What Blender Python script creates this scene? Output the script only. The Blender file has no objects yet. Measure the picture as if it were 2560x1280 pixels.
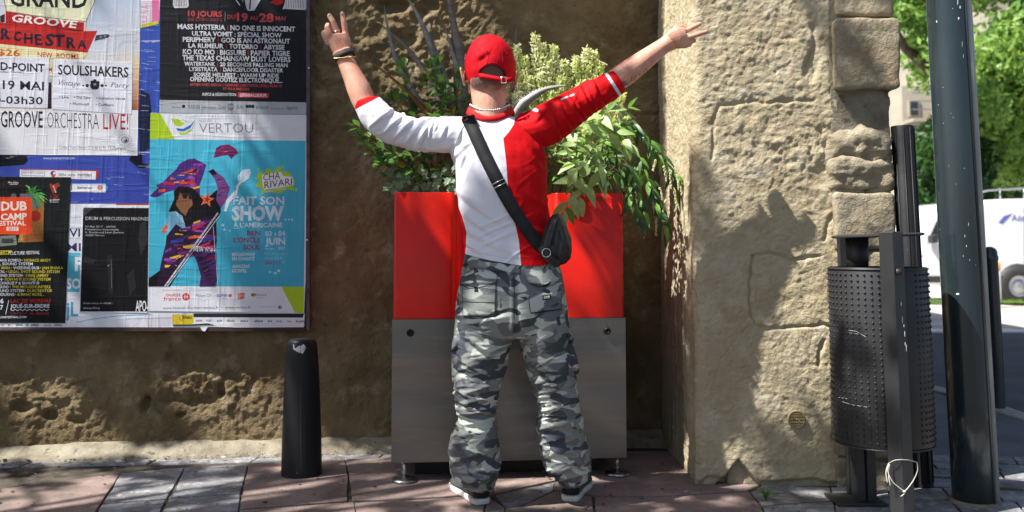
import bpy, bmesh, math, random
import numpy as np
from mathutils import Vector, Matrix
from mathutils.bvhtree import BVHTree
random.seed(7); RNG = np.random.default_rng(7)
S = bpy.context.scene
R = math.radians
# ------------------------------------------------------------------ camera
FPX, PITCH, PPY = 2310.0, R(3.5), 469.0          # focal length and principal point, in photo pixels (2560 wide)
CAMH = 1.0
cam = bpy.data.objects.new('camera', bpy.data.cameras.new('camera'))
S.collection.objects.link(cam); S.camera = cam
cam.location = (0, 0, CAMH); cam.rotation_euler = (R(90) + PITCH, 0, 0)
cam.data.sensor_width = 36; cam.data.lens = 36 * FPX / 2560
cam.data.shift_y = -(640 - PPY) / 2560
cam.data.clip_start = 0.05; cam.data.clip_end = 600
cam.data.dof.use_dof = True; cam.data.dof.focus_distance = 3.7; cam.data.dof.aperture_fstop = 2.8
S.render.resolution_x, S.render.resolution_y = 1024, 512
# ------------------------------------------------------------------ light
SUNV = Vector((-0.64, -0.30, 1.0)).normalized()  # towards the sun: left, behind the camera, high
elev = math.asin(SUNV.z); azim = math.atan2(SUNV.x, SUNV.y)
W = bpy.data.worlds.new('World'); S.world = W; W.use_nodes = True
nt = W.node_tree; nt.nodes.clear()
sk = nt.nodes.new('ShaderNodeTexSky'); sk.sky_type = 'NISHITA'; sk.sun_disc = False
sk.sun_elevation = elev; sk.sun_rotation = azim; sk.air_density = 1.0; sk.dust_density = 1.5; sk.ozone_density = 1.0
bg = nt.nodes.new('ShaderNodeBackground'); bg.inputs[1].default_value = 0.06
wo = nt.nodes.new('ShaderNodeOutputWorld')
nt.links.new(sk.outputs[0], bg.inputs[0]); nt.links.new(bg.outputs[0], wo.inputs[0])
sl = bpy.data.lights.new('sun', 'SUN'); sl.energy = 5.0; sl.angle = R(0.53); sl.color = (1, 0.965, 0.91)
so = bpy.data.objects.new('sun', sl); S.collection.objects.link(so)
so.rotation_euler = SUNV.to_track_quat('Z', 'Y').to_euler(); so.location = (-6, -5, 12)
S.view_settings.view_transform = 'Standard'; S.view_settings.look = 'None'
S.view_settings.gamma = 1; S.view_settings.use_curve_mapping = False
S.view_settings.exposure = 1.08
# ------------------------------------------------------------------ placing helpers
CP, SP = math.cos(PITCH), math.sin(PITCH)
def ray(px, py):
    a = (px - 1280) / FPX; b = -(py - PPY) / FPX
    return Vector((a, CP - SP * b, SP + CP * b))
CAM = Vector((0, 0, CAMH))
def at(px, py, Y):
    d = ray(px, py); return CAM + d * (Y / d.y)
def on_plane(px, py, Y0, k):
    d = ray(px, py); return CAM + d * (Y0 / (d.y - k * d.x))
def ground(px, py, z=0.0):
    d = ray(px, py); return CAM + d * ((z - CAMH) / d.z)
def to_px(v):                                     # array (N,3) -> photo pixels
    v = np.asarray(v, float) - np.array([0, 0, CAMH])
    f = v[:, 1] * CP + v[:, 2] * SP; u = -v[:, 1] * SP + v[:, 2] * CP
    return np.stack([1280 + FPX * v[:, 0] / f, PPY - FPX * u / f], 1)
WALL, BOARD, PLANT, PIL = (4.692, 0.12), (4.640, 0.12), (4.0, 0.10), (3.90, 0.0)
# ------------------------------------------------------------------ numpy noise
def _hash(ix, iy, iz, seed):
    h = (ix * 374761393 + iy * 668265263 + iz * 2147483647 + seed * 144665) & 0xFFFFFFFF
    h = ((h ^ (h >> 13)) * 1274126177) & 0xFFFFFFFF
    h = ((h ^ (h >> 16)) * 2246822519) & 0xFFFFFFFF
    return ((h ^ (h >> 15)) & 0xFFFFFF) / float(0xFFFFFF)
def vn(p, seed=0):
    p = np.asarray(p, float); i = np.floor(p).astype(np.int64); f = p - i; f = f * f * f * (f * (f * 6 - 15) + 10)
    r = 0
    for dx in (0, 1):
        for dy in (0, 1):
            for dz in (0, 1):
                w = (f[:, 0] if dx else 1 - f[:, 0]) * (f[:, 1] if dy else 1 - f[:, 1]) * (f[:, 2] if dz else 1 - f[:, 2])
                r = r + w * _hash(i[:, 0] + dx, i[:, 1] + dy, i[:, 2] + dz, seed)
    return r * 2 - 1
def fbm(p, oct=4, seed=0, gain=0.5):
    r = 0; a = 1.0; p = np.asarray(p, float)
    for o in range(oct):
        r = r + a * vn(p * (2 ** o) + 17.3 * o, seed + o); a *= gain
    return r
# ------------------------------------------------------------------ object helpers
def lin(c):
    return tuple(((x / 255) / 12.92 if x / 255 <= 0.04045 else ((x / 255 + 0.055) / 1.055) ** 2.4) for x in c)
def add_obj(name, me, parent=None, loc=None):
    o = bpy.data.objects.new(name, me); S.collection.objects.link(o)
    if loc is not None: o.location = loc
    if parent is not None: o.parent = parent
    return o
def tag(o, label=None, cat=None, group=None, kind=None):
    if label: o['label'] = label
    if cat: o['category'] = cat
    if group: o['group'] = group
    if kind: o['kind'] = kind
    return o
def thing(name, loc, label, cat, group=None):
    o = add_obj(name, None, None, loc); o.empty_display_size = 0.05
    return tag(o, label, cat, group)
def origin(o):
    p = Vector((0, 0, 0))
    while o is not None:
        p = p + o.location; o = o.parent
    return p
def mk(name, V, F, mat, parent=None, smooth=True, loc=None):
    """verts in world coordinates; the object is stored relative to its parent (or to loc)"""
    if parent is not None: L = origin(parent)
    elif loc is not None: L = Vector(loc)
    else: L = Vector((0, 0, 0))
    V = np.asarray(V, float).reshape(-1, 3) - np.array(L)
    me = bpy.data.meshes.new(name)
    if isinstance(F, np.ndarray) and F.ndim == 2:
        n, k = F.shape
        me.vertices.add(len(V)); me.vertices.foreach_set('co', V.astype(np.float32).ravel())
        me.loops.add(n * k); me.loops.foreach_set('vertex_index', F.astype(np.int32).ravel())
        me.polygons.add(n); me.polygons.foreach_set('loop_start', np.arange(0, n * k, k, dtype=np.int32))
        me.polygons.foreach_set('loop_total', np.full(n, k, dtype=np.int32))
        me.update(calc_edges=True)
    else:
        me.from_pydata([tuple(v) for v in V], [], [tuple(int(i) for i in f) for f in F])
    if mat is not None:
        for m in (mat if isinstance(mat, (list, tuple)) else [mat]): me.materials.append(m)
    if smooth: me.polygons.foreach_set('use_smooth', np.ones(len(me.polygons), dtype=bool))
    o = add_obj(name, me, parent, None if parent is not None else L)
    return o
def vattr(o, name, vals):
    a = o.data.attributes.new(name, 'FLOAT', 'POINT'); a.data.foreach_set('value', np.asarray(vals, np.float32))
def vcol(o, cols):
    a = o.data.color_attributes.new('Col', 'FLOAT_COLOR', 'POINT')
    c = np.ones((len(cols), 4), np.float32); c[:, :3] = cols; a.data.foreach_set('color', c.ravel())
def bevel(o, w, seg=2, angle=40):
    m = o.modifiers.new('bevel', 'BEVEL'); m.width = w; m.segments = seg; m.limit_method = 'ANGLE'; m.angle_limit = R(angle)
    m.harden_normals = False
    return o
# ------------------------------------------------------------------ shape makers: return (V, F)
def box(x0, x1, y0, y1, z0, z1):
    V = [(x, y, z) for z in (z0, z1) for y in (y0, y1) for x in (x0, x1)]
    F = [(0, 2, 3, 1), (4, 5, 7, 6), (0, 1, 5, 4), (2, 6, 7, 3), (0, 4, 6, 2), (1, 3, 7, 5)]
    return V, F
def prism(pts, vec):
    """closed prism from a planar loop of 3D points pushed along vec"""
    n = len(pts); V = [Vector(p) for p in pts] + [Vector(p) + Vector(vec) for p in pts]
    F = [tuple(range(n))[::-1], tuple(range(n, 2 * n))] + [(i, (i + 1) % n, (i + 1) % n + n, i + n) for i in range(n)]
    return V, F
def rings(R_, cap=True):
    """list of equal-length rings of points -> tube"""
    n = len(R_[0]); V = [p for r in R_ for p in r]; F = []
    for j in range(len(R_) - 1):
        for i in range(n):
            a = j * n + i; b = j * n + (i + 1) % n
            F.append((a, b, b + n, a + n))
    if cap:
        F.append(tuple(range(n))[::-1]); m = (len(R_) - 1) * n; F.append(tuple(range(m, m + n)))
    return V, F
def tube(pts, rad, n=12, flat=1.0, flatdir=None, cap=True):
    """round tube along 3D points, radius per point; flat squashes along flatdir"""
    P = [Vector(p) for p in pts]; out = []
    if not hasattr(rad, '__len__'): rad = [rad] * len(P)
    ref = None
    for i, p in enumerate(P):
        t = (P[min(i + 1, len(P) - 1)] - P[max(i - 1, 0)]).normalized()
        if ref is None:
            ref = Vector(flatdir) if flatdir is not None else (Vector((0, 1, 0)) if abs(t.y) < 0.9 else Vector((1, 0, 0)))
        b = (ref - t * ref.dot(t)).normalized(); ref = b; a = t.cross(b)
        out.append([p + a * math.cos(q) * rad[i] + b * math.sin(q) * rad[i] * flat for q in [2 * math.pi * k / n for k in range(n)]])
    return rings(out, cap)
def cyl(c, r0, r1, z0, z1, n=24):
    return rings([[Vector((c[0] + r0 * math.cos(a), c[1] + r0 * math.sin(a), z0)) for a in [2 * math.pi * k / n for k in range(n)]],
                  [Vector((c[0] + r1 * math.cos(a), c[1] + r1 * math.sin(a), z1)) for a in [2 * math.pi * k / n for k in range(n)]]])
def lathe(c, prof, n=32, lean=(0, 0)):
    out = []
    for r, z in prof:
        cx = c[0] + lean[0] * z; cy = c[1] + lean[1] * z
        out.append([Vector((cx + r * math.cos(a), cy + r * math.sin(a), z)) for a in [2 * math.pi * k / n for k in range(n)]])
    return rings(out)
def ellipsoid(c, r, nu=20, nv=12, M=None):
    out = []
    for j in range(nv + 1):
        t = math.pi * (j + 0.02 if j == 0 else (j - 0.02 if j == nv else j)) / nv
        out.append([Vector(c) + (M @ Vector((r[0] * math.sin(t) * math.cos(a), r[1] * math.sin(t) * math.sin(a), r[2] * math.cos(t))) if M else
                   Vector((r[0] * math.sin(t) * math.cos(a), r[1] * math.sin(t) * math.sin(a), r[2] * math.cos(t))))
                    for a in [-2 * math.pi * k / nu for k in range(nu)]])
    return rings(out)
def join(parts):
    V = []; F = []
    for v, f in parts:
        o = len(V); V += list(v); F += [tuple(i + o for i in q) for q in f]
    return V, F
def remesh(parts, voxel, smooth=4, factor=0.5):
    V, F = join(parts)
    me = bpy.data.meshes.new('tmp'); me.from_pydata([tuple(v) for v in V], [], F)
    bm = bmesh.new(); bm.from_mesh(me); bmesh.ops.recalc_face_normals(bm, faces=bm.faces); bm.to_mesh(me); bm.free()
    o = bpy.data.objects.new('tmp', me); S.collection.objects.link(o)
    m = o.modifiers.new('r', 'REMESH'); m.mode = 'VOXEL'; m.voxel_size = voxel
    if smooth:
        s = o.modifiers.new('s', 'SMOOTH'); s.iterations = smooth; s.factor = factor
    dg = bpy.context.evaluated_depsgraph_get(); ev = o.evaluated_get(dg); e = ev.to_mesh()
    n = len(e.vertices); co = np.empty(n * 3, np.float32); e.vertices.foreach_get('co', co)
    no = np.empty(n * 3, np.float32); e.vertices.foreach_get('normal', no)
    q = np.array([tuple(p.vertices) if len(p.vertices) == 4 else tuple(p.vertices) + (p.vertices[2],) for p in e.polygons], np.int32)
    ev.to_mesh_clear(); bpy.data.objects.remove(o); bpy.data.meshes.remove(me)
    return co.reshape(-1, 3).astype(float), q, no.reshape(-1, 3).astype(float)
def section_loft(secs, n=28, p=2.3):
    """secs: (py, pxl, pxr, Yc, ry) horizontal sections -> tube along the height; spline-interpolated"""
    secs = sorted(secs, key=lambda s: s[0]); out = []
    A = np.array(secs, float); ys = np.arange(A[0, 0], A[-1, 0] + 0.1, 10.0)
    if ys[-1] < A[-1, 0] - 1: ys = np.append(ys, A[-1, 0])
    for y in ys:
        c = [np.interp(y, A[:, 0], A[:, k]) for k in (1, 2, 3, 4)]
        l = at(c[0], y, c[2]); r = at(c[1], y, c[2]); m = (l + r) / 2; rx = (r - l).length / 2
        ring = []
        for k in range(n):
            a = 2 * math.pi * k / n; ca, sa = math.cos(a), math.sin(a)
            ring.append(Vector((m.x + rx * math.copysign(abs(ca) ** (2 / p), ca), m.y + c[3] * math.copysign(abs(sa) ** (2 / p), sa), m.z)))
        out.append(ring)
    return rings(out)
def ribbon(path, half, normal, thick):
    """strap: path points, half width vector per point, thickness along normal per point"""
    out = []
    for p, h, nn in zip(path, half, normal):
        out.append([p - h, p + h, p + h + nn * thick, p - h + nn * thick])
    return rings(out)
# ------------------------------------------------------------------ materials
def mat(name, col, rough=0.7, metal=0.0, col2=None, scale=8.0, detail=6.0, ramp=(0.35, 0.65), bump=0.0, bscale=60.0, bdist=0.01,
        col3=None, scale3=2.0, ramp3=(0.5, 0.7), coord='Object', vscale=None, spec=0.5, trans=0.0, coat=0.0, attr=None, rough2=None, stains_or_reflections=None, sheen=0.0):
    m = bpy.data.materials.new(name); m.use_nodes = True; t = m.node_tree; N = t.nodes; Lk = t.links.new
    b = N['Principled BSDF']; b.inputs['Roughness'].default_value = rough; b.inputs['Metallic'].default_value = metal
    b.inputs['Base Color'].default_value = (*col, 1); b.inputs['Specular IOR Level'].default_value = spec
    b.inputs['Coat Weight'].default_value = coat; b.inputs['Coat Roughness'].default_value = 0.08
    if sheen: b.inputs['Sheen Weight'].default_value = sheen
    tc = N.new('ShaderNodeTexCoord'); vec = tc.outputs[coord]
    if vscale:
        mp = N.new('ShaderNodeMapping'); mp.inputs['Scale'].default_value = vscale; Lk(vec, mp.inputs[0]); vec = mp.outputs[0]
    cur = None
    if attr:
        an = N.new('ShaderNodeVertexColor'); an.layer_name = attr; cur = an.outputs['Color']
    def mixin(c, s, rp, dt, mode='MIX', fac=1.0):
        nonlocal cur
        nz = N.new('ShaderNodeTexNoise'); nz.inputs['Scale'].default_value = s; nz.inputs['Detail'].default_value = dt; nz.inputs['Roughness'].default_value = 0.6
        Lk(vec, nz.inputs['Vector'])
        rm = N.new('ShaderNodeMapRange'); rm.inputs[1].default_value = rp[0]; rm.inputs[2].default_value = rp[1]; rm.inputs[4].default_value = fac; Lk(nz.outputs[0], rm.inputs[0])
        mx = N.new('ShaderNodeMix'); mx.data_type = 'RGBA'; mx.blend_type = mode
        Lk(rm.outputs[0], mx.inputs[0])
        if cur is None: mx.inputs[6].default_value = (*col, 1)
        else: Lk(cur, mx.inputs[6])
        mx.inputs[7].default_value = (*c, 1); cur = mx.outputs[2]
        return rm
    if col2 is not None: mixin(col2, scale, ramp, detail, 'MULTIPLY' if attr else 'MIX')
    if col3 is not None: mixin(col3, scale3, ramp3, 5, 'MULTIPLY' if attr else 'MIX')
    if stains_or_reflections is not None:
        for c, s, rp, f in stains_or_reflections: mixin(c, s, rp, 4, 'MIX', f)
    if cur is not None: Lk(cur, b.inputs['Base Color'])
    if rough2 is not None:
        nz = N.new('ShaderNodeTexNoise'); nz.inputs['Scale'].default_value = 5; nz.inputs['Detail'].default_value = 8; Lk(vec, nz.inputs[0])
        rm = N.new('ShaderNodeMapRange'); rm.inputs[1].default_value = 0.3; rm.inputs[2].default_value = 0.7; rm.inputs[3].default_value = rough; rm.inputs[4].default_value = rough2
        Lk(nz.outputs[0], rm.inputs[0]); Lk(rm.outputs[0], b.inputs['Roughness'])
    if bump:
        nz = N.new('ShaderNodeTexNoise'); nz.inputs['Scale'].default_value = bscale; nz.inputs['Detail'].default_value = 8; nz.inputs['Roughness'].default_value = 0.62; Lk(vec, nz.inputs[0])
        bp = N.new('ShaderNodeBump'); bp.inputs['Strength'].default_value = bump; bp.inputs['Distance'].default_value = bdist; Lk(nz.outputs[0], bp.inputs['Height']); Lk(bp.outputs[0], b.inputs['Normal'])
    if trans:
        tr = N.new('ShaderNodeBsdfTranslucent'); ms = N.new('ShaderNodeMixShader'); ms.inputs[0].default_value = trans
        if cur is not None: Lk(cur, tr.inputs[0])
        else: tr.inputs[0].default_value = (*col, 1)
        Lk(b.outputs[0], ms.inputs[1]); Lk(tr.outputs[0], ms.inputs[2]); Lk(ms.outputs[0], N['Material Output'].inputs[0])
    return m
M = {}
M['wall'] = mat('wall_render', lin((134, 118, 89)), 0.95, col2=lin((108, 92, 66)), scale=3.5, ramp=(0.38, 0.62), col3=lin((160, 148, 122)), scale3=9, ramp3=(0.55, 0.75),
                bump=0.9, bscale=95, bdist=0.014, spec=0.2, stains_or_reflections=[(lin((84, 82, 52)), 1.6, (0.52, 0.7), 0.45), (lin((70, 60, 46)), 26, (0.62, 0.72), 0.5)])
M['pillar'] = mat('pillar_render', lin((184, 172, 144)), 0.95, col2=lin((166, 152, 122)), scale=3, ramp=(0.3, 0.7), col3=lin((198, 189, 165)), scale3=9, ramp3=(0.5, 0.8),
                  bump=0.75, bscale=70, bdist=0.012, spec=0.2, stains_or_reflections=[(lin((150, 120, 80)), 7, (0.6, 0.75), 0.5), (lin((96, 92, 66)), 30, (0.66, 0.76), 0.4)])
M['stone'] = mat('quoin_stone', lin((160, 150, 128)), 0.95, col2=lin((130, 118, 98)), scale=6, col3=lin((176, 166, 142)), scale3=14, ramp3=(0.52, 0.7), bump=0.8, bscale=60, bdist=0.015, spec=0.2,
                 stains_or_reflections=[(lin((165, 132, 92)), 3.2, (0.6, 0.76), 0.45)])
M['mortar'] = mat('mortar', lin((150, 143, 126)), 0.95, col2=lin((112, 104, 88)), scale=9, bump=0.7, bscale=50, bdist=0.012, spec=0.2, stains_or_reflections=[(lin((70, 62, 50)), 22, (0.58, 0.68), 0.7)])
M['ground'] = mat('joint_earth', lin((84, 76, 66)), 0.95, col2=lin((48, 44, 38)), scale=14, bump=0.6, bscale=60, spec=0.2)
M['red_paver'] = mat('red_paver', lin((142, 124, 117)), 0.85, col2=lin((124, 105, 100)), scale=5, col3=lin((168, 152, 140)), scale3=16, ramp3=(0.55, 0.75), bump=0.35, bscale=140, bdist=0.004, spec=0.35,
                     stains_or_reflections=[(lin((90, 80, 72)), 2.2, (0.50, 0.66), 0.7), (lin((70, 62, 56)), 16, (0.62, 0.72), 0.55), (lin((205, 200, 192)), 90, (0.69, 0.75), 0.7)])
M['grey_paver'] = mat('grey_paver', lin((142, 142, 144)), 0.75, col2=lin((100, 99, 100)), scale=5, col3=lin((178, 179, 181)), scale3=24, ramp3=(0.52, 0.72), bump=0.45, bscale=110, bdist=0.005, spec=0.4,
                      vscale=(1, 1, 1), stains_or_reflections=[(lin((92, 84, 72)), 2.5, (0.5, 0.66), 0.6), (lin((60, 58, 54)), 40, (0.64, 0.7), 0.5)])
M['asphalt'] = mat('road_asphalt', lin((92, 94, 100)), 0.9, col2=lin((74, 76, 82)), scale=3, bump=0.4, bscale=200, bdist=0.004, spec=0.3, stains_or_reflections=[(lin((120, 122, 128)), 120, (0.6, 0.7), 0.7)])
M['walk'] = mat('pavement_asphalt', lin((112, 113, 118)), 0.9, col2=lin((94, 95, 100)), scale=2, bump=0.4, bscale=200, bdist=0.004, spec=0.3, stains_or_reflections=[(lin((140, 140, 142)), 120, (0.6, 0.7), 0.6)])
M['kerb'] = mat('kerb_granite', lin((176, 172, 164)), 0.85, col2=lin((140, 136, 130)), scale=30, bump=0.3, bscale=90)
M['white_paint'] = mat('white_paint', (0.72, 0.72, 0.7), 0.6, col2=(0.5, 0.5, 0.48), scale=7, ramp=(0.5, 0.75))
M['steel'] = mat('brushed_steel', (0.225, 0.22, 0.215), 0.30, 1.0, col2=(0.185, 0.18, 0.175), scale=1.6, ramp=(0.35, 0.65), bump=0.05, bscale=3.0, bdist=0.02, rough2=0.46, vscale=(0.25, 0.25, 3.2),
                 stains_or_reflections=[((0.40, 0.31, 0.24), 1.5, (0.48, 0.70), 0.7), ((0.42, 0.41, 0.40), 30, (0.6, 0.75), 0.25)])  # first layer paints warm reflected bands into the steel colour
M['chrome'] = mat('steel_foot', (0.55, 0.55, 0.54), 0.3, 1.0, col2=(0.35, 0.34, 0.33), scale=30)
M['red'] = mat('red_lacquer', (0.80, 0.015, 0.003), 0.30, spec=0.3, col2=(0.66, 0.010, 0.004), scale=3, ramp=(0.3, 0.7), bump=0.03, bscale=5, bdist=0.01, coat=0.12, rough2=0.48, stains_or_reflections=[((0.75, 0.10, 0.07), 5, (0.6, 0.85), 0.22), ((0.35, 0.02, 0.012), 34, (0.68, 0.76), 0.5), ((0.70, 0.16, 0.12), 60, (0.70, 0.76), 0.4)])
M['black_rubber'] = mat('black_rubber', (0.006, 0.006, 0.007), 0.5, spec=0.3, col2=(0.012, 0.012, 0.013), scale=12)
M['black_iron'] = mat('black_paint', (0.006, 0.0065, 0.008), 0.42, spec=0.3, col2=(0.012, 0.0125, 0.014), scale=9, bump=0.25, bscale=80, bdist=0.002, rough2=0.6, stains_or_reflections=[(lin((120, 118, 112)), 38, (0.70, 0.74), 0.7)], vscale=(1, 1, 0.45))
M['bin_metal'] = mat('bin_grey_paint', (0.020, 0.0205, 0.022), 0.38, spec=0.5, col2=(0.030, 0.0305, 0.032), scale=6, bump=0.1, bscale=60, bdist=0.002, rough2=0.55, stains_or_reflections=[(lin((150, 150, 148)), 55, (0.72, 0.76), 0.6)], metal=0.1)
M['post_green'] = mat('green_post_paint', (0.010, 0.019, 0.023), 0.20, col2=(0.019, 0.031, 0.037), scale=5, bump=0.06, bscale=18, bdist=0.003, coat=0.5, rough2=0.38, vscale=(1, 1, 0.25),
                       stains_or_reflections=[(lin((190, 190, 186)), 60, (0.72, 0.76), 0.7), (lin((70, 84, 84)), 4, (0.5, 0.8), 0.35)])
M['board'] = mat('board_wood', lin((74, 46, 40)), 0.8, col2=lin((44, 30, 28)), scale=9, bump=0.4, bscale=50, bdist=0.004, stains_or_reflections=[(lin((140, 70, 50)), 14, (0.6, 0.7), 0.6)])
M['frame'] = mat('board_frame', lin((92, 84, 88)), 0.5, metal=0.4, col2=lin((66, 52, 52)), scale=14)
M['skin'] = mat('skin', lin((218, 166, 142)), 0.5, col2=lin((202, 132, 110)), scale=18, ramp=(0.38, 0.7), col3=lin((222, 176, 150)), scale3=40, ramp3=(0.5, 0.8), bump=0.3, bscale=150, bdist=0.002, spec=0.4)
M['skin'].node_tree.nodes['Principled BSDF'].inputs['Subsurface Weight'].default_value = 0.06
M['skin'].node_tree.nodes['Principled BSDF'].inputs['Subsurface Radius'].default_value = (0.012, 0.004, 0.002)
M['capred'] = mat('red_cotton', lin((206, 12, 30)), 0.75, col2=lin((184, 8, 24)), scale=20, bump=0.5, bscale=26, bdist=0.004, spec=0.15)
M['silver'] = mat('silver', (0.75, 0.74, 0.72), 0.25, 1.0)
M['gold'] = mat('gold', (0.75, 0.52, 0.22), 0.3, 1.0)
M['webbing'] = mat('black_webbing', (0.010, 0.010, 0.012), 0.75, bump=0.3, bscale=400, bdist=0.001)
M['leather'] = mat('black_leather', (0.013, 0.013, 0.014), 0.36, col2=(0.02, 0.02, 0.021), scale=20, bump=0.35, bscale=45, bdist=0.004, rough2=0.5)
M['shoe'] = mat('grey_canvas', lin((86, 86, 88)), 0.85, col2=lin((68, 68, 70)), scale=60, bump=0.3, bscale=400, bdist=0.001)
M['sole'] = mat('white_rubber_sole', lin((216, 212, 204)), 0.6, col2=lin((160, 148, 138)), scale=14, ramp=(0.5, 0.7))
M['soil'] = mat('soil', lin((52, 40, 30)), 0.95, bump=0.8, bscale=40)
M['joint'] = mat('joint_mortar', lin((92, 84, 76)), 0.95, col2=lin((60, 55, 50)), scale=14, bump=0.6, bscale=60, spec=0.2)
# ================================================================== THE SETTING: ground
def poly_prism(name, px_pts, z0, z1, m, parent=None, loc=None, px=True, bev=0.0, jit=0.0):
    pts = [ground(x, y, z1) for x, y in px_pts] if px else [Vector((x, y, z1)) for x, y in px_pts]
    area = sum(pts[i].x * pts[(i + 1) % len(pts)].y - pts[(i + 1) % len(pts)].x * pts[i].y for i in range(len(pts)))
    if area > 0: pts = pts[::-1]
    V, F = prism(pts, (0, 0, z0 - z1))
    o = mk(name, V, F, m, parent, smooth=False, loc=loc)
    bm = bmesh.new(); bm.from_mesh(o.data); bmesh.ops.recalc_face_normals(bm, faces=bm.faces); bm.to_mesh(o.data); bm.free()
    if bev: bevel(o, bev, 2)
    return o
base = mk('ground', [(-150, -60, -0.14), (150, -60, -0.14), (150, 260, -0.14), (-150, 260, -0.14)], [(0, 1, 2, 3)], M['asphalt'], smooth=False); tag(base, kind='structure')
road = mk('road', [(-40, 4, -0.136), (40, 4, -0.136), (40, 13.0, -0.136), (-40, 13.0, -0.136), (-40, -12, -0.136), (40, -12, -0.136)], [(0, 1, 2, 3), (4, 5, 1, 0)], M['asphalt'], smooth=False); tag(road, kind='structure')
pave_pts = [(-14, -6), (3.02, -6), (3.02, 4.9), (3.04, 5.9), (2.98, 6.7), (2.7, 7.3), (2.1, 7.7), (1.2, 7.8), (-14, 7.8)]
pave = poly_prism('pavement', pave_pts, -0.14, -0.008, M['joint'], px=False); tag(pave, kind='structure')
# asphalt part of the pavement beyond the slabs
wk = poly_prism('footpath', [(1.2, 4.45), (2.88, 4.30), (2.90, 5.9), (2.84, 6.62), (2.6, 7.16), (2.05, 7.54), (1.2, 7.64)], -0.03, -0.004, M['walk'], px=False); tag(wk, kind='structure')
# kerbstones, one by one along the edge
kline = [Vector((3.03, 3.1 + 0.9 * i, 0)) for i in range(4)] + [Vector((3.04, 6.3, 0)), Vector((2.9, 6.95, 0)), Vector((2.5, 7.5, 0)), Vector((1.8, 7.78, 0)), Vector((0.9, 7.82, 0))]
for a, b in zip(kline[:-1], kline[1:]):
    d = (b - a).normalized(); nn = Vector((-d.y, d.x, 0)); g = 0.006
    q = [a + d * g - nn * 0.02, b - d * g - nn * 0.02, b - d * g + nn * 0.13, a + d * g + nn * 0.13]
    V, F = prism([Vector((p.x, p.y, 0.004)) for p in q], (0, 0, -0.142)); o = mk('kerbstone', V, F, M['kerb'], pave, smooth=False)
    bm = bmesh.new(); bm.from_mesh(o.data); bmesh.ops.recalc_face_normals(bm, faces=bm.faces); bm.to_mesh(o.data); bm.free(); bevel(o, 0.012, 2)
# pavers (pixel outlines seen in the photograph, laid on the ground plane)
def paver(pts, kind, dz=0.0, bev=0.003):
    c = np.mean(np.array(pts, float), 0)
    q = []
    for x, y in pts:
        g = ground(x, y, 0.0); gc = ground(*c, 0.0); d = gc - g; q.append(g + d.normalized() * 0.001)
    # uneven edges: subdivide and jitter
    e = []
    for i, p in enumerate(q):
        n2 = q[(i + 1) % len(q)]; L = (n2 - p).length; k = max(1, int(L / 0.05))
        for j in range(k):
            r = p + (n2 - p) * (j / k); e.append((r.x + random.uniform(-1, 1) * 0.0016, r.y + random.uniform(-1, 1) * 0.0016))
    o = poly_prism({'r': 'red_paving_slab', 'g': 'grey_paving_slab'}[kind], e, -0.03, dz, M['red_paver'] if kind == 'r' else M['grey_paver'], pave, px=False, bev=bev)
    return o
P_ = paver
P_([(-500, 1290), (-560, 1340), (-20, 1345), (0, 1228), (-300, 1250)], 'r')
P_([(4, 1222), (300, 1184), (236, 1284), (-60, 1345)], 'r', 0.001)
P_([(300, 1182), (460, 1167), (440, 1206), (280, 1222)], 'g', -0.002)
P_([(280, 1224), (438, 1208), (416, 1246), (256, 1258)], 'g', 0.0)
P_([(256, 1260), (414, 1248), (370, 1345), (200, 1345)], 'g', -0.001)
P_([(462, 1167), (620, 1160), (606, 1214), (440, 1222)], 'g', -0.001)
P_([(440, 1224), (606, 1216), (600, 1233), (424, 1244)], 'g', 0.001)
P_([(424, 1246), (600, 1235), (588, 1345), (372, 1345)], 'g')
P_([(622, 1161), (700, 1156), (862, 1148), (870, 1193), (868, 1252), (740, 1262), (598, 1272)], 'r', 0.002)
P_([(598, 1275), (740, 1265), (884, 1254), (900, 1345), (590, 1345)], 'r')
P_([(864, 1148), (1100, 1138), (1230, 1135), (1232, 1228), (1110, 1241), (880, 1252), (874, 1193)], 'r', 0.001)
P_([(886, 1255), (1110, 1244), (1215, 1236), (1200, 1345), (902, 1345)], 'r', -0.002)
P_([(1233, 1135), (1400, 1130), (1410, 1172), (1388, 1200), (1236, 1232)], 'r')
P_([(1238, 1236), (1386, 1204), (1382, 1224), (1300, 1262), (1262, 1262)], 'g', -0.004)
P_([(1218, 1239), (1262, 1266), (1262, 1345), (1202, 1345)], 'r', -0.004)
P_([(1264, 1267), (1302, 1266), (1388, 1228), (1480, 1240), (1490, 1345), (1264, 1345)], 'r')
P_([(1404, 1130), (1560, 1128), (1735, 1128), (1900, 1130), (1905, 1210), (1870, 1226), (1640, 1240), (1484, 1238), (1392, 1222), (1392, 1202), (1414, 1172)], 'r', 0.001)
P_([(1486, 1241), (1640, 1243), (1872, 1229), (1900, 1262), (1935, 1345), (1492, 1345)], 'r', 0.0)
P_([(1876, 1228), (1908, 1212), (2075, 1218), (2080, 1250), (1905, 1262)], 'g', -0.001)
P_([(1906, 1265), (2082, 1253), (2100, 1345), (1938, 1345)], 'g', 0.0)
P_([(2078, 1218), (2210, 1208), (2225, 1240), (2084, 1250)], 'g')
P_([(2086, 1253), (2228, 1243), (2260, 1345), (2104, 1345)], 'g', -0.001)
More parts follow.
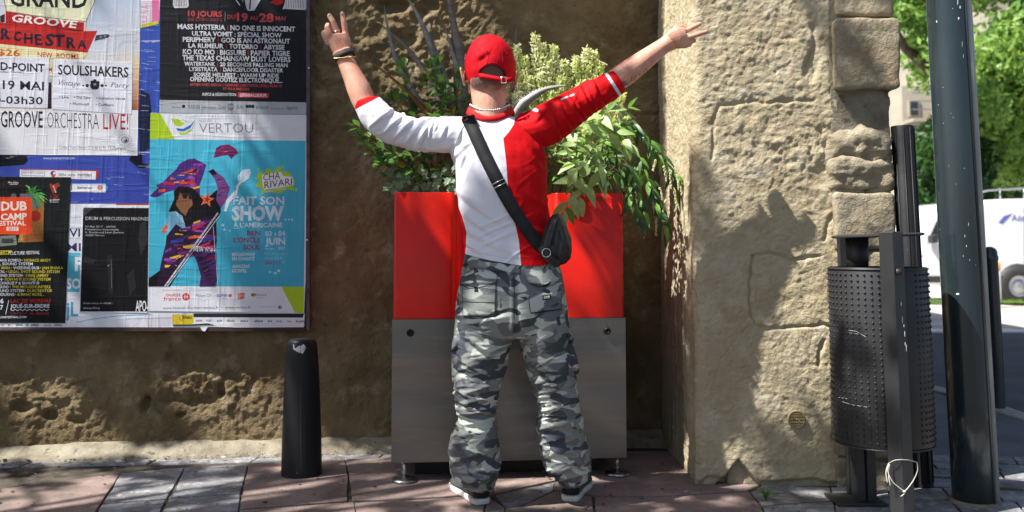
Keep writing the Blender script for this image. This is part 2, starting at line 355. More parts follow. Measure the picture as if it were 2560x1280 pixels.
# small setts on the right, rows running away from the camera
rows = [(1137, 1154), (1156, 1172), (1174, 1192), (1194, 1216), (1218, 1246), (1248, 1290), (1294, 1345)]
for ri, (ya, yb) in enumerate(rows):
    x = 2214 + (ri % 2) * 36; wdt = 78 + ri * 13
    while x < 2760:
        w = wdt * random.uniform(0.8, 1.15); s = 0.16; off = (x - 2380) * 0.03
        P_([(x, ya + off), (x + w - 3, ya + off + w * 0.05), (x + w - 3 + (yb - ya) * 0.9, yb + off + w * 0.05), (x + (yb - ya) * 0.9, yb + off)], 'g', random.uniform(-0.003, 0.002), 0.004)
        x += w
# row of narrow slabs and the mortar fillet along the wall foot
def wall_pt(X, d, z=0.0):
    k = WALL[1]; return Vector((X - d * k, WALL[0] + k * X - d, z))
x = -3.2
while x < -0.55:
    w = random.uniform(0.45, 0.62)
    pts = [wall_pt(x + 0.004, 0.10), wall_pt(x + w - 0.004, 0.10), wall_pt(x + w - 0.004, 0.245 + 0.02 * x), wall_pt(x + 0.004, 0.245 + 0.02 * x)]
    poly_prism('grey_paving_slab', [(p.x, p.y) for p in pts], -0.03, random.uniform(-0.003, 0.003), M['grey_paver'], pave, px=False, bev=0.006)
    x += w
pv = [wall_pt(x, 0.30) for x in (-0.5, 0.9)]
# mortar fillet with an uneven edge
sec = []
for i, X in enumerate(np.arange(-3.2, 1.0, 0.025)):
    n1 = float(vn(np.array([[X * 5, 0, 0]]))[0]) * 0.012; n2 = float(vn(np.array([[X * 17, 3, 0]]))[0]) * 0.006
    sec.append([wall_pt(X, -0.06, -0.03), wall_pt(X, -0.06, 0.075 + n1), wall_pt(X, 0.03 + n2, 0.05 + n2), wall_pt(X, 0.075 + n1, 0.028 + n2), wall_pt(X, 0.125 + 2 * n1 + n2, 0.010), wall_pt(X, 0.145 + 2 * n1 + n2, -0.03)])
V, F = rings(sec)
fil = mk('mortar_fillet', V, F, M['mortar']); tag(fil, kind='structure')
# ================================================================== plastered back wall
def grid_faces(nu, nv):
    a = np.arange(nu - 1)[:, None] * nv + np.arange(nv - 1)[None, :]; a = a.ravel()
    return np.stack([a, a + nv, a + nv + 1, a + 1], 1)
def relief_marks(P, marks):
    """marks in photo pixels: (x, y, rx, ry, depth, angle) soft-edged pits"""
    px = to_px(P); h = np.zeros(len(P))
    for (x, y, rx, ry, d, a) in marks:
        c, s = math.cos(R(a)), math.sin(R(a)); dx = px[:, 0] - x; dy = px[:, 1] - y
        u = (dx * c + dy * s) / rx; v = (-dx * s + dy * c) / ry; r = np.sqrt(u * u + v * v)
        h += d / (1 + np.exp((r - 1) * 7))
    return h
def relief_lines(P, lines):
    """grooves along pixel polylines: (points, half width px, depth)"""
    px = to_px(P); wob = vn(P * 30, 5) * 3.0; wob2 = vn(P * 30 + 9, 6) * 3.0; px = px + np.stack([wob, wob2], 1); h = np.zeros(len(P))
    for pts, w, d in lines:
        best = np.full(len(P), 1e9)
        for (ax, ay), (bx, by) in zip(pts[:-1], pts[1:]):
            vx, vy = bx - ax, by - ay; t = np.clip(((px[:, 0] - ax) * vx + (px[:, 1] - ay) * vy) / (vx * vx + vy * vy), 0, 1)
            best = np.minimum(best, np.hypot(px[:, 0] - ax - t * vx, px[:, 1] - ay - t * vy))
        h += d * np.exp(-(best / w) ** 2)
    return h
us = np.arange(-3.1, 1.02, 0.0065); vs = np.arange(-0.06, 2.40, 0.0065)
U, Vv = np.meshgrid(us, vs, indexing='ij'); U = U.ravel(); Vv = Vv.ravel()
Pw = np.stack([U, WALL[0] + WALL[1] * U, Vv], 1)
pxw = to_px(Pw)
def gauss(px, x, y, sx, sy): return np.exp(-((px[:, 0] - x) / sx) ** 2 - ((px[:, 1] - y) / sy) ** 2)
rough = 0.28 + 1.0 * gauss(pxw, 560, 950, 130, 110) + 0.8 * gauss(pxw, 200, 1000, 200, 90) + 1.3 * gauss(pxw, 930, 180, 230, 330) + 0.9 * gauss(pxw, 1050, 60, 260, 160) + 0.5 * gauss(pxw, 1550, 100, 200, 300)
rough = np.clip(rough, 0, 1.6)
wp = Pw + 0.02 * np.stack([vn(Pw * 9, 1), vn(Pw * 9, 2), vn(Pw * 9, 3)], 1)
lump = fbm(wp * 14, 4, 11); ridg = 1 - np.abs(fbm(wp * 9, 4, 21)); fine = fbm(wp * 55, 3, 31)
hw = rough * (0.0085 * lump + 0.0080 * (ridg - 0.7)) + 0.005 * fbm(Pw * 2.2, 3, 41) + (0.0020 + 0.0018 * rough) * fine
cell = np.clip(fbm(wp * 22, 2, 77) - 0.35, 0, 1); hw -= 0.012 * cell * np.clip(rough - 0.5, 0, 1)
hw -= relief_marks(Pw, [(55, 1018, 26, 14, 0.03, 5), (125, 1036, 16, 12, 0.035, 0), (190, 1050, 22, 10, 0.015, 10), (363, 1010, 10, 20, 0.035, 15), (551, 975, 12, 20, 0.03, 0), (425, 890, 10, 10, 0.02, 0), (450, 1038, 12, 6, 0.02, 0),
                        (470, 1000, 80, 14, 0.010, 0), (500, 905, 55, 25, 0.008, 20), (985, 15, 40, 16, 0.045, 0), (1010, 100, 30, 20, 0.02, 20), (1080, 200, 30, 16, 0.015, 0), (850, 330, 20, 14, 0.012, 0), (235, 955, 40, 10, 0.010, -8),
                        (900, 940, 60, 26, 0.010, 10), (860, 1000, 22, 14, -0.010, 0)])
hw -= relief_lines(Pw, [([(1590, 285), (1720, 282)], 4, 0.015), ([(180, 962), (235, 945)], 3, 0.010), ([(360, 1000), (470, 1005), (560, 985)], 4, 0.008), ([(430, 860), (445, 900)], 4, 0.01), ([(780, 700), (800, 860)], 3, 0.004)])
nw = np.array([0.119, -0.993, 0.0]); nw /= np.linalg.norm(nw)
Vw = Pw + hw[:, None] * nw
nu, nv = len(us), len(vs)
wall = thing('plastered_wall', (-0.9, WALL[0] - 0.1, 0), 'rough ochre plastered wall behind the posters and the planter', 'wall')
mk('plaster', Vw, grid_faces(nu, nv), M['wall'], wall)
cor = []
kx = WALL[1]
V, F = prism([Vector((-9, WALL[0] - 9 * kx + 0.05, -0.1)), Vector((1.05, WALL[0] + 1.05 * kx + 0.05, -0.1)), Vector((1.05, 6.0, -0.1)), Vector((-9, 6.0, -0.1))], (0, 0, 8.3)); mk('wall_core', V, F, M['wall'], wall, smooth=False)
V, F = prism([Vector((-9, WALL[0] - 9 * kx, 2.395)), Vector((1.05, WALL[0] + 1.05 * kx, 2.395)), Vector((1.05, WALL[0] + 1.05 * kx + 0.04, 2.395)), Vector((-9, WALL[0] - 9 * kx + 0.04, 2.395))], (0, 0, 5.75)); mk('upper_plaster', V, F, M['wall'], wall, smooth=False)
# ================================================================== pillar: rendered front with rounded corner
xl = at(1737, 700, 3.9).x; XQ = at(2086, 700, 3.9).x; XE = at(2236, 700, 3.9).x
prof = []; nrm = []
rc = 0.045
for yy in np.arange(4.95, 3.9 + rc, -0.007): prof.append((xl, yy)); nrm.append((-1, 0))
for k in range(14):
    a = math.pi / 2 * k / 14; prof.append((xl + rc - rc * math.cos(a), 3.9 + rc - rc * math.sin(a))); nrm.append((-math.cos(a), -math.sin(a)))
for xx in np.arange(xl + rc, XQ + 0.03, 0.0055): prof.append((xx, 3.9)); nrm.append((0, -1))
prof = np.array(prof); nrm = np.array(nrm, float)
vs = np.arange(-0.02, 2.3, 0.0055); nu, nv = len(prof), len(vs)
Pp = np.zeros((nu * nv, 3)); Np = np.zeros((nu * nv, 3))
Pp[:, 0] = np.repeat(prof[:, 0], nv); Pp[:, 1] = np.repeat(prof[:, 1], nv); Pp[:, 2] = np.tile(vs, nu)
Np[:, 0] = np.repeat(nrm[:, 0], nv); Np[:, 1] = np.repeat(nrm[:, 1], nv)
front = np.repeat((nrm[:, 1] < -0.5).astype(float), nv)
px = to_px(Pp); rr = 0.35 + 0.9 * gauss(px, 1960, 360, 160, 110) + 0.4 * gauss(px, 1850, 120, 150, 120) + 0.7 * gauss(px, 2060, 420, 70, 90) + 0.5 * gauss(px, 2050, 100, 40, 80)
wp = Pp + 0.015 * np.stack([vn(Pp * 11, 1), vn(Pp * 11, 2), vn(Pp * 11, 3)], 1)
streak = fbm(Pp * np.array([26, 26, 40]) + 3, 4, 61)
hp = rr * 0.0040 * fbm(wp * 20, 4, 51) + 0.0018 * streak + 0.0014 * np.clip(fbm(wp * np.array([45, 45, 60]), 3, 58), -0.3, 1) + 0.006 * fbm(Pp * 2.4, 2, 55) + 0.0016 * fbm(wp * 60, 3, 57)
hp -= rr * 0.006 * np.clip(fbm(wp * np.array([34, 34, 26]), 2, 78) - 0.45, 0, 1)
hp += (1 - front) * 0.006 * fbm(Pp * np.array([60, 60, 0.6]), 2, 91)           # trowelled vertical bands on the reveal
hp -= front * relief_lines(Pp, [([(1782, 400), (1785, 300), (1800, 262), (1880, 256), (2035, 252)], 4, 0.007), ([(1884, 640), (1878, 700), (1876, 770), (1890, 808), (1920, 824), (1990, 816), (2060, 812), (2084, 822)], 4, 0.013),
                        ([(1884, 640), (1930, 632), (1985, 650), (2050, 640)], 4, 0.010), ([(1840, 850), (1800, 900), (1785, 960), (1780, 1010), (1795, 1070)], 1.6, 0.004), ([(2030, 60), (2040, 110), (2020, 160)], 5, 0.010),
                        ([(2060, 850), (2048, 880), (2045, 910)], 5, 0.012), ([(2078, 540), (2060, 600)], 5, 0.01), ([(2084, 800), (2084, 1100)], 4, 0.012), ([(2082, 20), (2082, 230)], 5, 0.012)])
hp -= front * relief_marks(Pp, [(1960, 725, 78, 88, 0.008, 0), (1930, 1170, 48, 14, 0.004, 0), (2030, 165, 18, 40, 0.014, 10), (2075, 350, 40, 30, 0.012, 30), (2062, 440, 34, 30, 0.014, -30)])
hp += front * relief_marks(Pp, [(2040, 1000, 120, 200, 0.006, 0)])
# broken lower edge: notch where the render has fallen off
foot = np.clip((px[:, 1] - (1196 - 10 * vn(Pp * 12, 3))) / 8, 0, 1) * front
notch = np.clip(1 - (np.abs(px[:, 0] - 1846) / np.maximum((px[:, 1] - 1148) * 0.85, 1)), 0, 1) * (px[:, 1] > 1148) * front
hp -= 0.045 * np.clip(notch * 6, 0, 1) + 0.02 * foot
Vp = Pp + hp[:, None] * Np
pil = thing('wall_pillar', (1.2, 3.95, 0), 'pale rendered pillar with rough quoin stones beside the litter bin', 'pillar')
mk('render_coat', Vp, grid_faces(nu, nv), M['pillar'], pil)
V, F = box(xl + 0.06, XE - 0.03, 3.96, 13.5, -0.05, 8.2); mk('unseen_shade_core', V, F, M['stone'], pil, smooth=False)  # unseen block behind the pillar, run far back to shade the road
V, F = box(xl, XE - 0.002, 3.9, 3.955, 2.295, 8.19); mk('upper_render', V, F, M['pillar'], pil, smooth=False)
def rough_box(c, s, seed, amp=0.008, rnd=6.0, n=26, f=9.0, diag=0.0):
    """worn stone block: centre, half sizes"""
    out = []; F = []; off = 0
    def face(ax, sg):
        nonlocal off
        g = np.linspace(-1, 1, n); A, B = np.meshgrid(g, g, indexing='ij'); A = A.ravel(); B = B.ravel()
        p = np.zeros((n * n, 3)); o1, o2 = [k for k in range(3) if k != ax]; p[:, ax] = sg; p[:, o1] = A; p[:, o2] = B
        f_ = grid_faces(n, n) + off; off += n * n
        if (sg > 0) != (ax == 1): f_ = f_
        return p, f_
    for ax in range(3):
        for sg in (-1, 1):
            p, f_ = face(ax, sg); out.append(p); F.append(f_)
    p = np.concatenate(out); F = np.concatenate(F)
    r = (np.abs(p) ** rnd).sum(1) ** (1 / rnd); q = p / r[:, None] * (1 + 0 * r[:, None])
    q = q * np.array(s); w = q + np.array(c)
    d = amp * fbm(w * f, 5, seed) + amp * 0.5 * (1 - np.abs(fbm(w * f * 1.7, 3, seed + 9))) + diag * np.abs(((w[:, 2] + 0.5 * w[:, 0]) * 9 + 0.6 * vn(w * 12, seed)) % 1 - 0.5)
    nn = p ** 3; nn /= np.linalg.norm(nn, axis=1)[:, None]
    w = w + nn * d[:, None]
    me_o = (w, F)
    return me_o
def fix_normals(o):
    bm = bmesh.new(); bm.from_mesh(o.data); bmesh.ops.remove_doubles(bm, verts=bm.verts, dist=1e-5); bmesh.ops.recalc_face_normals(bm, faces=bm.faces); bm.to_mesh(o.data); bm.free()
    return o
def quoin(y0, y1, x0, x1, proud, seed, amp=0.008, f=9.0, diag=0.0, rnd=14):
    a = at(x0, y1, 3.9); b = at(x1, y0, 3.9); c = ((a.x + b.x) / 2, 3.9 + 0.10 - proud, (a.z + b.z) / 2)
    V, F = rough_box(c, ((b.x - a.x) / 2, 0.10, (b.z - a.z) / 2 - 0.002), seed, amp, rnd, diag=diag, f=f)
    o = mk('quoin_stone', V, F, M['stone'], pil); return fix_normals(o)
quoin(-260, -90, 2088, 2236, 0.03, 1); quoin(-86, 44, 2086, 2226, 0.022, 1); quoin(52, 228, 2084, 2236, 0.055, 2, 0.006, rnd=22)
quoin(232, 352, 2096, 2226, -0.012, 3, 0.012); quoin(330, 420, 2060, 2222, 0.0, 4, 0.030, 7.0, 0.03, 5); quoin(400, 476, 2070, 2226, 0.018, 5, 0.022, 8.0, 0.02, 6)
quoin(480, 626, 2086, 2233, 0.030, 6, 0.007, rnd=16); quoin(632, 770, 2088, 2232, 0.015, 7, 0.015); quoin(776, 930, 2088, 2230, 0.02, 8, 0.012)
quoin(936, 1066, 2088, 2226, 0.022, 9, 0.012); quoin(1072, 1140, 2088, 2232, 0.018, 10, 0.012); quoin(1146, 1226, 2088, 2236, 0.025, 11, 0.016)
V, F = box(XQ, XE - 0.006, 3.899, 3.97, 0, 2.3); mk('mortar_joint', V, F, M['mortar'], pil, smooth=False)
# loose stone in the notch
a = at(1872, 1196, 3.93); V, F = rough_box((a.x, 3.955, 0.05), (0.09, 0.03, 0.075), 31, 0.008, 5, n=14); fix_normals(mk('exposed_stone', V, F, M['stone'], pil))
# survey disc on the pillar
c = at(1991, 1048, 3.888); Rz = 0.036
disc = thing('survey_disc', c, 'small round yellowish disc with embossed bars set in the pillar', 'disc')
ring = []
for r, d in ((0.001, 0.0), (Rz * 0.86, 0.0), (Rz * 0.9, -0.003), (Rz, -0.002), (Rz, 0.02)):
    ring.append([Vector((c.x + r * math.cos(t), c.y + d - 0.004, c.z + r * math.sin(t))) for t in [2 * math.pi * k / 32 for k in range(32)]])
V, F = rings(ring, False); M['disc'] = mat('disc_ochre', lin((150, 138, 108)), 0.8, col2=lin((120, 108, 82)), scale=40, bump=0.3, bscale=90, bdist=0.002); fix_normals(mk('disc_plate', V, F, M['disc'], disc))
M['disc2'] = mat('disc_bar', lin((156, 136, 82)), 0.75)
bars = []
for (x0, x1, z0, z1) in ((-0.5, 0.5, 0.62, 0.7), (-0.75, 0.75, 0.34, 0.42), (-0.85, -0.25, 0.0, 0.08), (0.25, 0.85, 0.0, 0.08), (-0.75, 0.75, -0.38, -0.3), (-0.5, 0.5, -0.66, -0.58), (-0.3, -0.22, 0.0, 0.38), (0.22, 0.3, -0.34, 0.04)):
    bars.append(box(c.x + x0 * Rz, c.x + x1 * Rz, c.y - 0.0065, c.y - 0.003, c.z + z0 * Rz, c.z + z1 * Rz))
bars.append(ellipsoid((c.x, c.y - 0.004, c.z), (0.005, 0.003, 0.005), 10, 6))
V, F = join(bars); mk('embossed_bars', V, F, M['disc2'], disc, smooth=False)
# ================================================================== THE MAN
YM = 3.60
def pt(x, y, Y=YM): return at(x, y, Y)
S1 = lambda Y: Y / FPX                                # metres per photo pixel at that depth
def limb(pts, n=16):
    """pts: (px, py, Y, half-width px)"""
    return tube([at(a, b, c) for a, b, c, w in pts], [w * S1(c) for a, b, c, w in pts], n)
def spline(pts, k=4):
    P = np.array(pts, float); out = []
    for i in range(len(P) - 1):
        p0 = P[max(i - 1, 0)]; p1 = P[i]; p2 = P[i + 1]; p3 = P[min(i + 2, len(P) - 1)]
        for j in range(k):
            t = j / k; out.append(0.5 * ((2 * p1) + (-p0 + p2) * t + (2 * p0 - 5 * p1 + 4 * p2 - p3) * t * t + (-p0 + 3 * p1 - 3 * p2 + p3) * t ** 3))
    out.append(P[-1]); return [tuple(o) for o in out]
# ---- skin: one continuous body
B = []
Rh = Matrix.Rotation(R(-6), 3, 'Y')
hc = at(1224, 172, 3.60)
B.append(ellipsoid(hc, (0.082, 0.098, 0.112), 28, 18, Rh))
B.append(ellipsoid(at(1216, 214, 3.635), (0.062, 0.068, 0.062), 20, 12, Rh))                  # jaw
B.append(ellipsoid(at(1222, 200, 3.565), (0.074, 0.060, 0.060), 20, 12, Rh))                  # occiput
B.append(limb(spline([(1216, 200, 3.60, 44), (1220, 235, 3.595, 43), (1223, 262, 3.59, 42), (1224, 285, 3.595, 46), (1224, 312, 3.60, 50), (1224, 336, 3.60, 52)], 3), 24))
nose = at(1212, 178, 3.70); B.append(tube([nose + Vector((0, -0.02, 0.035)), nose + Vector((0, 0.012, -0.004)), nose + Vector((0, -0.02, -0.014))], [0.008, 0.013, 0.008], 10))
B.append(ellipsoid(at(1212, 197, 3.698), (0.024, 0.010, 0.009), 12, 8)); B.append(ellipsoid(at(1212, 205, 3.696), (0.020, 0.010, 0.008), 12, 8))
B.append(ellipsoid(at(1214, 222, 3.690), (0.022, 0.014, 0.016), 12, 8))
B.append(ellipsoid(at(1196, 160, 3.682), (0.020, 0.010, 0.006), 12, 8)); B.append(ellipsoid(at(1228, 160, 3.682), (0.020, 0.010, 0.006), 12, 8))
def ear(c, sgn):
    r = []
    for k in range(14):
        a = 2 * math.pi * k / 14 - 0.4
        r.append(c + Vector((sgn * (0.010 + 0.008 * math.sin(a)), 0.018 * math.cos(a) - 0.006, 0.034 * math.sin(a) + 0.004 * math.cos(a))))
    return [tube(r + [r[0]], 0.0052, 8), ellipsoid(c + Vector((sgn * 0.004, 0.004, 0)), (0.005, 0.014, 0.026), 12, 8)]
B += ear(at(1163, 192, 3.605), -1); B += ear(at(1285, 200, 3.615), 1)
# torso and arms (mostly under the shirt)
B.append(section_loft([(306, 1186, 1270, 3.60, 0.035), (330, 1152, 1322, 3.60, 0.055), (360, 1142, 1335, 3.60, 0.072), (450, 1156, 1345, 3.60, 0.084), (560, 1172, 1348, 3.60, 0.084), (700, 1172, 1386, 3.60, 0.09), (780, 1166, 1390, 3.60, 0.09), (812, 1170, 1386, 3.60, 0.075)], 24))
LA = spline([(1160, 340, 3.60, 30), (1100, 342, 3.60, 28), (1040, 334, 3.60, 26), (980, 312, 3.60, 26), (940, 292, 3.605, 27), (914, 262, 3.615, 29), (898, 225, 3.62, 30), (882, 190, 3.625, 26), (868, 160, 3.63, 22.5), (859, 140, 3.63, 22.5), (854, 128, 3.63, 25)], 4)
B.append(limb(LA, 18))
RA = spline([(1330, 332, 3.60, 32), (1380, 302, 3.61, 31), (1430, 270, 3.62, 29), (1490, 232, 3.64, 28), (1530, 208, 3.65, 29), (1560, 187, 3.655, 30), (1600, 158, 3.66, 27), (1635, 132, 3.665, 23), (1660, 114, 3.67, 20.5), (1676, 104, 3.67, 24)], 4)
B.append(limb(RA, 18))
for sec in ([(780, 1165, 1278, 3.60, 0.085), (900, 1155, 1255, 3.60, 0.075), (1010, 1158, 1225, 3.61, 0.06), (1080, 1152, 1232, 3.62, 0.062), (1180, 1168, 1218, 3.63, 0.036), (1215, 1176, 1216, 3.64, 0.032)],
            [(780, 1292, 1400, 3.60, 0.085), (900, 1325, 1420, 3.60, 0.075), (1010, 1362, 1432, 3.61, 0.06), (1080, 1366, 1440, 3.63, 0.062), (1180, 1404, 1452, 3.67, 0.036), (1208, 1408, 1450, 3.68, 0.032)]):
    B.append(section_loft(sec, 20))
# ---- hands
def finger(pts, r0, r1):
    r0 *= 1.14; r1 *= 1.14
    p = [at(a, b, c) for a, b, c in pts]; n = len(p)
    return tube(p + [p[-1] + (p[-1] - p[-2]).normalized() * r1 * 0.55], [r0 + (r1 - r0) * i / (n - 1) for i in range(n)] + [r1 * 0.55], 12)
# photo-left hand: back of the hand to the camera, first two fingers spread
Yh = 3.63
B.append(tube([at(862, 158, Yh), at(857, 138, Yh), at(852, 118, Yh), at(848, 100, Yh), at(846, 86, Yh)], [0.020, 0.031, 0.041, 0.045, 0.041], 18, 0.48, (0, 1, 0)))
B.append(finger([(866, 104, Yh), (863, 80, Yh), (859, 55, Yh - 0.004), (855, 33, Yh + 0.004)], 0.0112, 0.0088))
B.append(finger([(848, 98, Yh), (841, 74, Yh - 0.002), (832, 53, Yh - 0.008), (823, 38, Yh - 0.004)], 0.0112, 0.0090))
B.append(finger([(832, 102, Yh), (823, 82, Yh - 0.012), (817, 69, Yh - 0.010), (819, 62, Yh + 0.012), (830, 76, Yh + 0.038)], 0.0105, 0.0085))
B.append(finger([(822, 110, Yh), (812, 92, Yh - 0.008), (808, 82, Yh - 0.006), (811, 80, Yh + 0.014), (822, 90, Yh + 0.035)], 0.0095, 0.0078))
B.append(finger([(868, 122, Yh + 0.01), (866, 108, Yh + 0.035), (852, 94, Yh + 0.050), (838, 86, Yh + 0.052)], 0.0125, 0.0095))
# photo-right hand: reaching out to the right, two fingers out
Yr = 3.67
B.append(tube([at(1648, 122, Yr), at(1668, 108, Yr), at(1684, 98, Yr), at(1700, 94, Yr - 0.004), (at(1716, 90, Yr - 0.004))], [0.018, 0.030, 0.042, 0.045, 0.036], 18, 0.50, (0.1, 1, 0.35)))
B.append(finger([(1700, 80, Yr), (1718, 76, Yr - 0.006), (1736, 67, Yr - 0.008), (1750, 60, Yr)], 0.0110, 0.0082))
B.append(finger([(1702, 98, Yr), (1722, 93, Yr - 0.010), (1746, 86, Yr - 0.012), (1766, 80, Yr)], 0.0108, 0.0082))
B.append(finger([(1700, 108, Yr), (1720, 106, Yr - 0.004), (1735, 101, Yr + 0.012), (1732, 96, Yr + 0.030), (1716, 98, Yr + 0.040)], 0.0105, 0.0085))
B.append(finger([(1696, 114, Yr), (1713, 115, Yr), (1724, 112, Yr + 0.014), (1722, 106, Yr + 0.030)], 0.0098, 0.0080))
B.append(finger([(1678, 88, Yr + 0.01), (1690, 72, Yr + 0.018), (1704, 68, Yr + 0.026), (1716, 72, Yr + 0.030)], 0.013, 0.0095))
BV, BF, BN = remesh(B, 0.0030, 6, 0.5)
man = mk('person', BV, BF, None, loc=(0, 3.6, 0))
tag(man, 'person seen from behind in red cap and red and white shirt with both arms raised', 'person')
bpx = to_px(BV)
# skin shader with cropped hair and a forearm tattoo driven by vertex data
hair = np.clip((234 - bpx[:, 1] + 6 * vn(BV * 60, 4)) / 26, 0, 1) * (np.abs(bpx[:, 0] - 1222) < 80) * np.clip((3.66 - BV[:, 1]) / 0.03, 0, 1)
earm = ((np.abs(bpx[:, 0] - 1158) < 12) | (np.abs(bpx[:, 0] - 1291) < 10)) & (np.abs(bpx[:, 1] - 195) < 30); hair[earm] = 0
hair *= np.clip((np.minimum(bpx[:, 0] - 1170, 1278 - bpx[:, 0]) + 2) / 12, 0, 1)
vattr(man, 'hair', hair)
def marks(segs, w):
    best = np.full(len(BV), 1e9)
    for (ax, ay), (bx, by) in segs:
        vx, vy = bx - ax, by - ay; t = np.clip(((bpx[:, 0] - ax) * vx + (bpx[:, 1] - ay) * vy) / (vx * vx + vy * vy), 0, 1)
        best = np.minimum(best, np.hypot(bpx[:, 0] - ax - t * vx, bpx[:, 1] - ay - t * vy))
    return np.clip(1.4 - best / w, 0, 1) * (BN[:, 1] < 0.1)
tat = np.maximum(marks([((1554, 214), (1568, 210)), ((1556, 208), (1562, 205))], 3.4), marks([((1578, 204), (1580, 191)), ((1586, 202), (1588, 188)), ((1598, 185), (1604, 188)), ((1607, 187), (1612, 176)), ((1612, 176), (1617, 171)), ((1617, 171), (1618, 178))], 1.5))
vattr(man, 'tattoo', tat)
t = M['skin'].node_tree; b = t.nodes['Principled BSDF']; prev = b.inputs['Base Color'].links[0].from_socket
for an, c, f in (('hair', (0.050, 0.036, 0.030), 0.85), ('tattoo', (0.05, 0.06, 0.09), 0.7)):
    a = t.nodes.new('ShaderNodeAttribute'); a.attribute_name = an; ml = t.nodes.new('ShaderNodeMath'); ml.operation = 'MULTIPLY'; ml.inputs[1].default_value = f; t.links.new(a.outputs['Fac'], ml.inputs[0])
    mx = t.nodes.new('ShaderNodeMix'); mx.data_type = 'RGBA'; t.links.new(ml.outputs[0], mx.inputs[0]); t.links.new(prev, mx.inputs[6]); mx.inputs[7].default_value = (*c, 1); prev = mx.outputs[2]
t.links.new(prev, b.inputs['Base Color']); man.data.materials.append(M['skin'])
# eyes
for ex in (1197, 1227): 
    V, F = ellipsoid(at(ex, 168, 3.682), (0.011, 0.011, 0.011), 12, 8); mk('eye', V, F, M['sole'], man)
M['nail'] = mat('fingernail', lin((222, 172, 152)), 0.35)
for x, y, Y, rx, rz in ((855, 33, Yh - 0.0095, 0.0055, 0.0075), (823, 38, Yh - 0.013, 0.0055, 0.0075)):
    V, F = ellipsoid(at(x, y, Y), (rx, 0.003, rz), 12, 8); mk('fingernail', V, F, M['nail'], man)
# ---- cloth wrinkle tools
def seg_dist(px, a, b):
    vx, vy = b[0] - a[0], b[1] - a[1]; L2 = vx * vx + vy * vy
    t = ((px[:, 0] - a[0]) * vx + (px[:, 1] - a[1]) * vy) / L2; tc = np.clip(t, 0, 1)
    d = np.hypot(px[:, 0] - a[0] - tc * vx, px[:, 1] - a[1] - tc * vy)
    return d, tc, ((px[:, 0] - a[0]) * (-vy) + (px[:, 1] - a[1]) * vx) / math.sqrt(L2)
def folds(V, N, px, lst):
    """lst: (ax, ay, bx, by, width px, height m) sharp-crested folds with a trough under them"""
    h = np.zeros(len(V))
    for ax, ay, bx, by, w, amp in lst:
        d, t, sgn = seg_dist(px, (ax, ay), (bx, by)); m = d < w * 4
        if not m.any(): continue
        tp = np.sin(math.pi * np.clip(t[m] * 0.9 + 0.05, 0, 1)) ** 0.7; x = sgn[m] / w; r = d[m] / w
        h[m] += amp * tp * (np.exp(-r ** 1.5) - 0.65 * np.exp(-(x - 1.5) ** 2 / 0.7) * np.exp(-np.maximum(r - np.abs(x), 0) ** 2))
    return h
# ---- trousers
T = []
T.append(section_loft([(634, 1162, 1392, 3.60, 0.112), (655, 1160, 1396, 3.60, 0.116), (690, 1152, 1406, 3.595, 0.126), (730, 1144, 1413, 3.59, 0.134), (770, 1139, 1418, 3.588, 0.138), (810, 1137, 1423, 3.592, 0.130), (840, 1140, 1424, 3.598, 0.115)], 32, 2.2))
T.append(section_loft([(770, 1141, 1281, 3.588, 0.118), (800, 1137, 1284, 3.59, 0.122), (850, 1135, 1281, 3.595, 0.118), (900, 1137, 1269, 3.60, 0.110), (950, 1136, 1255, 3.60, 0.100), (1000, 1141, 1240, 3.60, 0.090), (1040, 1146, 1236, 3.605, 0.084), (1060, 1145, 1240, 3.605, 0.084),
                       (1090, 1132, 1244, 3.61, 0.090), (1130, 1125, 1248, 3.62, 0.096), (1170, 1125, 1247, 3.62, 0.094), (1188, 1135, 1240, 3.62, 0.084), (1200, 1146, 1237, 3.63, 0.074), (1210, 1158, 1234, 3.635, 0.066), (1217, 1168, 1230, 3.635, 0.056)], 28, 2.2))
T.append(section_loft([(770, 1290, 1415, 3.588, 0.118), (800, 1290, 1421, 3.59, 0.122), (850, 1297, 1427, 3.595, 0.118), (900, 1311, 1435, 3.60, 0.108), (950, 1328, 1440, 3.605, 0.098), (1000, 1346, 1444, 3.61, 0.090), (1030, 1354, 1446, 3.615, 0.084), (1060, 1348, 1452, 3.62, 0.084),
                       (1090, 1345, 1462, 3.63, 0.088), (1130, 1352, 1474, 3.64, 0.092), (1165, 1364, 1478, 3.65, 0.092), (1180, 1376, 1474, 3.655, 0.084), (1192, 1386, 1468, 3.665, 0.074), (1202, 1394, 1460, 3.67, 0.066), (1209, 1400, 1452, 3.67, 0.056)], 28, 2.2))
TV, TF, TN = remesh(T, 0.0036, 5, 0.5); tpx = to_px(TV)
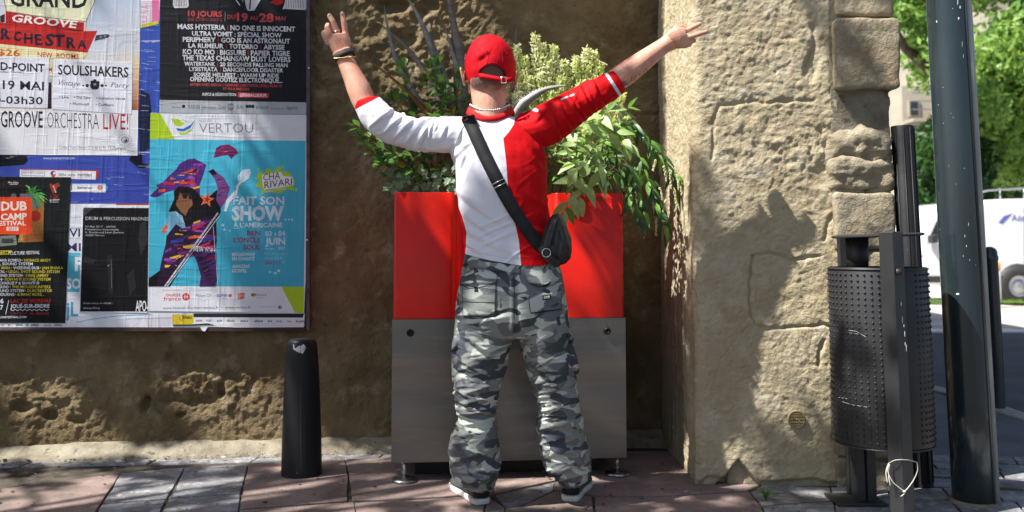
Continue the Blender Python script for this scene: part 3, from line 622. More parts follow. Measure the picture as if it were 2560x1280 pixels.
rr = random.Random(5); fl = [
 (1160, 840, 1262, 905, 7, 0.010), (1150, 900, 1245, 955, 6, 0.008), (1165, 925, 1225, 945, 5, 0.006), (1160, 985, 1240, 958, 6, 0.010), (1150, 1010, 1238, 990, 5, 0.008), (1200, 870, 1270, 880, 6, 0.006), (1275, 790, 1215, 800, 7, 0.006),
 (1300, 800, 1330, 880, 7, 0.007), (1320, 900, 1400, 960, 7, 0.008), (1330, 960, 1430, 930, 6, 0.008), (1345, 985, 1440, 960, 6, 0.009), (1350, 1030, 1440, 1000, 5, 0.010), (1355, 1050, 1450, 1030, 5, 0.010), (1345, 1075, 1450, 1050, 6, 0.011),
 (1350, 1110, 1455, 1078, 6, 0.009), (1148, 1040, 1235, 1020, 5, 0.008), (1150, 1065, 1240, 1046, 6, 0.010), (1135, 1092, 1240, 1075, 6, 0.007), (1140, 1150, 1240, 1120, 7, 0.007), (1140, 1205, 1238, 1188, 6, 0.012), (1150, 1228, 1235, 1218, 5, 0.010),
 (1376, 1182, 1475, 1150, 6, 0.010), (1385, 1200, 1472, 1178, 5, 0.011), (1390, 1220, 1468, 1200, 5, 0.010), (1360, 1140, 1470, 1120, 7, 0.006), (1240, 1235, 1170, 1240, 4, 0.006), (1290, 700, 1290, 850, 6, -0.012), (1240, 800, 1150, 812, 8, 0.005), (1340, 800, 1410, 812, 8, 0.005), (1180, 720, 1260, 760, 10, 0.004)]
for k in range(90):
    leg = rr.random() < 0.5; y = rr.choice([rr.uniform(870, 1010), rr.uniform(980, 1110), rr.uniform(1130, 1240)])
    x0, x1 = (1138, 1242) if leg else (1345 - max(0, 1000 - y) * 0.28, 1440 + max(0, y - 1000) * 0.2)
    cx = rr.uniform(x0, x1); L = rr.uniform(14, 46); a = R(rr.uniform(-30, 12) if not leg else rr.uniform(-22, 25))
    fl.append((cx - L * math.cos(a), y - L * math.sin(a), cx + L * math.cos(a), y + L * math.sin(a), rr.uniform(2.5, 5), rr.uniform(0.002, 0.0055)))
hT = 0.8 * folds(TV, TN, tpx, fl[:30]) + folds(TV, TN, tpx, fl[30:]) * (0.35 + 0.65 * np.clip(np.exp(-((tpx[:, 1] - 1035) / 70) ** 2) + np.exp(-((tpx[:, 1] - 1210) / 40) ** 2), 0, 1))
wq = TV + 0.03 * np.stack([vn(TV * 7, 1), vn(TV * 7, 2), vn(TV * 7, 3)], 1)
low = np.clip((tpx[:, 1] - 800) / 150, 0.25, 1)
hT += low * 0.0050 * fbm(wq * np.array([7, 7, 17]), 4, 5) + 0.003 * (1 - np.abs(fbm(wq * np.array([9, 9, 20]), 3, 8))) * low
seam = folds(TV, TN, tpx, [(1287, 655, 1284, 800, 2, 0.003)]); hT += seam * (TN[:, 1] < 0)
cr = []
for k in range(150):
    leg = rr.random() < 0.5; y = rr.choice([rr.uniform(820, 980), rr.uniform(940, 1110), rr.uniform(1110, 1235), rr.uniform(700, 860)])
    x0, x1 = (1142, 1238) if leg else (1345 - max(0, 1000 - y) * 0.28, 1440 + max(0, y - 1000) * 0.2)
    cx = rr.uniform(x0, x1); L = rr.uniform(8, 30); a = R(rr.uniform(-42, 18) if not leg else rr.uniform(-20, 40))
    am = 1.0 if (960 < y < 1110 or y > 1170) else 0.45
    cr.append((cx - L * math.cos(a), y - L * math.sin(a), cx + L * math.cos(a), y + L * math.sin(a), rr.uniform(1.6, 3.0), am * rr.uniform(0.0015, 0.0034)))
hT += folds(TV, TN, tpx, cr)
rid = 1 - np.abs(fbm(wq * np.array([10, 10, 26]) + 5, 2, 91)); knee = np.exp(-((tpx[:, 1] - 1035) / 70) ** 2) + np.exp(-((tpx[:, 1] - 1210) / 40) ** 2); hT += (0.2 + 0.8 * np.clip(knee, 0, 1)) * 0.0045 * np.clip(rid - 0.72, 0, 1) / 0.28
ridb = 1 - np.abs(fbm((wq @ np.array([[0.87, 0, 0.5], [0, 1, 0], [-0.5, 0, 0.87]])) * np.array([4, 4, 11]) + 2, 2, 92)); hT += 0.0060 * np.clip(ridb - 0.74, 0, 1) / 0.26 * np.clip((tpx[:, 1] - 800) / 80, 0.1, 1)
TV = TV + TN * hT[:, None]
# camouflage
def camo_mat():
    m = bpy.data.materials.new('urban_camouflage_cotton'); m.use_nodes = True; t = m.node_tree; N = t.nodes; Lk = t.links.new; b = N['Principled BSDF']
    b.inputs['Roughness'].default_value = 0.85; b.inputs['Specular IOR Level'].default_value = 0.25
    tc = N.new('ShaderNodeTexCoord'); cur = None
    def layer(off, sc, th, col, dist, base=None):
        nonlocal cur
        mp = N.new('ShaderNodeMapping'); mp.inputs['Location'].default_value = off; mp.inputs['Scale'].default_value = (1, 0.7, 1.75); Lk(tc.outputs['Object'], mp.inputs[0])
        nz = N.new('ShaderNodeTexNoise'); nz.inputs['Scale'].default_value = sc; nz.inputs['Detail'].default_value = 1.2; nz.inputs['Roughness'].default_value = 0.45; nz.inputs['Distortion'].default_value = dist; Lk(mp.outputs[0], nz.inputs[0])
        rm = N.new('ShaderNodeMapRange'); rm.inputs[1].default_value = th - 0.006; rm.inputs[2].default_value = th + 0.006; Lk(nz.outputs[0], rm.inputs[0])
        mx = N.new('ShaderNodeMix'); mx.data_type = 'RGBA'; Lk(rm.outputs[0], mx.inputs[0])
        if cur is None: mx.inputs[6].default_value = (*base, 1)
        else: Lk(cur, mx.inputs[6])
        mx.inputs[7].default_value = (*col, 1); cur = mx.outputs[2]
    layer((3, 1, 2), 7.5, 0.515, lin((108, 110, 112)), 0.9, lin((134, 138, 134)))
    layer((7, 5, 1), 8.2, 0.53, lin((182, 189, 180)), 1.3)
    layer((11, 2, 9), 8.6, 0.575, lin((72, 76, 79)), 1.1)
    layer((1, 12, 4), 9, 0.67, lin((72, 77, 88)), 1.0)
    nz = N.new('ShaderNodeTexNoise'); nz.inputs['Scale'].default_value = 6; nz.inputs['Detail'].default_value = 6; Lk(tc.outputs['Object'], nz.inputs[0])
    rm = N.new('ShaderNodeMapRange'); rm.inputs[3].default_value = 0.75; rm.inputs[4].default_value = 1.12; Lk(nz.outputs[0], rm.inputs[0])
    mm = N.new('ShaderNodeMix'); mm.data_type = 'RGBA'; mm.blend_type = 'MULTIPLY'; mm.inputs[0].default_value = 1; Lk(cur, mm.inputs[6]); Lk(rm.outputs[0], mm.inputs[7]); Lk(mm.outputs[2], b.inputs['Base Color'])
    n2 = N.new('ShaderNodeTexNoise'); n2.inputs['Scale'].default_value = 90; n2.inputs['Detail'].default_value = 5; Lk(tc.outputs['Object'], n2.inputs[0])
    bp = N.new('ShaderNodeBump'); bp.inputs['Strength'].default_value = 0.35; bp.inputs['Distance'].default_value = 0.003; Lk(n2.outputs[0], bp.inputs['Height']); Lk(bp.outputs[0], b.inputs['Normal'])
    return m
M['camo'] = camo_mat()
M['stitch'] = mat('dark_seam', lin((48, 50, 54)), 0.9)
trou = mk('trousers', TV, TF, M['camo'], man)
def bvh(V, F): return BVHTree.FromPolygons([tuple(v) for v in V], [tuple(int(i) for i in f) for f in F])
tbvh = bvh(TV, TF)
def hit(bv, x, y, default=3.5):
    d = ray(x, y).normalized(); r = bv.ray_cast(CAM, d)
    if r[0] is None: return at(x, y, default), -d
    return r[0], r[1]
def patch(name, poly, bv, thick, m, parent, step=4.0, lift=0.0015, bulge=0.0, smooth_pts=2):
    """cloth patch that follows the surface: polygon in photo pixels, cast onto the body"""
    xs = [p[0] for p in poly]; ys = [p[1] for p in poly]
    nx = max(3, int((max(xs) - min(xs)) / step)); ny = max(3, int((max(ys) - min(ys)) / step))
    # map a unit square onto the quad (4 corners TL TR BR BL)
    G = np.zeros((nx + 1, ny + 1, 3)); 
    for i in range(nx + 1):
        for j in range(ny + 1):
            u, v = i / nx, j / ny
            x = (1 - v) * ((1 - u) * poly[0][0] + u * poly[1][0]) + v * ((1 - u) * poly[3][0] + u * poly[2][0])
            y = (1 - v) * ((1 - u) * poly[0][1] + u * poly[1][1]) + v * ((1 - u) * poly[3][1] + u * poly[2][1])
            if len(poly) > 4:       # pointed lower edge
                y += poly[4][1] * v * (1 - abs(2 * u - 1)) ** 0.8
            p, n = hit(bv, x, y); G[i, j] = np.array(p)
    for _ in range(smooth_pts):
        H = G.copy(); H[1:-1, 1:-1] = (G[1:-1, 1:-1] * 2 + G[:-2, 1:-1] + G[2:, 1:-1] + G[1:-1, :-2] + G[1:-1, 2:]) / 6; G = H
    nrmv = np.array([0, -1.0, 0.0])
    top = G + nrmv * (lift + thick)
    if bulge:
        for i in range(nx + 1):
            for j in range(ny + 1): top[i, j] += nrmv * bulge * math.sin(math.pi * i / nx) * math.sin(math.pi * min(1, j / ny * 0.8 + 0.1))
    bot = G + nrmv * lift * 0.0
    V = np.concatenate([top.reshape(-1, 3), bot.reshape(-1, 3)]); n = (nx + 1) * (ny + 1)
    F = []
    id_ = lambda i, j: i * (ny + 1) + j
    for i in range(nx):
        for j in range(ny):
            F.append((id_(i, j), id_(i, j + 1), id_(i + 1, j + 1), id_(i + 1, j))); F.append(tuple(n + q for q in (id_(i, j), id_(i + 1, j), id_(i + 1, j + 1), id_(i, j + 1))))
    per = [id_(i, 0) for i in range(nx)] + [id_(nx, j) for j in range(ny)] + [id_(i, ny) for i in range(nx, 0, -1)] + [id_(0, j) for j in range(ny, 0, -1)]
    for a, b_ in zip(per, per[1:] + per[:1]): F.append((a, b_, b_ + n, a + n))
    o = mk(name, V, F, m, parent); fix_normals(o); return o
patch('rear_pocket', [(1156, 700), (1240, 702), (1238, 788), (1158, 790)], tbvh, 0.004, M['camo'], trou)
patch('pocket_flap', [(1153, 683), (1243, 680), (1240, 704), (1150, 708), (0, 12)], tbvh, 0.009, M['camo'], trou)
patch('rear_pocket', [(1322, 738), (1404, 728), (1402, 772), (1326, 782)], tbvh, 0.004, M['camo'], trou)
patch('pocket_flap', [(1312, 684), (1396, 668), (1401, 696), (1322, 706), (0, 10)], tbvh, 0.009, M['camo'], trou)
patch('waistband', [(1161, 640), (1300, 668), (1300, 684), (1157, 668)], tbvh, 0.003, M['camo'], trou)
patch('pocket_tab', [(1186, 716), (1196, 716), (1196, 730), (1186, 730)], tbvh, 0.004, M['webbing'], trou, 3)
patch('pocket_tab', [(1358, 706), (1370, 705), (1370, 717), (1358, 718)], tbvh, 0.004, M['webbing'], trou, 3)
bd = patch('woven_badge', [(1356, 739), (1377, 736), (1378, 747), (1357, 750)], tbvh, 0.008, M['webbing'], trou, 3)
patch('badge_face', [(1359, 741), (1374, 739), (1375, 745), (1360, 747)], tbvh, 0.0095, M['sole'], bd, 3)
def seamline(pts, r=0.0011, m='stitch', parent=None, bv=None, name='seam', lift=0.0006):
    P = []
    for (ax, ay), (bx, by) in zip(pts[:-1], pts[1:]):
        k = max(2, int(math.hypot(bx - ax, by - ay) / 4))
        for i in range(k): P.append(hit(bv, ax + (bx - ax) * i / k, ay + (by - ay) * i / k)[0] + Vector((0, -lift, 0)))
    P.append(hit(bv, *pts[-1])[0] + Vector((0, -lift, 0)))
    V, F = tube(P, r, 6); return mk(name, V, F, M[m], parent)
seamline([(1284, 668), (1286, 740), (1285, 800)], 0.0016, parent=trou, bv=tbvh)
seamline([(1158, 754), (1238, 756)], 0.0013, parent=trou, bv=tbvh, lift=0.006)
seamline([(1160, 790), (1238, 792)], 0.0013, parent=trou, bv=tbvh)
seamline([(1328, 784), (1404, 774)], 0.0013, parent=trou, bv=tbvh)
for pl_ in ([(1156, 702), (1240, 704), (1238, 788), (1158, 790), (1156, 702)], [(1322, 740), (1326, 782), (1402, 772), (1404, 728)], [(1150, 710), (1172, 721), (1218, 721), (1240, 706)], [(1322, 708), (1345, 716), (1384, 712), (1401, 698)]): seamline(pl_, 0.0014, parent=trou, bv=tbvh, lift=0.0045)
# cargo pockets on the outer thighs
def pillow(outline, Y, T, n=10, jitter=0.0, seed=0, nx=0, py_=1.0):
    c = np.mean(np.array(outline, float), 0); o = []
    for sgn in (-1, 1):
        for k in range(n + 1):
            r = math.sin(math.pi / 2 * k / n)
            if sgn > 0: r = math.sin(math.pi / 2 * (n - k) / n)
            dz = sgn * T * (max(0, 1 - r ** 2.6)) ** 0.5
            o.append([at(c[0] + (x - c[0]) * max(r, 0.02), c[1] + (y - c[1]) * max(r, 0.02), Y + dz) for x, y in outline])
        if sgn < 0: o.pop()
    return rings(o)
def cloth_lump(name, outline, Y, T, m, parent, vox=0.004, folds_=(), nz=0.003, f=18, smooth=3):
    V, F = pillow(outline, Y, T); V2, F2, N2 = remesh([(V, F)], vox, smooth); p = to_px(V2)
    h = nz * fbm(V2 * f, 3, 7) + (folds(V2, N2, p, folds_) if folds_ else 0)
    return mk(name, V2 + N2 * h[:, None], F2, m, parent), V2 + N2 * h[:, None], F2
cp1 = cloth_lump('cargo_pocket', [(1132, 845), (1160, 850), (1170, 880), (1172, 915), (1174, 950), (1154, 964), (1131, 957), (1130, 905), (1128, 880)], 3.59, 0.058, M['camo'], trou, folds_=[(1140, 950, 1160, 958, 4, 0.004)])
cf1 = cloth_lump('cargo_flap', [(1134, 838), (1160, 834), (1164, 852), (1142, 884), (1124, 880), (1128, 862)], 3.57, 0.052, M['camo'], trou)
cp2 = cloth_lump('cargo_pocket', [(1404, 840), (1434, 845), (1438, 880), (1445, 900), (1448, 932), (1430, 942), (1412, 928), (1404, 880)], 3.59, 0.058, M['camo'], trou)
cf2 = cloth_lump('cargo_flap', [(1409, 815), (1420, 818), (1434, 845), (1434, 858), (1422, 852), (1412, 838)], 3.57, 0.052, M['camo'], trou)
def edge_lines(VF, lines, par):
    bv_ = bvh(VF[1], VF[2])
    for ln in lines:
        P = []
        for (ax, ay), (bx, by_) in zip(ln[:-1], ln[1:]):
            for k in range(6):
                p = bv_.ray_cast(CAM, ray(ax + (bx - ax) * k / 5, ay + (by_ - ay) * k / 5).normalized())
                if p[0] is not None: P.append(p[0] + Vector((0, -0.0005, 0)))
        if len(P) > 2: V, F = tube(P, 0.0017, 6); mk('seam', V, F, M['stitch'], par)
edge_lines(cp1, [[(1160, 856), (1166, 882), (1166, 916), (1167, 946)], [(1138, 956), (1152, 958), (1167, 949)]], trou); edge_lines(cf1, [[(1133, 876), (1142, 876), (1156, 852)], [(1141, 841), (1156, 840)]], trou)
edge_lines(cp2, [[(1414, 850), (1416, 880), (1422, 922)], [(1422, 924), (1430, 935), (1440, 931)]], trou); edge_lines(cf2, [[(1412, 836), (1422, 850), (1432, 856)], [(1412, 820), (1420, 822)]], trou)
# ---- shirt
Sh = []
Sh.append(section_loft([(290, 1178, 1276, 3.60, 0.052), (300, 1158, 1300, 3.60, 0.066), (318, 1138, 1335, 3.60, 0.080), (345, 1128, 1356, 3.60, 0.094), (385, 1128, 1366, 3.598, 0.104), (430, 1138, 1368, 3.595, 0.108), (480, 1141, 1368, 3.595, 0.108),
                        (520, 1146, 1370, 3.598, 0.108), (570, 1157, 1374, 3.60, 0.108), (610, 1159, 1384, 3.60, 0.114), (640, 1160, 1396, 3.60, 0.122), (664, 1158, 1402, 3.60, 0.126)], 32, 2.3))
Sh.append(limb(spline([(1175, 330, 3.60, 40), (1135, 336, 3.60, 46), (1090, 338, 3.60, 44), (1040, 336, 3.60, 41), (995, 322, 3.60, 40), (955, 302, 3.603, 40), (935, 285, 3.607, 38), (922, 262, 3.61, 33), (919, 254, 3.612, 30)], 4), 20))
Sh.append(limb(spline([(1300, 330, 3.60, 44), (1345, 322, 3.60, 52), (1390, 296, 3.61, 50), (1430, 270, 3.62, 44), (1470, 246, 3.635, 41), (1505, 226, 3.645, 36), (1530, 211, 3.65, 33), (1546, 201, 3.65, 31)], 4), 20))
SV, SF, SN = remesh(Sh, 0.0036, 7, 0.5)
# cut the hem so it hangs open
spx = to_px(SV)
hemy = np.interp(spx[:, 0], [1150, 1165, 1220, 1300, 1350, 1400], [632, 636, 650, 664, 665, 652])
keep = (spx[:, 1] < hemy)
fk = keep[SF].all(1); SF = SF[fk]
# snap the new border onto the hem line
border = np.zeros(len(SV), bool); cnt = np.zeros(len(SV), int); np.add.at(cnt, SF.ravel(), 1); border = (cnt > 0) & (cnt < 4) & (np.abs(spx[:, 1] - hemy) < 8)
mpx = 3.6 / FPX; SV[border, 2] -= (hemy[border] - spx[border, 1]) * mpx * 0.9
spx = to_px(SV)
sf = [(960, 330, 1010, 285, 5, 0.009), (985, 345, 1035, 296, 5, 0.009), (1012, 358, 1058, 300, 5, 0.008), (1040, 372, 1068, 318, 5, 0.007), (1068, 345, 1085, 300, 4, 0.006), (925, 315, 985, 270, 5, 0.007), (1100, 350, 1120, 305, 5, 0.004),
      (1130, 385, 1150, 330, 7, 0.005), (1125, 400, 1175, 350, 7, 0.004), (1150, 480, 1200, 520, 9, 0.005), (1155, 530, 1240, 590, 9, 0.006), (1160, 500, 1260, 560, 8, 0.004), (1165, 570, 1260, 630, 9, 0.005), (1160, 605, 1215, 640, 7, 0.004), (1230, 600, 1295, 640, 9, 0.004),
      (1365, 400, 1340, 350, 7, 0.005), (1360, 430, 1320, 380, 8, 0.004), (1400, 350, 1380, 290, 5, 0.007), (1425, 325, 1398, 262, 5, 0.009), (1450, 305, 1420, 240, 5, 0.009), (1478, 285, 1450, 220, 5, 0.009), (1505, 265, 1480, 205, 5, 0.007), (1465, 295, 1440, 260, 4, 0.006), (1490, 278, 1470, 235, 4, 0.006),
      (1300, 560, 1370, 590, 8, 0.005), (1290, 610, 1350, 640, 8, 0.004), (1310, 480, 1370, 520, 9, 0.004), (1340, 300, 1370, 270, 5, 0.005), (1200, 420, 1180, 360, 8, 0.003), (1150, 420, 1160, 380, 5, 0.004)]
hS = 1.25 * folds(SV, SN, spx, sf); arm = np.clip((np.abs(spx[:, 0] - 1245) - 120) / 30, 0.15, 1)
wq = SV + 0.03 * np.stack([vn(SV * 6, 1), vn(SV * 6, 2), vn(SV * 6, 3)], 1)
hS += 0.0042 * arm * fbm(wq * np.array([13, 8, 6]), 3, 15) + 0.0028 * fbm(wq * np.array([6, 6, 9]), 3, 16)
rid = 1 - np.abs(fbm((wq @ np.array([[0.9, 0, 0.43], [0, 1, 0], [-0.43, 0, 0.9]])) * np.array([16, 9, 6]), 2, 93)); hS += arm * 0.0045 * np.clip(rid - 0.70, 0, 1) / 0.3
rid2 = 1 - np.abs(fbm((wq @ np.array([[0.85, 0, -0.52], [0, 1, 0], [0.52, 0, 0.85]])) * np.array([4, 6, 13]), 2, 95)); hS += 0.0046 * np.clip(rid2 - 0.72, 0, 1) / 0.28 * np.clip((spx[:, 1] - 400) / 120, 0.2, 1)
hS += 0.0022 * np.exp(-((hemy - spx[:, 1] - 16) / 2.2) ** 2) * -1
SV = SV + SN * hS[:, None]; spx = to_px(SV)
# colour blocks as signed distances (red > 0)
bx = np.interp(spx[:, 1], [260, 275, 290, 312, 330, 346, 362, 400, 470, 530, 600, 665], [1291, 1290, 1289, 1284, 1272, 1258, 1260, 1265, 1270, 1281, 1297, 1303])
red = spx[:, 0] - bx
left = np.interp(spx[:, 1], [300, 420, 470, 520, 540, 580, 615, 640], [-900, -900, 1139, 1147, 1155, 1166, 1165, 1163]) - spx[:, 0]
left = np.where(spx[:, 1] > 425, left, -50)
frontm = np.clip((SV[:, 1] - 3.60) * 600, -60, 60); frontm = np.where(np.abs(spx[:, 0] - 1250) < 130, frontm, -60)
redl = np.maximum(red, np.maximum(left, frontm * (spx[:, 1] > 330) - 60 * (spx[:, 1] <= 330)))
# raglan tick on the left shoulder
redl = np.maximum(redl, 9 - np.hypot((spx[:, 0] - 1163) * 1.0, (spx[:, 1] - 300) * 0.8))
vattr_s = redl
# cuffs: photo-left red cuff, photo-right white stripe; white flashes on the red shoulder
d, tt, sg = seg_dist(spx, (884, 276), (952, 240)); cuffL = np.where((spx[:, 0] < 960) & (sg > -45), 0.0 - sg, -9)
cuffL = np.where((spx[:, 1] < 282) & (spx[:, 0] < 960), np.maximum(cuffL, -9), -9)
vattr_s = np.maximum(vattr_s, cuffL)
d, tt, sgR = seg_dist(spx, (1517, 184), (1552, 238)); strp = np.where(spx[:, 0] > 1480, 3.8 - np.abs(sgR - 1), -9)
d1, _, _ = seg_dist(spx, (1318, 268), (1342, 276)); d2, _, _ = seg_dist(spx, (1404, 248), (1418, 242)); d3, _, _ = seg_dist(spx, (1425, 240), (1434, 236)); d0, _, _ = seg_dist(spx, (1296, 270), (1318, 268))
strp = np.maximum.reduce([strp, 4 - d1, 2.2 - d2, 2.0 - d3])
def shirt_mat():
    m = bpy.data.materials.new('red_and_white_jersey'); m.use_nodes = True; t = m.node_tree; N = t.nodes; Lk = t.links.new; b = N['Principled BSDF']; b.inputs['Roughness'].default_value = 0.72; b.inputs['Specular IOR Level'].default_value = 0.15; b.inputs['Sheen Weight'].default_value = 0.0
    def th(nm):
        a = N.new('ShaderNodeAttribute'); a.attribute_name = nm; r = N.new('ShaderNodeMapRange'); r.inputs[1].default_value = -0.6; r.inputs[2].default_value = 0.6; Lk(a.outputs['Fac'], r.inputs[0]); return r.outputs[0]
    mx = N.new('ShaderNodeMix'); mx.data_type = 'RGBA'; Lk(th('red'), mx.inputs[0]); mx.inputs[6].default_value = (*lin((222, 222, 230)), 1); mx.inputs[7].default_value = (*lin((200, 8, 18)), 1)
    m2 = N.new('ShaderNodeMix'); m2.data_type = 'RGBA'; Lk(th('stripe'), m2.inputs[0]); Lk(mx.outputs[2], m2.inputs[6]); m2.inputs[7].default_value = (*lin((218, 218, 226)), 1)
    Lk(m2.outputs[2], b.inputs['Base Color'])
    tc = N.new('ShaderNodeTexCoord'); n2 = N.new('ShaderNodeTexNoise'); n2.inputs['Scale'].default_value = 32; n2.inputs['Detail'].default_value = 5; Lk(tc.outputs['Object'], n2.inputs[0])
    bp = N.new('ShaderNodeBump'); bp.inputs['Strength'].default_value = 0.28; bp.inputs['Distance'].default_value = 0.006; Lk(n2.outputs[0], bp.inputs['Height']); Lk(bp.outputs[0], b.inputs['Normal'])
    return m
M['shirt'] = shirt_mat(); M['collar_thread'] = mat('red_stitching', lin((150, 6, 14)), 0.9)
shirt = mk('shirt', SV, SF, M['shirt'], man); vattr(shirt, 'red', vattr_s); vattr(shirt, 'stripe', strp)
sbvh = bvh(SV, SF)
M['thread'] = mat('white_stitching', lin((196, 196, 204)), 0.9)
def sline(pts, r, m, name): return seamline(pts, r, m, shirt, sbvh, name, 0.0004)
sline([(1168, 300), (1150, 330), (1138, 360), (1130, 392)], 0.0011, 'thread', 'raglan_seam'); sline([(1285, 300), (1330, 335), (1356, 372), (1366, 392)], 0.0010, 'collar_thread', 'raglan_seam')
sline([(1172, 625), (1220, 637), (1300, 651)], 0.0008, 'thread', 'hem_stitching'); sline([(1300, 651), (1345, 650), (1386, 640)], 0.0008, 'collar_thread', 'hem_stitching')
M['collar'] = mat('red_ribbing', lin((196, 8, 18)), 0.85, bump=0.4, bscale=300, bdist=0.001)
# collar band round the neck: photo pixels of its upper edge at the back, then round the front
cc = at(1226, 288, 3.60); col = []
for k in range(41):
    a = 2 * math.pi * k / 40; c_, s_ = math.cos(a), math.sin(a)
    zz = cc.z + 0.004 - 0.022 * max(0, -s_) ** 1.5 + (0.018 * abs(c_) ** 3) - 0.03 * max(0, s_); col.append(Vector((cc.x + 0.0 + 0.084 * c_, 3.600 + 0.070 * s_, zz)))
rg = []
for p in col:
    r = Vector((p.x - cc.x, p.y - 3.60, 0)).normalized(); rg.append([p + r * -0.002 + Vector((0, 0, 0.012)), p + r * 0.0035 + Vector((0, 0, 0.010)), p + r * 0.0125 + Vector((0, 0, -0.013)), p + r * 0.004 + Vector((0, 0, -0.020))])
V, F = rings(rg, False); fix_normals(mk('collar', V, F, M['collar'], shirt))
# necklace of small metal beads
bead = []
for k in range(56):
    a = 2 * math.pi * k / 56; c_, s_ = math.cos(a), math.sin(a)
    p = Vector((cc.x - 0.003 + 0.077 * c_, 3.598 + 0.070 * s_, cc.z + 0.027 - 0.018 * max(0, -s_) ** 1.5 + 0.014 * abs(c_) ** 3 - 0.03 * max(0, s_)))
    bead.append(ellipsoid(p, (0.0045, 0.0045, 0.0045), 8, 6))
V, F = join(bead); mk('bead_necklace', V, F, M['silver'], man)
# ---- cap
cc_ = at(1225, 170, 3.605); capR = Matrix.Rotation(R(-4), 3, 'Y') @ Matrix.Rotation(R(6), 3, 'X')
nU, nV = 96, 30; ax_, ay_, az_ = 0.0965, 0.109, 0.126
CV = np.zeros((nU * nV, 3))
for i in range(nU):
    a = 2 * math.pi * i / nU; back = (a - 1.5 * math.pi + math.pi) % (2 * math.pi) - math.pi    # 0 at the back (-Y)
    zb = -0.040 + 0.018 * (1 - math.cos(back)) * 0.5
    arch = max(0.0, 1 - (back - 0.10) ** 2 / 0.62 ** 2) ** 0.5 * 0.040
    zb += 0.014 * math.cos(2 * back) - 0.012; zb += arch
    for j in range(nV):
        v = j / (nV - 1); tt_ = math.acos(max(-1, min(1, zb / az_))) * v
        pinch = 1 - 0.006 * (abs(math.sin(3 * (back + math.pi / 2 + 0.0))) < 0.07) * math.sin(tt_)
        q = Vector((ax_ * math.sin(tt_) * math.cos(a) * pinch, ay_ * math.sin(tt_) * math.sin(a) * pinch, az_ * math.cos(tt_) ** 0.92 if math.cos(tt_) > 0 else az_ * math.cos(tt_)))
        CV[i * nV + j] = cc_ + capR @ q
idx = np.arange(nU); jj = np.arange(nV - 1); Aq = (idx[:, None] * nV + jj[None, :]); Bq = ((idx + 1) % nU)[:, None] * nV + jj[None, :]
CF = np.stack([Aq.ravel(), (Aq + 1).ravel(), (Bq + 1).ravel(), Bq.ravel()], 1)
nrc = CV - np.array(cc_); nrc /= np.linalg.norm(nrc, axis=1)[:, None]; cpx = to_px(CV)
hc_ = 0.0035 * fbm(CV * 11, 3, 3) + folds(CV, nrc, cpx, [(1185, 150, 1215, 128, 7, 0.006), (1180, 175, 1260, 165, 8, 0.004), (1240, 150, 1280, 160, 8, 0.003), (1190, 190, 1225, 175, 6, 0.004)])
CV = CV + nrc * hc_[:, None]
cap = mk('cap', CV, CF, M['capred'], man); sd = cap.modifiers.new('cloth', 'SOLIDIFY'); sd.thickness = 0.003; sd.offset = 1
cbv = bvh(CV, CF)
V, F = ellipsoid(cc_ + capR @ Vector((0, 0, az_ + 0.003)), (0.009, 0.009, 0.005), 12, 6); mk('top_button', V, F, M['capred'], cap)
for pl_ in ([(1240, 100), (1224, 128), (1216, 165)], [(1246, 100), (1256, 130), (1258, 168)], [(1236, 98), (1196, 118), (1172, 165)], [(1250, 99), (1276, 122), (1287, 170)]): seamline(pl_, 0.0008, 'collar_thread', cap, cbv, 'panel_seam', 0.0036)
for x, y in ((1218, 131), (1267, 136)):
    p, n = hit(cbv, x, y); V, F = tube([p + n * 0.004 + (n.orthogonal() * math.cos(a) + n.cross(n.orthogonal()) * math.sin(a)).normalized() * 0.0045 for a in [2 * math.pi * k / 10 for k in range(11)]], 0.0013, 6); mk('eyelet', V, F, M['capred'], cap)
p, n = hit(cbv, 1165, 143); V, F = prism([p + n * 0.0045 + Vector(q) for q in ((-0.003, 0, -0.010), (0.004, 0, -0.010), (0.003, 0, 0.014))], (0, 0.001, 0)); mk('white_mark', V, F, M['sole'], cap, smooth=False)
# strap below the arch and its buckle
st = [(1196, 188), (1210, 191), (1225, 194), (1240, 197), (1255, 199), (1268, 200), (1280, 199)]; pth = [at(x, y, 3.605) for x, y in st]
yy = [3.512, 3.505, 3.500, 3.498, 3.500, 3.506, 3.514]; pth = [at(x, y, Y) for (x, y), Y in zip(st, yy)]
V, F = ribbon(pth, [Vector((0, 0, 0.0095))] * 7, [Vector((0, -1, 0))] * 7, 0.003); mk('cap_strap', V, F, M['capred'], cap)
bc = at(1259, 200, 3.496); fr = [bc + Vector((x, 0, z)) for x, z in ((-0.009, -0.012), (0.010, -0.011), (0.011, 0.012), (-0.008, 0.012), (-0.009, -0.012))]
V, F = tube(fr, 0.0019, 6); mk('strap_buckle', V, F, M['silver'], cap)
# peak, pointing away
pk = []
for k in range(17):
    a = math.pi * (0.08 + 0.84 * k / 16); r1 = Vector((0.098 * math.cos(a), 0.108 * math.sin(a), -0.018)); r2 = Vector((0.095 * math.cos(a), 0.108 * math.sin(a) + 0.085 * math.sin(a), -0.022 - 0.012 * abs(math.cos(a)) - 0.012))
    pk.append([cc_ + capR @ (r1 + Vector((0, 0, 0.002))), cc_ + capR @ ((r1 + r2) / 2 + Vector((0, 0, 0.006))), cc_ + capR @ r2, cc_ + capR @ (r2 - Vector((0, 0, 0.003))), cc_ + capR @ (r1 - Vector((0, 0, 0.003)))])
V, F = rings(pk); fix_normals(mk('cap_peak', V, F, M['capred'], cap))
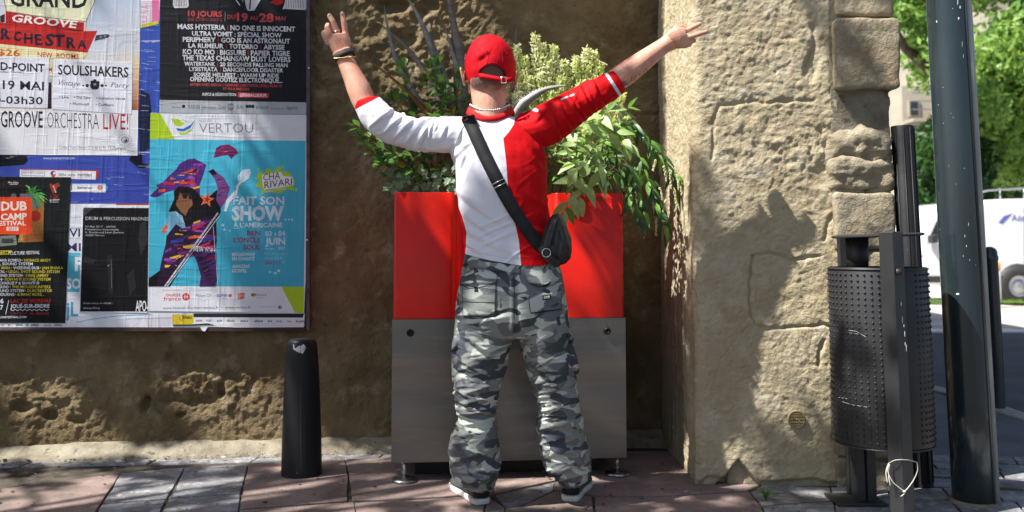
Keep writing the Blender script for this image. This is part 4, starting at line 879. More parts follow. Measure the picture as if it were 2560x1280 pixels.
# ---- ring, bracelets
def loop_around(a, b, cx, Y, depth, r, m, name, parent, flat=1.0):
    A = at(*a, Y); Bp = at(*b, Y); c_ = (A + Bp) / 2; u = (Bp - A) / 2; w = Vector((0, 1, 0)) * depth
    P = [c_ + u * math.cos(t) + w * math.sin(t) + Vector((0, 0, -cx * abs(math.sin(t)) * (1 if math.sin(t) < 0 else -1))) for t in [2 * math.pi * k / 28 for k in range(29)]]
    V, F = tube(P, r, 8, flat, (0, 0.0, 1)); return mk(name, V, F, m, parent)
loop_around((834, 80), (850, 75), 0.003, Yh - 0.002, 0.0125, 0.0022, M['silver'], 'finger_ring', man)
def band(a, b, Y, depth, hw, m, name, parent):
    A = at(*a, Y); Bp = at(*b, Y); c_ = (A + Bp) / 2; u = (Bp - A) / 2; w = Vector((0, 1, 0)) * depth; ud = Vector((-u.z, 0, u.x)).normalized()
    rg = []
    for k in range(33):
        t = 2 * math.pi * k / 32; p = c_ + u * math.cos(t) + w * math.sin(t); o = (u.normalized() * math.cos(t) + Vector((0, 1, 0)) * math.sin(t)) * 0.0018
        rg.append([p - ud * hw, p + o - ud * hw, p + o + ud * hw, p + ud * hw])
    V, F = rings(rg, False); return fix_normals(mk(name, V, F, m, parent))
band((837, 149), (884, 130), 3.63, 0.037, 0.0120, M['webbing'], 'wristband', man)
V_ = []; A = at(835, 146, 3.63); Bp = at(889, 141, 3.63)
for k in range(60):
    t = 2 * math.pi * k / 60; p = (A + Bp) / 2 + (Bp - A) / 2 * math.cos(t) + Vector((0, 0.039 * math.sin(t), -0.009 * max(0, -math.sin(t)))); V_.append(ellipsoid(p, (0.0021, 0.0021, 0.0028), 6, 4))
V, F = join(V_); mk('gold_bracelet', V, F, M['gold'], man)
# ---- shoes
def shoe(heel, toe, L=0.285, name='shoe'):
    h = Vector((heel[0], heel[1], 0)); d = (Vector((toe[0], toe[1], 0)) - h).normalized(); s = Vector((d.y, -d.x, 0))
    prof = [(0.0, 0.020), (0.02, 0.031), (0.08, 0.036), (0.2, 0.037), (0.35, 0.036), (0.5, 0.038), (0.65, 0.045), (0.78, 0.049), (0.88, 0.045), (0.95, 0.034), (0.99, 0.018), (1.0, 0.008)]
    def outline(z, g=0.0):
        R1 = [h + d * (u * L * (1 + g * 6) - g * 0.5) + s * (w + g) + Vector((0, 0, z + 0.006 * max(0, u - 0.75) * 4)) for u, w in prof]; R2 = [h + d * (u * L * (1 + g * 6) - g * 0.5) - s * (w + g) + Vector((0, 0, z + 0.006 * max(0, u - 0.75) * 4)) for u, w in prof[::-1]]
        return R1 + R2
    so_ = rings([outline(0.0, -0.002), outline(0.003, 0.001), outline(0.018, 0.0015), outline(0.021, -0.001)])
    o = mk(name, *so_, M['sole'], man); fix_normals(o); o.name = 'shoe'
    up = []
    for k in range(15):
        u = 0.015 + 0.97 * k / 14; w = np.interp(u, [a for a, b in prof], [b for a, b in prof]) - 0.001
        ht = np.interp(u, [0, 0.05, 0.2, 0.35, 0.55, 0.75, 0.9, 1.0], [0.088, 0.105, 0.110, 0.110, 0.094, 0.070, 0.058, 0.034]); wt = w * np.interp(u, [0, 0.3, 0.6, 1], [0.75, 0.75, 0.75, 0.6])
        c_ = h + d * (u * L); up.append([c_ + s * w + Vector((0, 0, 0.02)), c_ + s * (w * 1.02) + Vector((0, 0, 0.035)), c_ + s * (w * 0.93) + Vector((0, 0, ht * 0.7)), c_ + s * wt * 0.8 + Vector((0, 0, ht * 0.95)), c_ + Vector((0, 0, ht)),
                                         c_ - s * wt * 0.8 + Vector((0, 0, ht * 0.95)), c_ - s * (w * 0.93) + Vector((0, 0, ht * 0.7)), c_ - s * (w * 1.02) + Vector((0, 0, 0.035)), c_ - s * w + Vector((0, 0, 0.02))])
    V2, F2 = rings(up); u_ = mk('canvas_upper', V2, F2, M['shoe'], o); fix_normals(u_); sb = u_.modifiers.new('s', 'SUBSURF'); sb.levels = 1; sb.render_levels = 1
    hp = []
    for k in range(9):
        t = math.pi * (0.12 + 0.76 * k / 8); w = 0.0365; hp.append([h + d * (0.030 - 0.033 * math.sin(t)) + s * w * math.cos(t) + Vector((0, 0, z)) for z in (0.026, 0.060)] )
    hp = [[a - d * 0.0 , b, b + d * 0.004, a + d * 0.004] for a, b in hp]; V3, F3 = rings(hp); fix_normals(mk('heel_patch', V3, F3, M['webbing'], o))
    return o
hl = ground(1207, 1262); tl = ground(1117, 1198)
shoe((hl.x, hl.y), (tl.x, tl.y), 0.30); hr = ground(1424, 1254); tr_ = ground(1478, 1184); shoe((hr.x, hr.y), (tr_.x, tr_.y), 0.285)
# ---- shoulder bag and strap (a thing of its own)
bagp = at(1390, 610, 3.5); bag = thing('shoulder_bag', (bagp.x, bagp.y, bagp.z - 0.1), 'black leather shoulder bag hanging at the hip on a black webbing strap', 'bag')
bo = [(1372, 548), (1380, 536), (1396, 532), (1408, 545), (1418, 565), (1427, 592), (1430, 620), (1427, 645), (1414, 660), (1395, 667), (1376, 662), (1358, 648), (1346, 628), (1352, 600), (1362, 572)]
def bagmesh(name, outline, Y, T, f_, nz=0.004):
    V, F = pillow(outline, Y, T); V2, F2, N2 = remesh([(V, F)], 0.0035, 4); p = to_px(V2); h = nz * fbm(V2 * 16, 3, 7) + folds(V2, N2, p, f_)
    return mk(name, V2 + N2 * h[:, None], F2, M['leather'], bag)
bagmesh('bag_body', bo, 3.50, 0.055, [(1398, 545, 1372, 640, 3, -0.008), (1385, 560, 1365, 630, 3, 0.006), (1405, 560, 1420, 620, 4, 0.006), (1410, 590, 1400, 650, 5, 0.005), (1380, 600, 1392, 655, 4, -0.005), (1395, 540, 1410, 600, 3, 0.006)])
bagmesh('bag_flap', [(1344, 622), (1352, 612), (1366, 612), (1384, 630), (1404, 655), (1398, 668), (1384, 668), (1366, 655), (1350, 640)], 3.475, 0.030, [(1362, 620, 1398, 660, 2, 0.004)], 0.002)
sp = spline([(1168, 292, 0), (1185, 330, 0), (1210, 385, 0), (1240, 445, 0), (1270, 500, 0), (1305, 555, 0), (1340, 603, 0), (1362, 628, 0)], 6)
pth = []; hv = []
for i, (x, y, _) in enumerate(sp):
    x0, y0, _ = sp[max(i - 1, 0)]; x1, y1, _ = sp[min(i + 1, len(sp) - 1)]; tx, ty = x1 - x0, y1 - y0; L = math.hypot(tx, ty); nx_, ny_ = -ty / L, tx / L
    w = 16.5
    pa, _ = hit(sbvh, x + nx_ * w * 0.8, y + ny_ * w * 0.8, 3.5); pb, _ = hit(sbvh, x - nx_ * w * 0.8, y - ny_ * w * 0.8, 3.5); pc, _ = hit(sbvh, x, y, 3.5)
    Ya, Yb, Yc = [min(q.y, 3.64) for q in (pa, pb, pc)]
    base = min(Yc, (Ya + Yb) / 2) - 0.005
    A = at(x + nx_ * w, y + ny_ * w, base + (Ya - Yb) * 0.3); Bq_ = at(x - nx_ * w, y - ny_ * w, base - (Ya - Yb) * 0.3)
    pth.append((A + Bq_) / 2); hv.append((Bq_ - A) / 2)
for _ in range(3):
    for i in range(1, len(pth) - 1): pth[i] = Vector((pth[i].x, min(pth[i].y, (pth[i - 1].y + pth[i + 1].y) / 2 + 0.001), pth[i].z))
V, F = ribbon(pth, hv, [Vector((0, -1, 0))] * len(pth), 0.0025); fix_normals(mk('shoulder_strap', V, F, M['webbing'], bag))
# strap over the shoulder and down the front to the hip
top = pth[0]; fp = [top + Vector((0.004, 0.01, 0.004)), Vector((top.x - 0.005, 3.60, top.z + 0.012)), Vector((top.x, 3.66, top.z - 0.01)), Vector((top.x + 0.05, 3.715, 1.30)), Vector((0.05, 3.722, 1.15)), Vector((0.14, 3.70, 1.03)), Vector((0.165, 3.62, 1.0)), Vector((0.175, 3.55, 1.01))]
V, F = ribbon([Vector(p) for p in fp], [Vector((0.022, 0, 0.004))] * 8, [Vector((0, 0, 1))] * 2 + [Vector((0, 1, 0))] * 5 + [Vector((1, 0, 0))], 0.0025); fix_normals(mk('shoulder_strap', V, F, M['webbing'], bag))
for (x, y, a) in ((1250, 452, 62), (1255, 466, 62)):
    i = min(range(len(sp)), key=lambda k: abs(sp[k][1] - y)); p = pth[i] + Vector((0, -0.004, 0)); h = hv[i] * 1.12
    V, F = tube([p - h, p + h], 0.0022, 6); mk('strap_slider', V, F, M['silver'], bag)
p = at(1366, 632, 3.44); V, F = tube([p + Vector((0.016 * math.cos(t), 0, 0.016 * math.sin(t))) for t in [2 * math.pi * k / 14 for k in range(15)]], 0.0018, 6); mk('strap_ring', V, F, M['silver'], bag)
# ================================================================== planter
def pl(x, d=0.0, z=0.0):
    """point on the planter's front line: local x from its left end, d metres behind the front"""
    a = Vector((-0.508, 3.949, 0)); u = Vector((1.0, 0.10, 0)).normalized(); n = Vector((-0.10, 1, 0)).normalized()
    return a + u * x + n * d + Vector((0, 0, z))
PWID = 1.008; Z0, Z1, Z2 = at(983, 1158, 3.95).z, at(983, 800, 3.95).z, at(983, 480, 3.95).z
planter = thing('planter', pl(PWID / 2, 0.3, 0), 'red and brushed steel planter box with a recess in its front, filled with shrubs', 'planter')
def closed(name, pts2, z0, z1, m, parent, bev=0.0, seg=2):
    V, F = prism([Vector((p.x, p.y, z0)) for p in pts2], (0, 0, z1 - z0)); o = mk(name, V, F, m, parent, smooth=False); fix_normals(o)
    if bev: bevel(o, bev, seg)
    return o
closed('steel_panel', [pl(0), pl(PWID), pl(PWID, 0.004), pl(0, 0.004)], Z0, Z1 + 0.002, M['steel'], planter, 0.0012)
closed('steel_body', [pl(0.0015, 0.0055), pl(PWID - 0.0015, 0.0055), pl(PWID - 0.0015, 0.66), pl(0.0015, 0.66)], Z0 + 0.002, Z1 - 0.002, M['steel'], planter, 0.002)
closed('under_shade_block', [pl(0.10, 0.12), pl(PWID - 0.10, 0.12), pl(PWID - 0.10, 0.56), pl(0.10, 0.56)], 0.005, Z0 + 0.004, M['black_iron'], planter)  # black block added in place of the darkness under the planter
# red shell: plan outline with the recess, rounded inner corners
def arc(c, r, a0, a1, n=6): return [(c[0] + r * math.cos(R(a0 + (a1 - a0) * k / n)), c[1] + r * math.sin(R(a0 + (a1 - a0) * k / n))) for k in range(n + 1)]
XA, XB, DR = 0.272, 0.692, 0.26
pl2 = [(0.006, 0.65)] + arc((0.016, 0.018), 0.012, 180, 270, 4) + arc((XA - 0.03, 0.036), 0.030, -90, 0, 8) + arc((XA + 0.04, DR - 0.04), 0.04, 180, 90, 6) + arc((XB - 0.04, DR - 0.04), 0.04, 90, 0, 6) + arc((XB + 0.03, 0.036), 0.030, 180, 270, 8) + arc((PWID - 0.018, 0.018), 0.012, -90, 0, 4) + [(PWID - 0.006, 0.65)]
out = [pl(x, d) for x, d in pl2]
def shrink(pts, t):
    n = len(pts); r = []
    for i in range(n):
        a, b, c = pts[i - 1], pts[i], pts[(i + 1) % n]; e1 = (b - a).normalized(); e2 = (c - b).normalized(); nn = Vector((-(e1 + e2).y, (e1 + e2).x, 0)).normalized(); r.append(b + nn * t)
    return r
inn = shrink(out, 0.006)
rg = [[Vector((p.x, p.y, Z1 + 0.003)) for p in out], [Vector((p.x, p.y, Z2 - 0.003)) for p in out], [Vector((p.x, p.y, Z2)) for p in shrink(out, 0.002)], [Vector((p.x, p.y, Z2)) for p in shrink(out, 0.0045)], [Vector((p.x, p.y, Z2 - 0.003)) for p in inn], [Vector((p.x, p.y, Z1 + 0.003)) for p in inn], [Vector((p.x, p.y, Z1 + 0.003)) for p in out]]
V, F = rings(rg, False); sh = mk('red_shell', V, F, M['red'], planter, smooth=True); fix_normals(sh)
sh.modifiers.new('es', 'EDGE_SPLIT').split_angle = R(35)
closed('soil', shrink(out, 0.008), Z2 - 0.10, Z2 - 0.045, M['soil'], planter)
for x, y in ((1026, 832), (1518, 827)):
    p = on_plane(x, y, *PLANT); p = p + Vector((0.0, -0.006, 0))
    V, F = rings([[p + Vector((r * math.cos(t), d, r * math.sin(t))) for t in [2 * math.pi * k / 20 for k in range(20)]] for r, d in ((0.0005, -0.004), (0.006, -0.004), (0.0065, -0.0085), (0.0125, -0.008), (0.0155, -0.004), (0.0155, 0.008))], False)
    fix_normals(mk('rubber_plug', V, F, M['black_rubber'], planter))
for x, d in ((0.055, 0.012), (PWID - 0.035, 0.03), (0.055, 0.6), (PWID - 0.035, 0.6)):
    c = pl(x, d); V, F = lathe((c.x, c.y), [(0.053, 0.001), (0.054, 0.010), (0.050, 0.014), (0.022, 0.019), (0.012, 0.021), (0.010, 0.024)], 32); f_ = mk('levelling_foot', V, F, M['chrome'], planter)
    V, F = cyl((c.x, c.y), 0.0075, 0.0075, 0.022, Z0 + 0.003, 14); mk('threaded_stem', V, F, M['chrome'], f_)
    V, F = cyl((c.x, c.y), 0.013, 0.013, 0.034, 0.042, 6); mk('hex_nut', V, F, M['chrome'], f_, smooth=False)
# ================================================================== text helper (flat print)
_tc = {}; DG = bpy.context.evaluated_depsgraph_get
def text_mesh(s, bold=0.0, res=3):
    key = (s, bold)
    if key not in _tc:
        cu = bpy.data.curves.new('t', 'FONT'); cu.body = s; cu.size = 1; cu.offset = bold; cu.resolution_u = res; cu.fill_mode = 'FRONT'
        o = bpy.data.objects.new('t', cu); S.collection.objects.link(o); me = o.evaluated_get(DG()).to_mesh(); n = len(me.vertices); co = np.empty(n * 3, np.float32); me.vertices.foreach_get('co', co)
        me.calc_loop_triangles(); F = [tuple(t.vertices) for t in me.loop_triangles]; _tc[key] = (co.reshape(-1, 3).astype(float), F); o.to_mesh_clear() if False else None
        bpy.data.objects.remove(o); bpy.data.curves.remove(cu)
    return _tc[key]
CAPH = 0.0
co_, _ = text_mesh('H'); CAPH = co_[:, 1].max()
# dark print on the red panel
co, F = text_mesh('URITROTTOIR', 0.02); w = co[:, 0]; px_ = 1468 + (w - w.min()) / (w.max() - w.min()) * 65; py_ = 503 - co[:, 1] / CAPH * 11
V = [on_plane(x, y, PLANT[0] + 0.0045, PLANT[1]) + Vector((0, -0.0005, 0)) for x, y in zip(px_, py_)]
M['faint'] = mat('faint_red_print', (0.22, 0.01, 0.006), 0.5); mk('lettering', V, F, M['faint'], sh, smooth=False)
# ================================================================== bollards, posts, bin
def rod_thing(name, label, cat, c, prof, m, n=40, lean=(0, 0), part='post', group=None):
    t = thing(name, (c.x, c.y, 0), label, cat, group); V, F = lathe((c.x, c.y), prof, n, lean); o = mk(part, V, F, m, t); e = o.modifiers.new('e', 'EDGE_SPLIT'); e.split_angle = R(50); return t, o
c = ground(754, 1186); c.y += 0.0
k_ = c.y / FPX
bt, bo_ = rod_thing('bollard', 'short fat tapered black bollard standing under the corner of the poster board', 'bollard', c,
    [(49 * k_, -0.03), (49 * k_, 0.02), (47.5 * k_, 0.16), (45 * k_, 0.30), (41 * k_, 0.46), (38 * k_, 0.53), (36 * k_, 0.560), (34 * k_, 0.574), (30 * k_, 0.583), (18 * k_, 0.586), (0.002, 0.587)], M['black_iron'], 48, (-0.010, 0), 'tapered_post')
sk_ = [(733, 862), (746, 851), (760, 861), (765, 870), (757, 884), (744, 880), (733, 873)]
M['sticker'] = mat('torn_paper', (0.62, 0.61, 0.58), 0.8, col2=(0.35, 0.35, 0.34), scale=60, ramp=(0.5, 0.7))
bb = bo_.data; me = bb; bv_ = BVHTree.FromPolygons([v.co + origin(bo_) for v in me.vertices], [p.vertices[:] for p in me.polygons])
V = []
for x, y in sk_:
    p, n = hit(bv_, x, y); V.append(p + Vector((0, -0.0012, 0)))
p, n = hit(bv_, 749, 868); V.append(p + Vector((0, -0.0022, 0))); F = [(i, (i + 1) % 7, 7) for i in range(7)]; mk('torn_sticker', V, F, M['sticker'], bt, smooth=False)
V = [hit(bv_, 752 + 0.004 * (y - 900), y)[0] + Vector((0, -0.0004, 0)) for y in range(845, 1185, 12)]; V2, F2 = tube(V, 0.0012, 5); M['rust'] = mat('rust_line', lin((70, 46, 38)), 0.9); mk('mould_seam', V2, F2, M['rust'], bt)
# far slim bollard at the kerb
c = ground(2494, 1020); rod_thing('bollard', 'slim dark green bollard at the kerb behind the lamp post', 'bollard', c, [(0.046, -0.02), (0.046, 0.90), (0.049, 0.905), (0.049, 0.925), (0.045, 0.93), (0.043, 0.955), (0.034, 0.972), (0.018, 0.982), (0.001, 0.985)], M['post_green'], 32, (-0.020, 0), 'round_post')
# tall black post behind the bin
c = ground(2304, 1214); tp, _o = rod_thing('black_post', 'tall flat topped black post with vertical ribs standing behind the litter bin', 'post', c, [(0.046, -0.02), (0.046, 1.497), (0.044, 1.500), (0.0, 1.500)][:3] + [(0.001, 1.501)], M['black_iron'], 40, (-0.028, 0), 'round_post')
for a in (-150, -110, -75, -40):
    dx, dy = 0.047 * math.cos(R(a)), 0.047 * math.sin(R(a)); V, F = tube([(c.x + dx, c.y + dy, 0.02), (c.x + dx - 0.028 * 1.48, c.y + dy, 1.49)], 0.003, 6); mk('rib', V, F, M['black_iron'], tp)
V, F = tube([(c.x - 0.055, c.y + 0.09, 0), (c.x - 0.055 - 0.028 * 1.46, c.y + 0.09, 1.46)], 0.020, 14); mk('side_tube', V, F, M['black_iron'], tp)
# lamp post, big and close on the right
c = ground(2437, 1254); lp = thing('lamp_post', (c.x, c.y, 0), 'thick glossy dark green lamp post leaning slightly, nearest thing on the right', 'lamp post')
M['lit_edge_strip'] = mat('lit_edge_grey', lin((176, 180, 182)), 0.4, metal=0.2, col2=lin((112, 120, 124)), scale=4, vscale=(3, 3, 0.4), stains_or_reflections=[(lin((210, 210, 206)), 20, (0.62, 0.7), 0.7)])
zt = 2.9; n = 48; k_ = c.y / FPX
prf = [(51 * k_, -0.02), (51 * k_, 0.4), (50.5 * k_, 0.8), (49.5 * k_, 1.2), (48.5 * k_, 2.0), (47 * k_, 4.2)]
V, F = lathe((c.x, c.y), prf, n, (-0.026, 0.0)); mk('pole', V, F, M['post_green'], lp)
V, F = tube([(c.x + 0.040, c.y - 0.070, 0.0), (c.x + 0.040 - 0.026 * 4.2, c.y - 0.068, 4.2)], 0.0045, 8); mk('seam_weld', V, F, M['post_green'], lp)
V, F = tube([(c.x + 0.058, c.y - 0.045, 0.0), (c.x + 0.058 - 0.0262 * 4.2, c.y - 0.045, 4.2)], 0.017, 12); mk('lit_edge_strip', V, F, M['lit_edge_strip'], lp)  # pale tube added in place of the light reflected along the pole's edge
V, F = lathe((c.x, c.y), [(0.095, -0.01), (0.095, 0.004), (0.082, 0.010), (0.078, 0.012)], 40); mk('base_collar', V, F, M['mortar'], lp)
M['paint_drip'] = mat('dried_white_paint', (0.7, 0.7, 0.68), 0.6)
po = bpy.data.objects[-1] if False else None
pb = BVHTree.FromPolygons([Vector(v) for v in lathe((c.x, c.y), prf, n, (-0.026, 0.0))[0]], lathe((c.x, c.y), prf, n, (-0.026, 0.0))[1])
dr = []
rr = random.Random(12)
for x, y, w, h in [(2396, 46, 5, 4), (2405, 110, 1.6, 9), (2408, 140, 1.6, 6), (2342, 54, 3, 4), (2394, 735, 9, 2.5), (2412, 590, 1.2, 5), (2416, 615, 1.6, 3), (2421, 560, 1.2, 5), (2408, 640, 1.2, 3), (2424, 650, 1.2, 3), (2394, 5, 3, 8), (2400, 18, 4, 5)] + [(rr.uniform(2345, 2440), rr.uniform(0, 700), rr.uniform(0.7, 1.4), rr.uniform(0.7, 2)) for _ in range(12)]:
    o_ = []
    for k in range(7):
        a = 2 * math.pi * k / 7; p, _n = hit(pb, x + w * 0.5 * math.cos(a) * rr.uniform(0.6, 1.2), y + h * math.sin(a) * rr.uniform(0.6, 1.2)); o_.append(p + _n * 0.0008)
    dr.append((o_, [tuple(range(7))]))
V, F = join(dr); tag(mk('paint_splashes', V, F, M['paint_drip'], lp, smooth=False), kind='stuff')
# ---- litter bin
Yb = 3.50; cb = at(2208, 900, Yb); bx_, by_ = cb.x, Yb + 0.03
binn = thing('litter_bin', (bx_, by_, 0), 'dark grey studded metal litter bin with a flat round lid on two posts', 'bin')
zb0, zb1 = at(2210, 1128, Yb - 0.1).z, at(2210, 668, Yb).z; rb = 0.178; lean = -0.018
def bpt(a, z, r=rb): return Vector((bx_ + lean * (z - 0.7) + r * math.cos(a), by_ + r * math.sin(a) * 0.95, z))
n = 64; pr = [(rb - 0.012, zb0 + 0.0), (rb - 0.004, zb0 + 0.004), (rb, zb0 + 0.012), (rb + 0.003, (zb0 + zb1) / 2), (rb, zb1 - 0.004), (rb - 0.002, zb1), (rb - 0.006, zb1), (rb - 0.007, zb1 - 0.02), (rb - 0.008, zb0 + 0.02), (0.002, zb0 + 0.015)]
V, F = rings([[bpt(2 * math.pi * k / n, z, r) for k in range(n)] for r, z in [(0.002, zb0 + 0.001)] + pr], False); body = mk('drum', V, F, M['bin_metal'], binn); fix_normals(body); body.modifiers.new('e', 'EDGE_SPLIT').split_angle = R(40)
st_ = []
rows_n = 29
for i in range(rows_n):
    z = zb0 + 0.03 + (zb1 - zb0 - 0.055) * i / (rows_n - 1)
    for k in range(46):
        a = 2 * math.pi * (k + 0.0) / 46; d_ = (a - 1.5 * math.pi + math.pi) % (2 * math.pi) - math.pi
        if -0.13 < d_ < 0.42: continue
        p = bpt(a, z, rb + 0.002); nn = Vector((math.cos(a), math.sin(a), 0)); u = Vector((-nn.y, nn.x, 0)); w = Vector((0, 0, 1)); rg = []
        for r, h in ((0.0048, 0.0), (0.0042, 0.0022), (0.0022, 0.0036)): rg.append([p + nn * h + (u * math.cos(t) + w * math.sin(t)) * r for t in [2 * math.pi * q / 6 for q in range(6)]])
        st_.append(rings(rg))
V, F = join(st_); tag(mk('studs', V, F, M['bin_metal'], binn), kind='stuff')
for z in (zb0 + 0.006, zb1 - 0.006):
    V, F = tube([bpt(2 * math.pi * k / 48, z, rb + 0.001) for k in range(49)], 0.0035, 8, cap=False); mk('rolled_rim', V, F, M['bin_metal'], binn)
# front square upright (turned so an edge faces the camera) and rear pair
def upright(x, y, z0, z1, w, d, rot, m=M['bin_metal'], name='upright', ln=lean):
    c_, s_ = math.cos(R(rot)), math.sin(R(rot)); cs = [(-w / 2, -d / 2), (w / 2, -d / 2), (w / 2, d / 2), (-w / 2, d / 2)]
    q = [[Vector((x + ln * (z - 0.7) + a * c_ - b * s_, y + a * s_ + b * c_, z)) for a, b in cs] for z in (z0, z1)]
    V, F = rings(q); o = mk(name, V, F, m, binn, smooth=False); fix_normals(o); bevel(o, 0.0035, 2); return o
fp_ = at(2246, 900, 3.34); ztop = at(2246, 579, 3.34).z
up1 = upright(fp_.x - 0.004, 3.355, -0.02, ztop, 0.072, 0.056, 38)
for dy, dx in ((0.0, -0.028), (0.0, 0.028)): upright(bx_ - 0.035 + dx * 0.75, by_ + 0.13, 0.0, zb0 + 0.05, 0.036, 0.05, 8)
upright(bx_ - 0.05, by_ + 0.205, 0.0, at(2150, 587, 3.6).z, 0.045, 0.03, 0, name='rear_upright')
# flat lid and its neck
zl = at(2195, 590, Yb).z; lidc = at(2196, 588, Yb + 0.02); V, F = rings([[Vector((lidc.x + r * math.cos(t), by_ + r * math.sin(t), z + 0.006 * r * math.cos(t) / 0.16)) for t in [2 * math.pi * k / 48 for k in range(48)]] for r, z in ((0.001, zl - 0.004), (0.160, zl - 0.004), (0.166, zl), (0.166, zl + 0.004), (0.160, zl + 0.008), (0.001, zl + 0.009))], False)
lid = mk('flat_lid', V, F, M['bin_metal'], binn); fix_normals(lid); lid.modifiers.new('e', 'EDGE_SPLIT').split_angle = R(35)
nc = at(2155, 630, Yb); V, F = cyl((nc.x, by_ + 0.02), 0.040, 0.043, zb1 - 0.03, zl - 0.003, 28); mk('lid_neck', V, F, M['bin_metal'], binn)
V, F = rings([[at(2247, 680, 3.318) + Vector((r * math.cos(t), d, r * math.sin(t))) for t in [2 * math.pi * k / 16 for k in range(16)]] for r, d in ((0.0005, -0.006), (0.006, -0.006), (0.0085, -0.003), (0.0125, -0.002), (0.0125, 0.012))], False); fix_normals(mk('bolt', V, F, M['bin_metal'], binn))
V, F = box(bx_ - 0.15, bx_ + 0.04, by_ + 0.06, by_ + 0.22, 0.001, 0.012); bp_ = mk('base_plate', V, F, M['bin_metal'], binn, smooth=False); bevel(bp_, 0.003, 2)
# scratches and stains on the drum
bvb = BVHTree.FromPolygons([v.co + origin(body) for v in body.data.vertices], [p.vertices[:] for p in body.data.polygons])
for pts in ([(2106, 1004), (2130, 1012), (2168, 1018)], [(2096, 993), (2118, 997)], [(2122, 826), (2140, 828), (2166, 843)], [(2124, 832), (2150, 836)]):
    P = []
    for (ax, ay), (bx2, by2) in zip(pts[:-1], pts[1:]):
        for k in range(6): p, nn = hit(bvb, ax + (bx2 - ax) * k / 5, ay + (by2 - ay) * k / 5); P.append(p + nn * 0.0008)
    V, F = tube(P, 0.0009, 5); mk('scratch', V, F, M['sole'], body)
for x, y, h in ((2253, 760, 6), (2256, 800, 10), (2260, 815, 4), (2262, 835, 8), (2263, 860, 5), (2266, 870, 10)):
    p = at(x, y, 3.327); V, F = ellipsoid(p, (0.0016, 0.001, h / FPX * 3.3), 6, 5); mk('paint_drip', V, F, M['paint_drip'], up1)
# string tied round the front upright
M['string'] = mat('white_string', (0.6, 0.58, 0.52), 0.9)
sg_ = thing('string', at(2255, 1160, 3.33), 'frayed white string tied round the front post of the litter bin', 'string')
for pts, r in (([(2222, 1158, 3.33), (2220, 1180, 3.315), (2232, 1205, 3.31), (2252, 1222, 3.308), (2262, 1232, 3.306), (2252, 1241, 3.306)], 0.0015), ([(2292, 1155, 3.34), (2294, 1175, 3.325), (2284, 1200, 3.315), (2268, 1222, 3.308), (2258, 1230, 3.306)], 0.0015),
               ([(2222, 1158, 3.33), (2240, 1150, 3.312), (2270, 1150, 3.312), (2292, 1156, 3.34)], 0.0014), ([(2222, 1158, 3.33), (2215, 1180, 3.32), (2219, 1208, 3.318)], 0.0018), ([(2224, 1160, 3.33), (2222, 1190, 3.317), (2226, 1215, 3.315)], 0.0016)):
    V, F = tube([at(a, b, c) for a, b, c in spline(pts, 4)], r, 6); mk('strand', V, F, M['string'], sg_)
V, F = ellipsoid(at(2261, 1229, 3.304), (0.006, 0.004, 0.005), 8, 6); mk('knot', V, F, M['string'], sg_)
# ================================================================== street behind: far pavement, markings, van
def sheet(name, pts, z, m):
    V, F = prism([Vector((x, y, z)) for x, y in pts], (0, 0, -0.02)); o = mk(name, V, F, m, smooth=False); fix_normals(o); return tag(o, kind='structure')
M['far_pave'] = mat('far_pavement', lin((205, 198, 190)), 0.9, col2=lin((160, 152, 144)), scale=1.5)
sheet('far_pavement', [(0.5, 12.3), (40, 12.3), (40, 16.4), (0.5, 16.4)], -0.118, M['far_pave'])
sheet('road_marking', [(0.5, 11.9), (40, 11.9), (40, 12.15), (0.5, 12.25)], -0.114, M['white_paint'])
M['grass'] = mat('grass', (0.09, 0.16, 0.03), 0.9, col2=(0.04, 0.09, 0.015), scale=6, bump=0.5, bscale=30, bdist=0.05)
sheet('grass_verge', [(0.5, 34.0), (60, 34.0), (60, 60), (0.5, 60)], -0.10, M['grass'])
sheet('parking_lane', [(0.5, 16.42), (40, 16.42), (40, 34.0), (0.5, 34.0)], -0.112, M['far_pave'])
M['vanwhite'] = mat('van_white_paint', (0.78, 0.79, 0.80), 0.35, coat=0.6, col2=(0.68, 0.69, 0.70), scale=2)
M['glass'] = mat('dark_glass', (0.02, 0.03, 0.03), 0.08, coat=0.5); M['tyre'] = mat('tyre', (0.02, 0.02, 0.02), 0.8); M['alloy'] = mat('wheel_metal', (0.45, 0.46, 0.48), 0.35, 0.8); M['dark_plastic'] = mat('dark_plastic', (0.03, 0.03, 0.03), 0.6)
YV = 16.9
def vp(x, y, Y=YV): return at(x, y, Y)
van = thing('van', vp(2600, 735), 'white delivery van with roof rails parked across the street', 'van')
outl = [(2296, 712), (2295, 668), (2299, 622), (2306, 604), (2326, 556), (2345, 528), (2372, 510), (2420, 502), (2520, 497), (2700, 495), (2900, 497), (2910, 510), (2912, 715)]
V, F = prism([vp(x, y) for x, y in outl], (0, 1.95, 0)); vb = mk('body', V, F, M['vanwhite'], van, smooth=False); fix_normals(vb); bevel(vb, 0.07, 3)
def vpanel(name, pts, m, lift=0.012, th=0.01, par=van): 
    V, F = prism([vp(x, y) + Vector((0, -lift, 0)) for x, y in pts], (0, th, 0)); o = mk(name, V, F, m, par, smooth=False); return fix_normals(o)
vpanel('side_window', [(2322, 598), (2340, 556), (2352, 538), (2374, 532), (2376, 598)], M['glass'])
vpanel('side_window', [(2382, 532), (2432, 528), (2432, 594), (2382, 597)], M['glass'])
vpanel('lower_trim', [(2300, 690), (2912, 690), (2912, 706), (2300, 706)], M['dark_plastic'], 0.02, 0.02)
for x in (2438, 2560, 2700): vpanel('door_gap', [(x, 520), (x + 2, 520), (x + 2, 694), (x, 694)], M['dark_plastic'], 0.004, 0.006)
vpanel('door_handle', [(2412, 622), (2430, 621), (2430, 627), (2412, 628)], M['dark_plastic'], 0.03, 0.03)
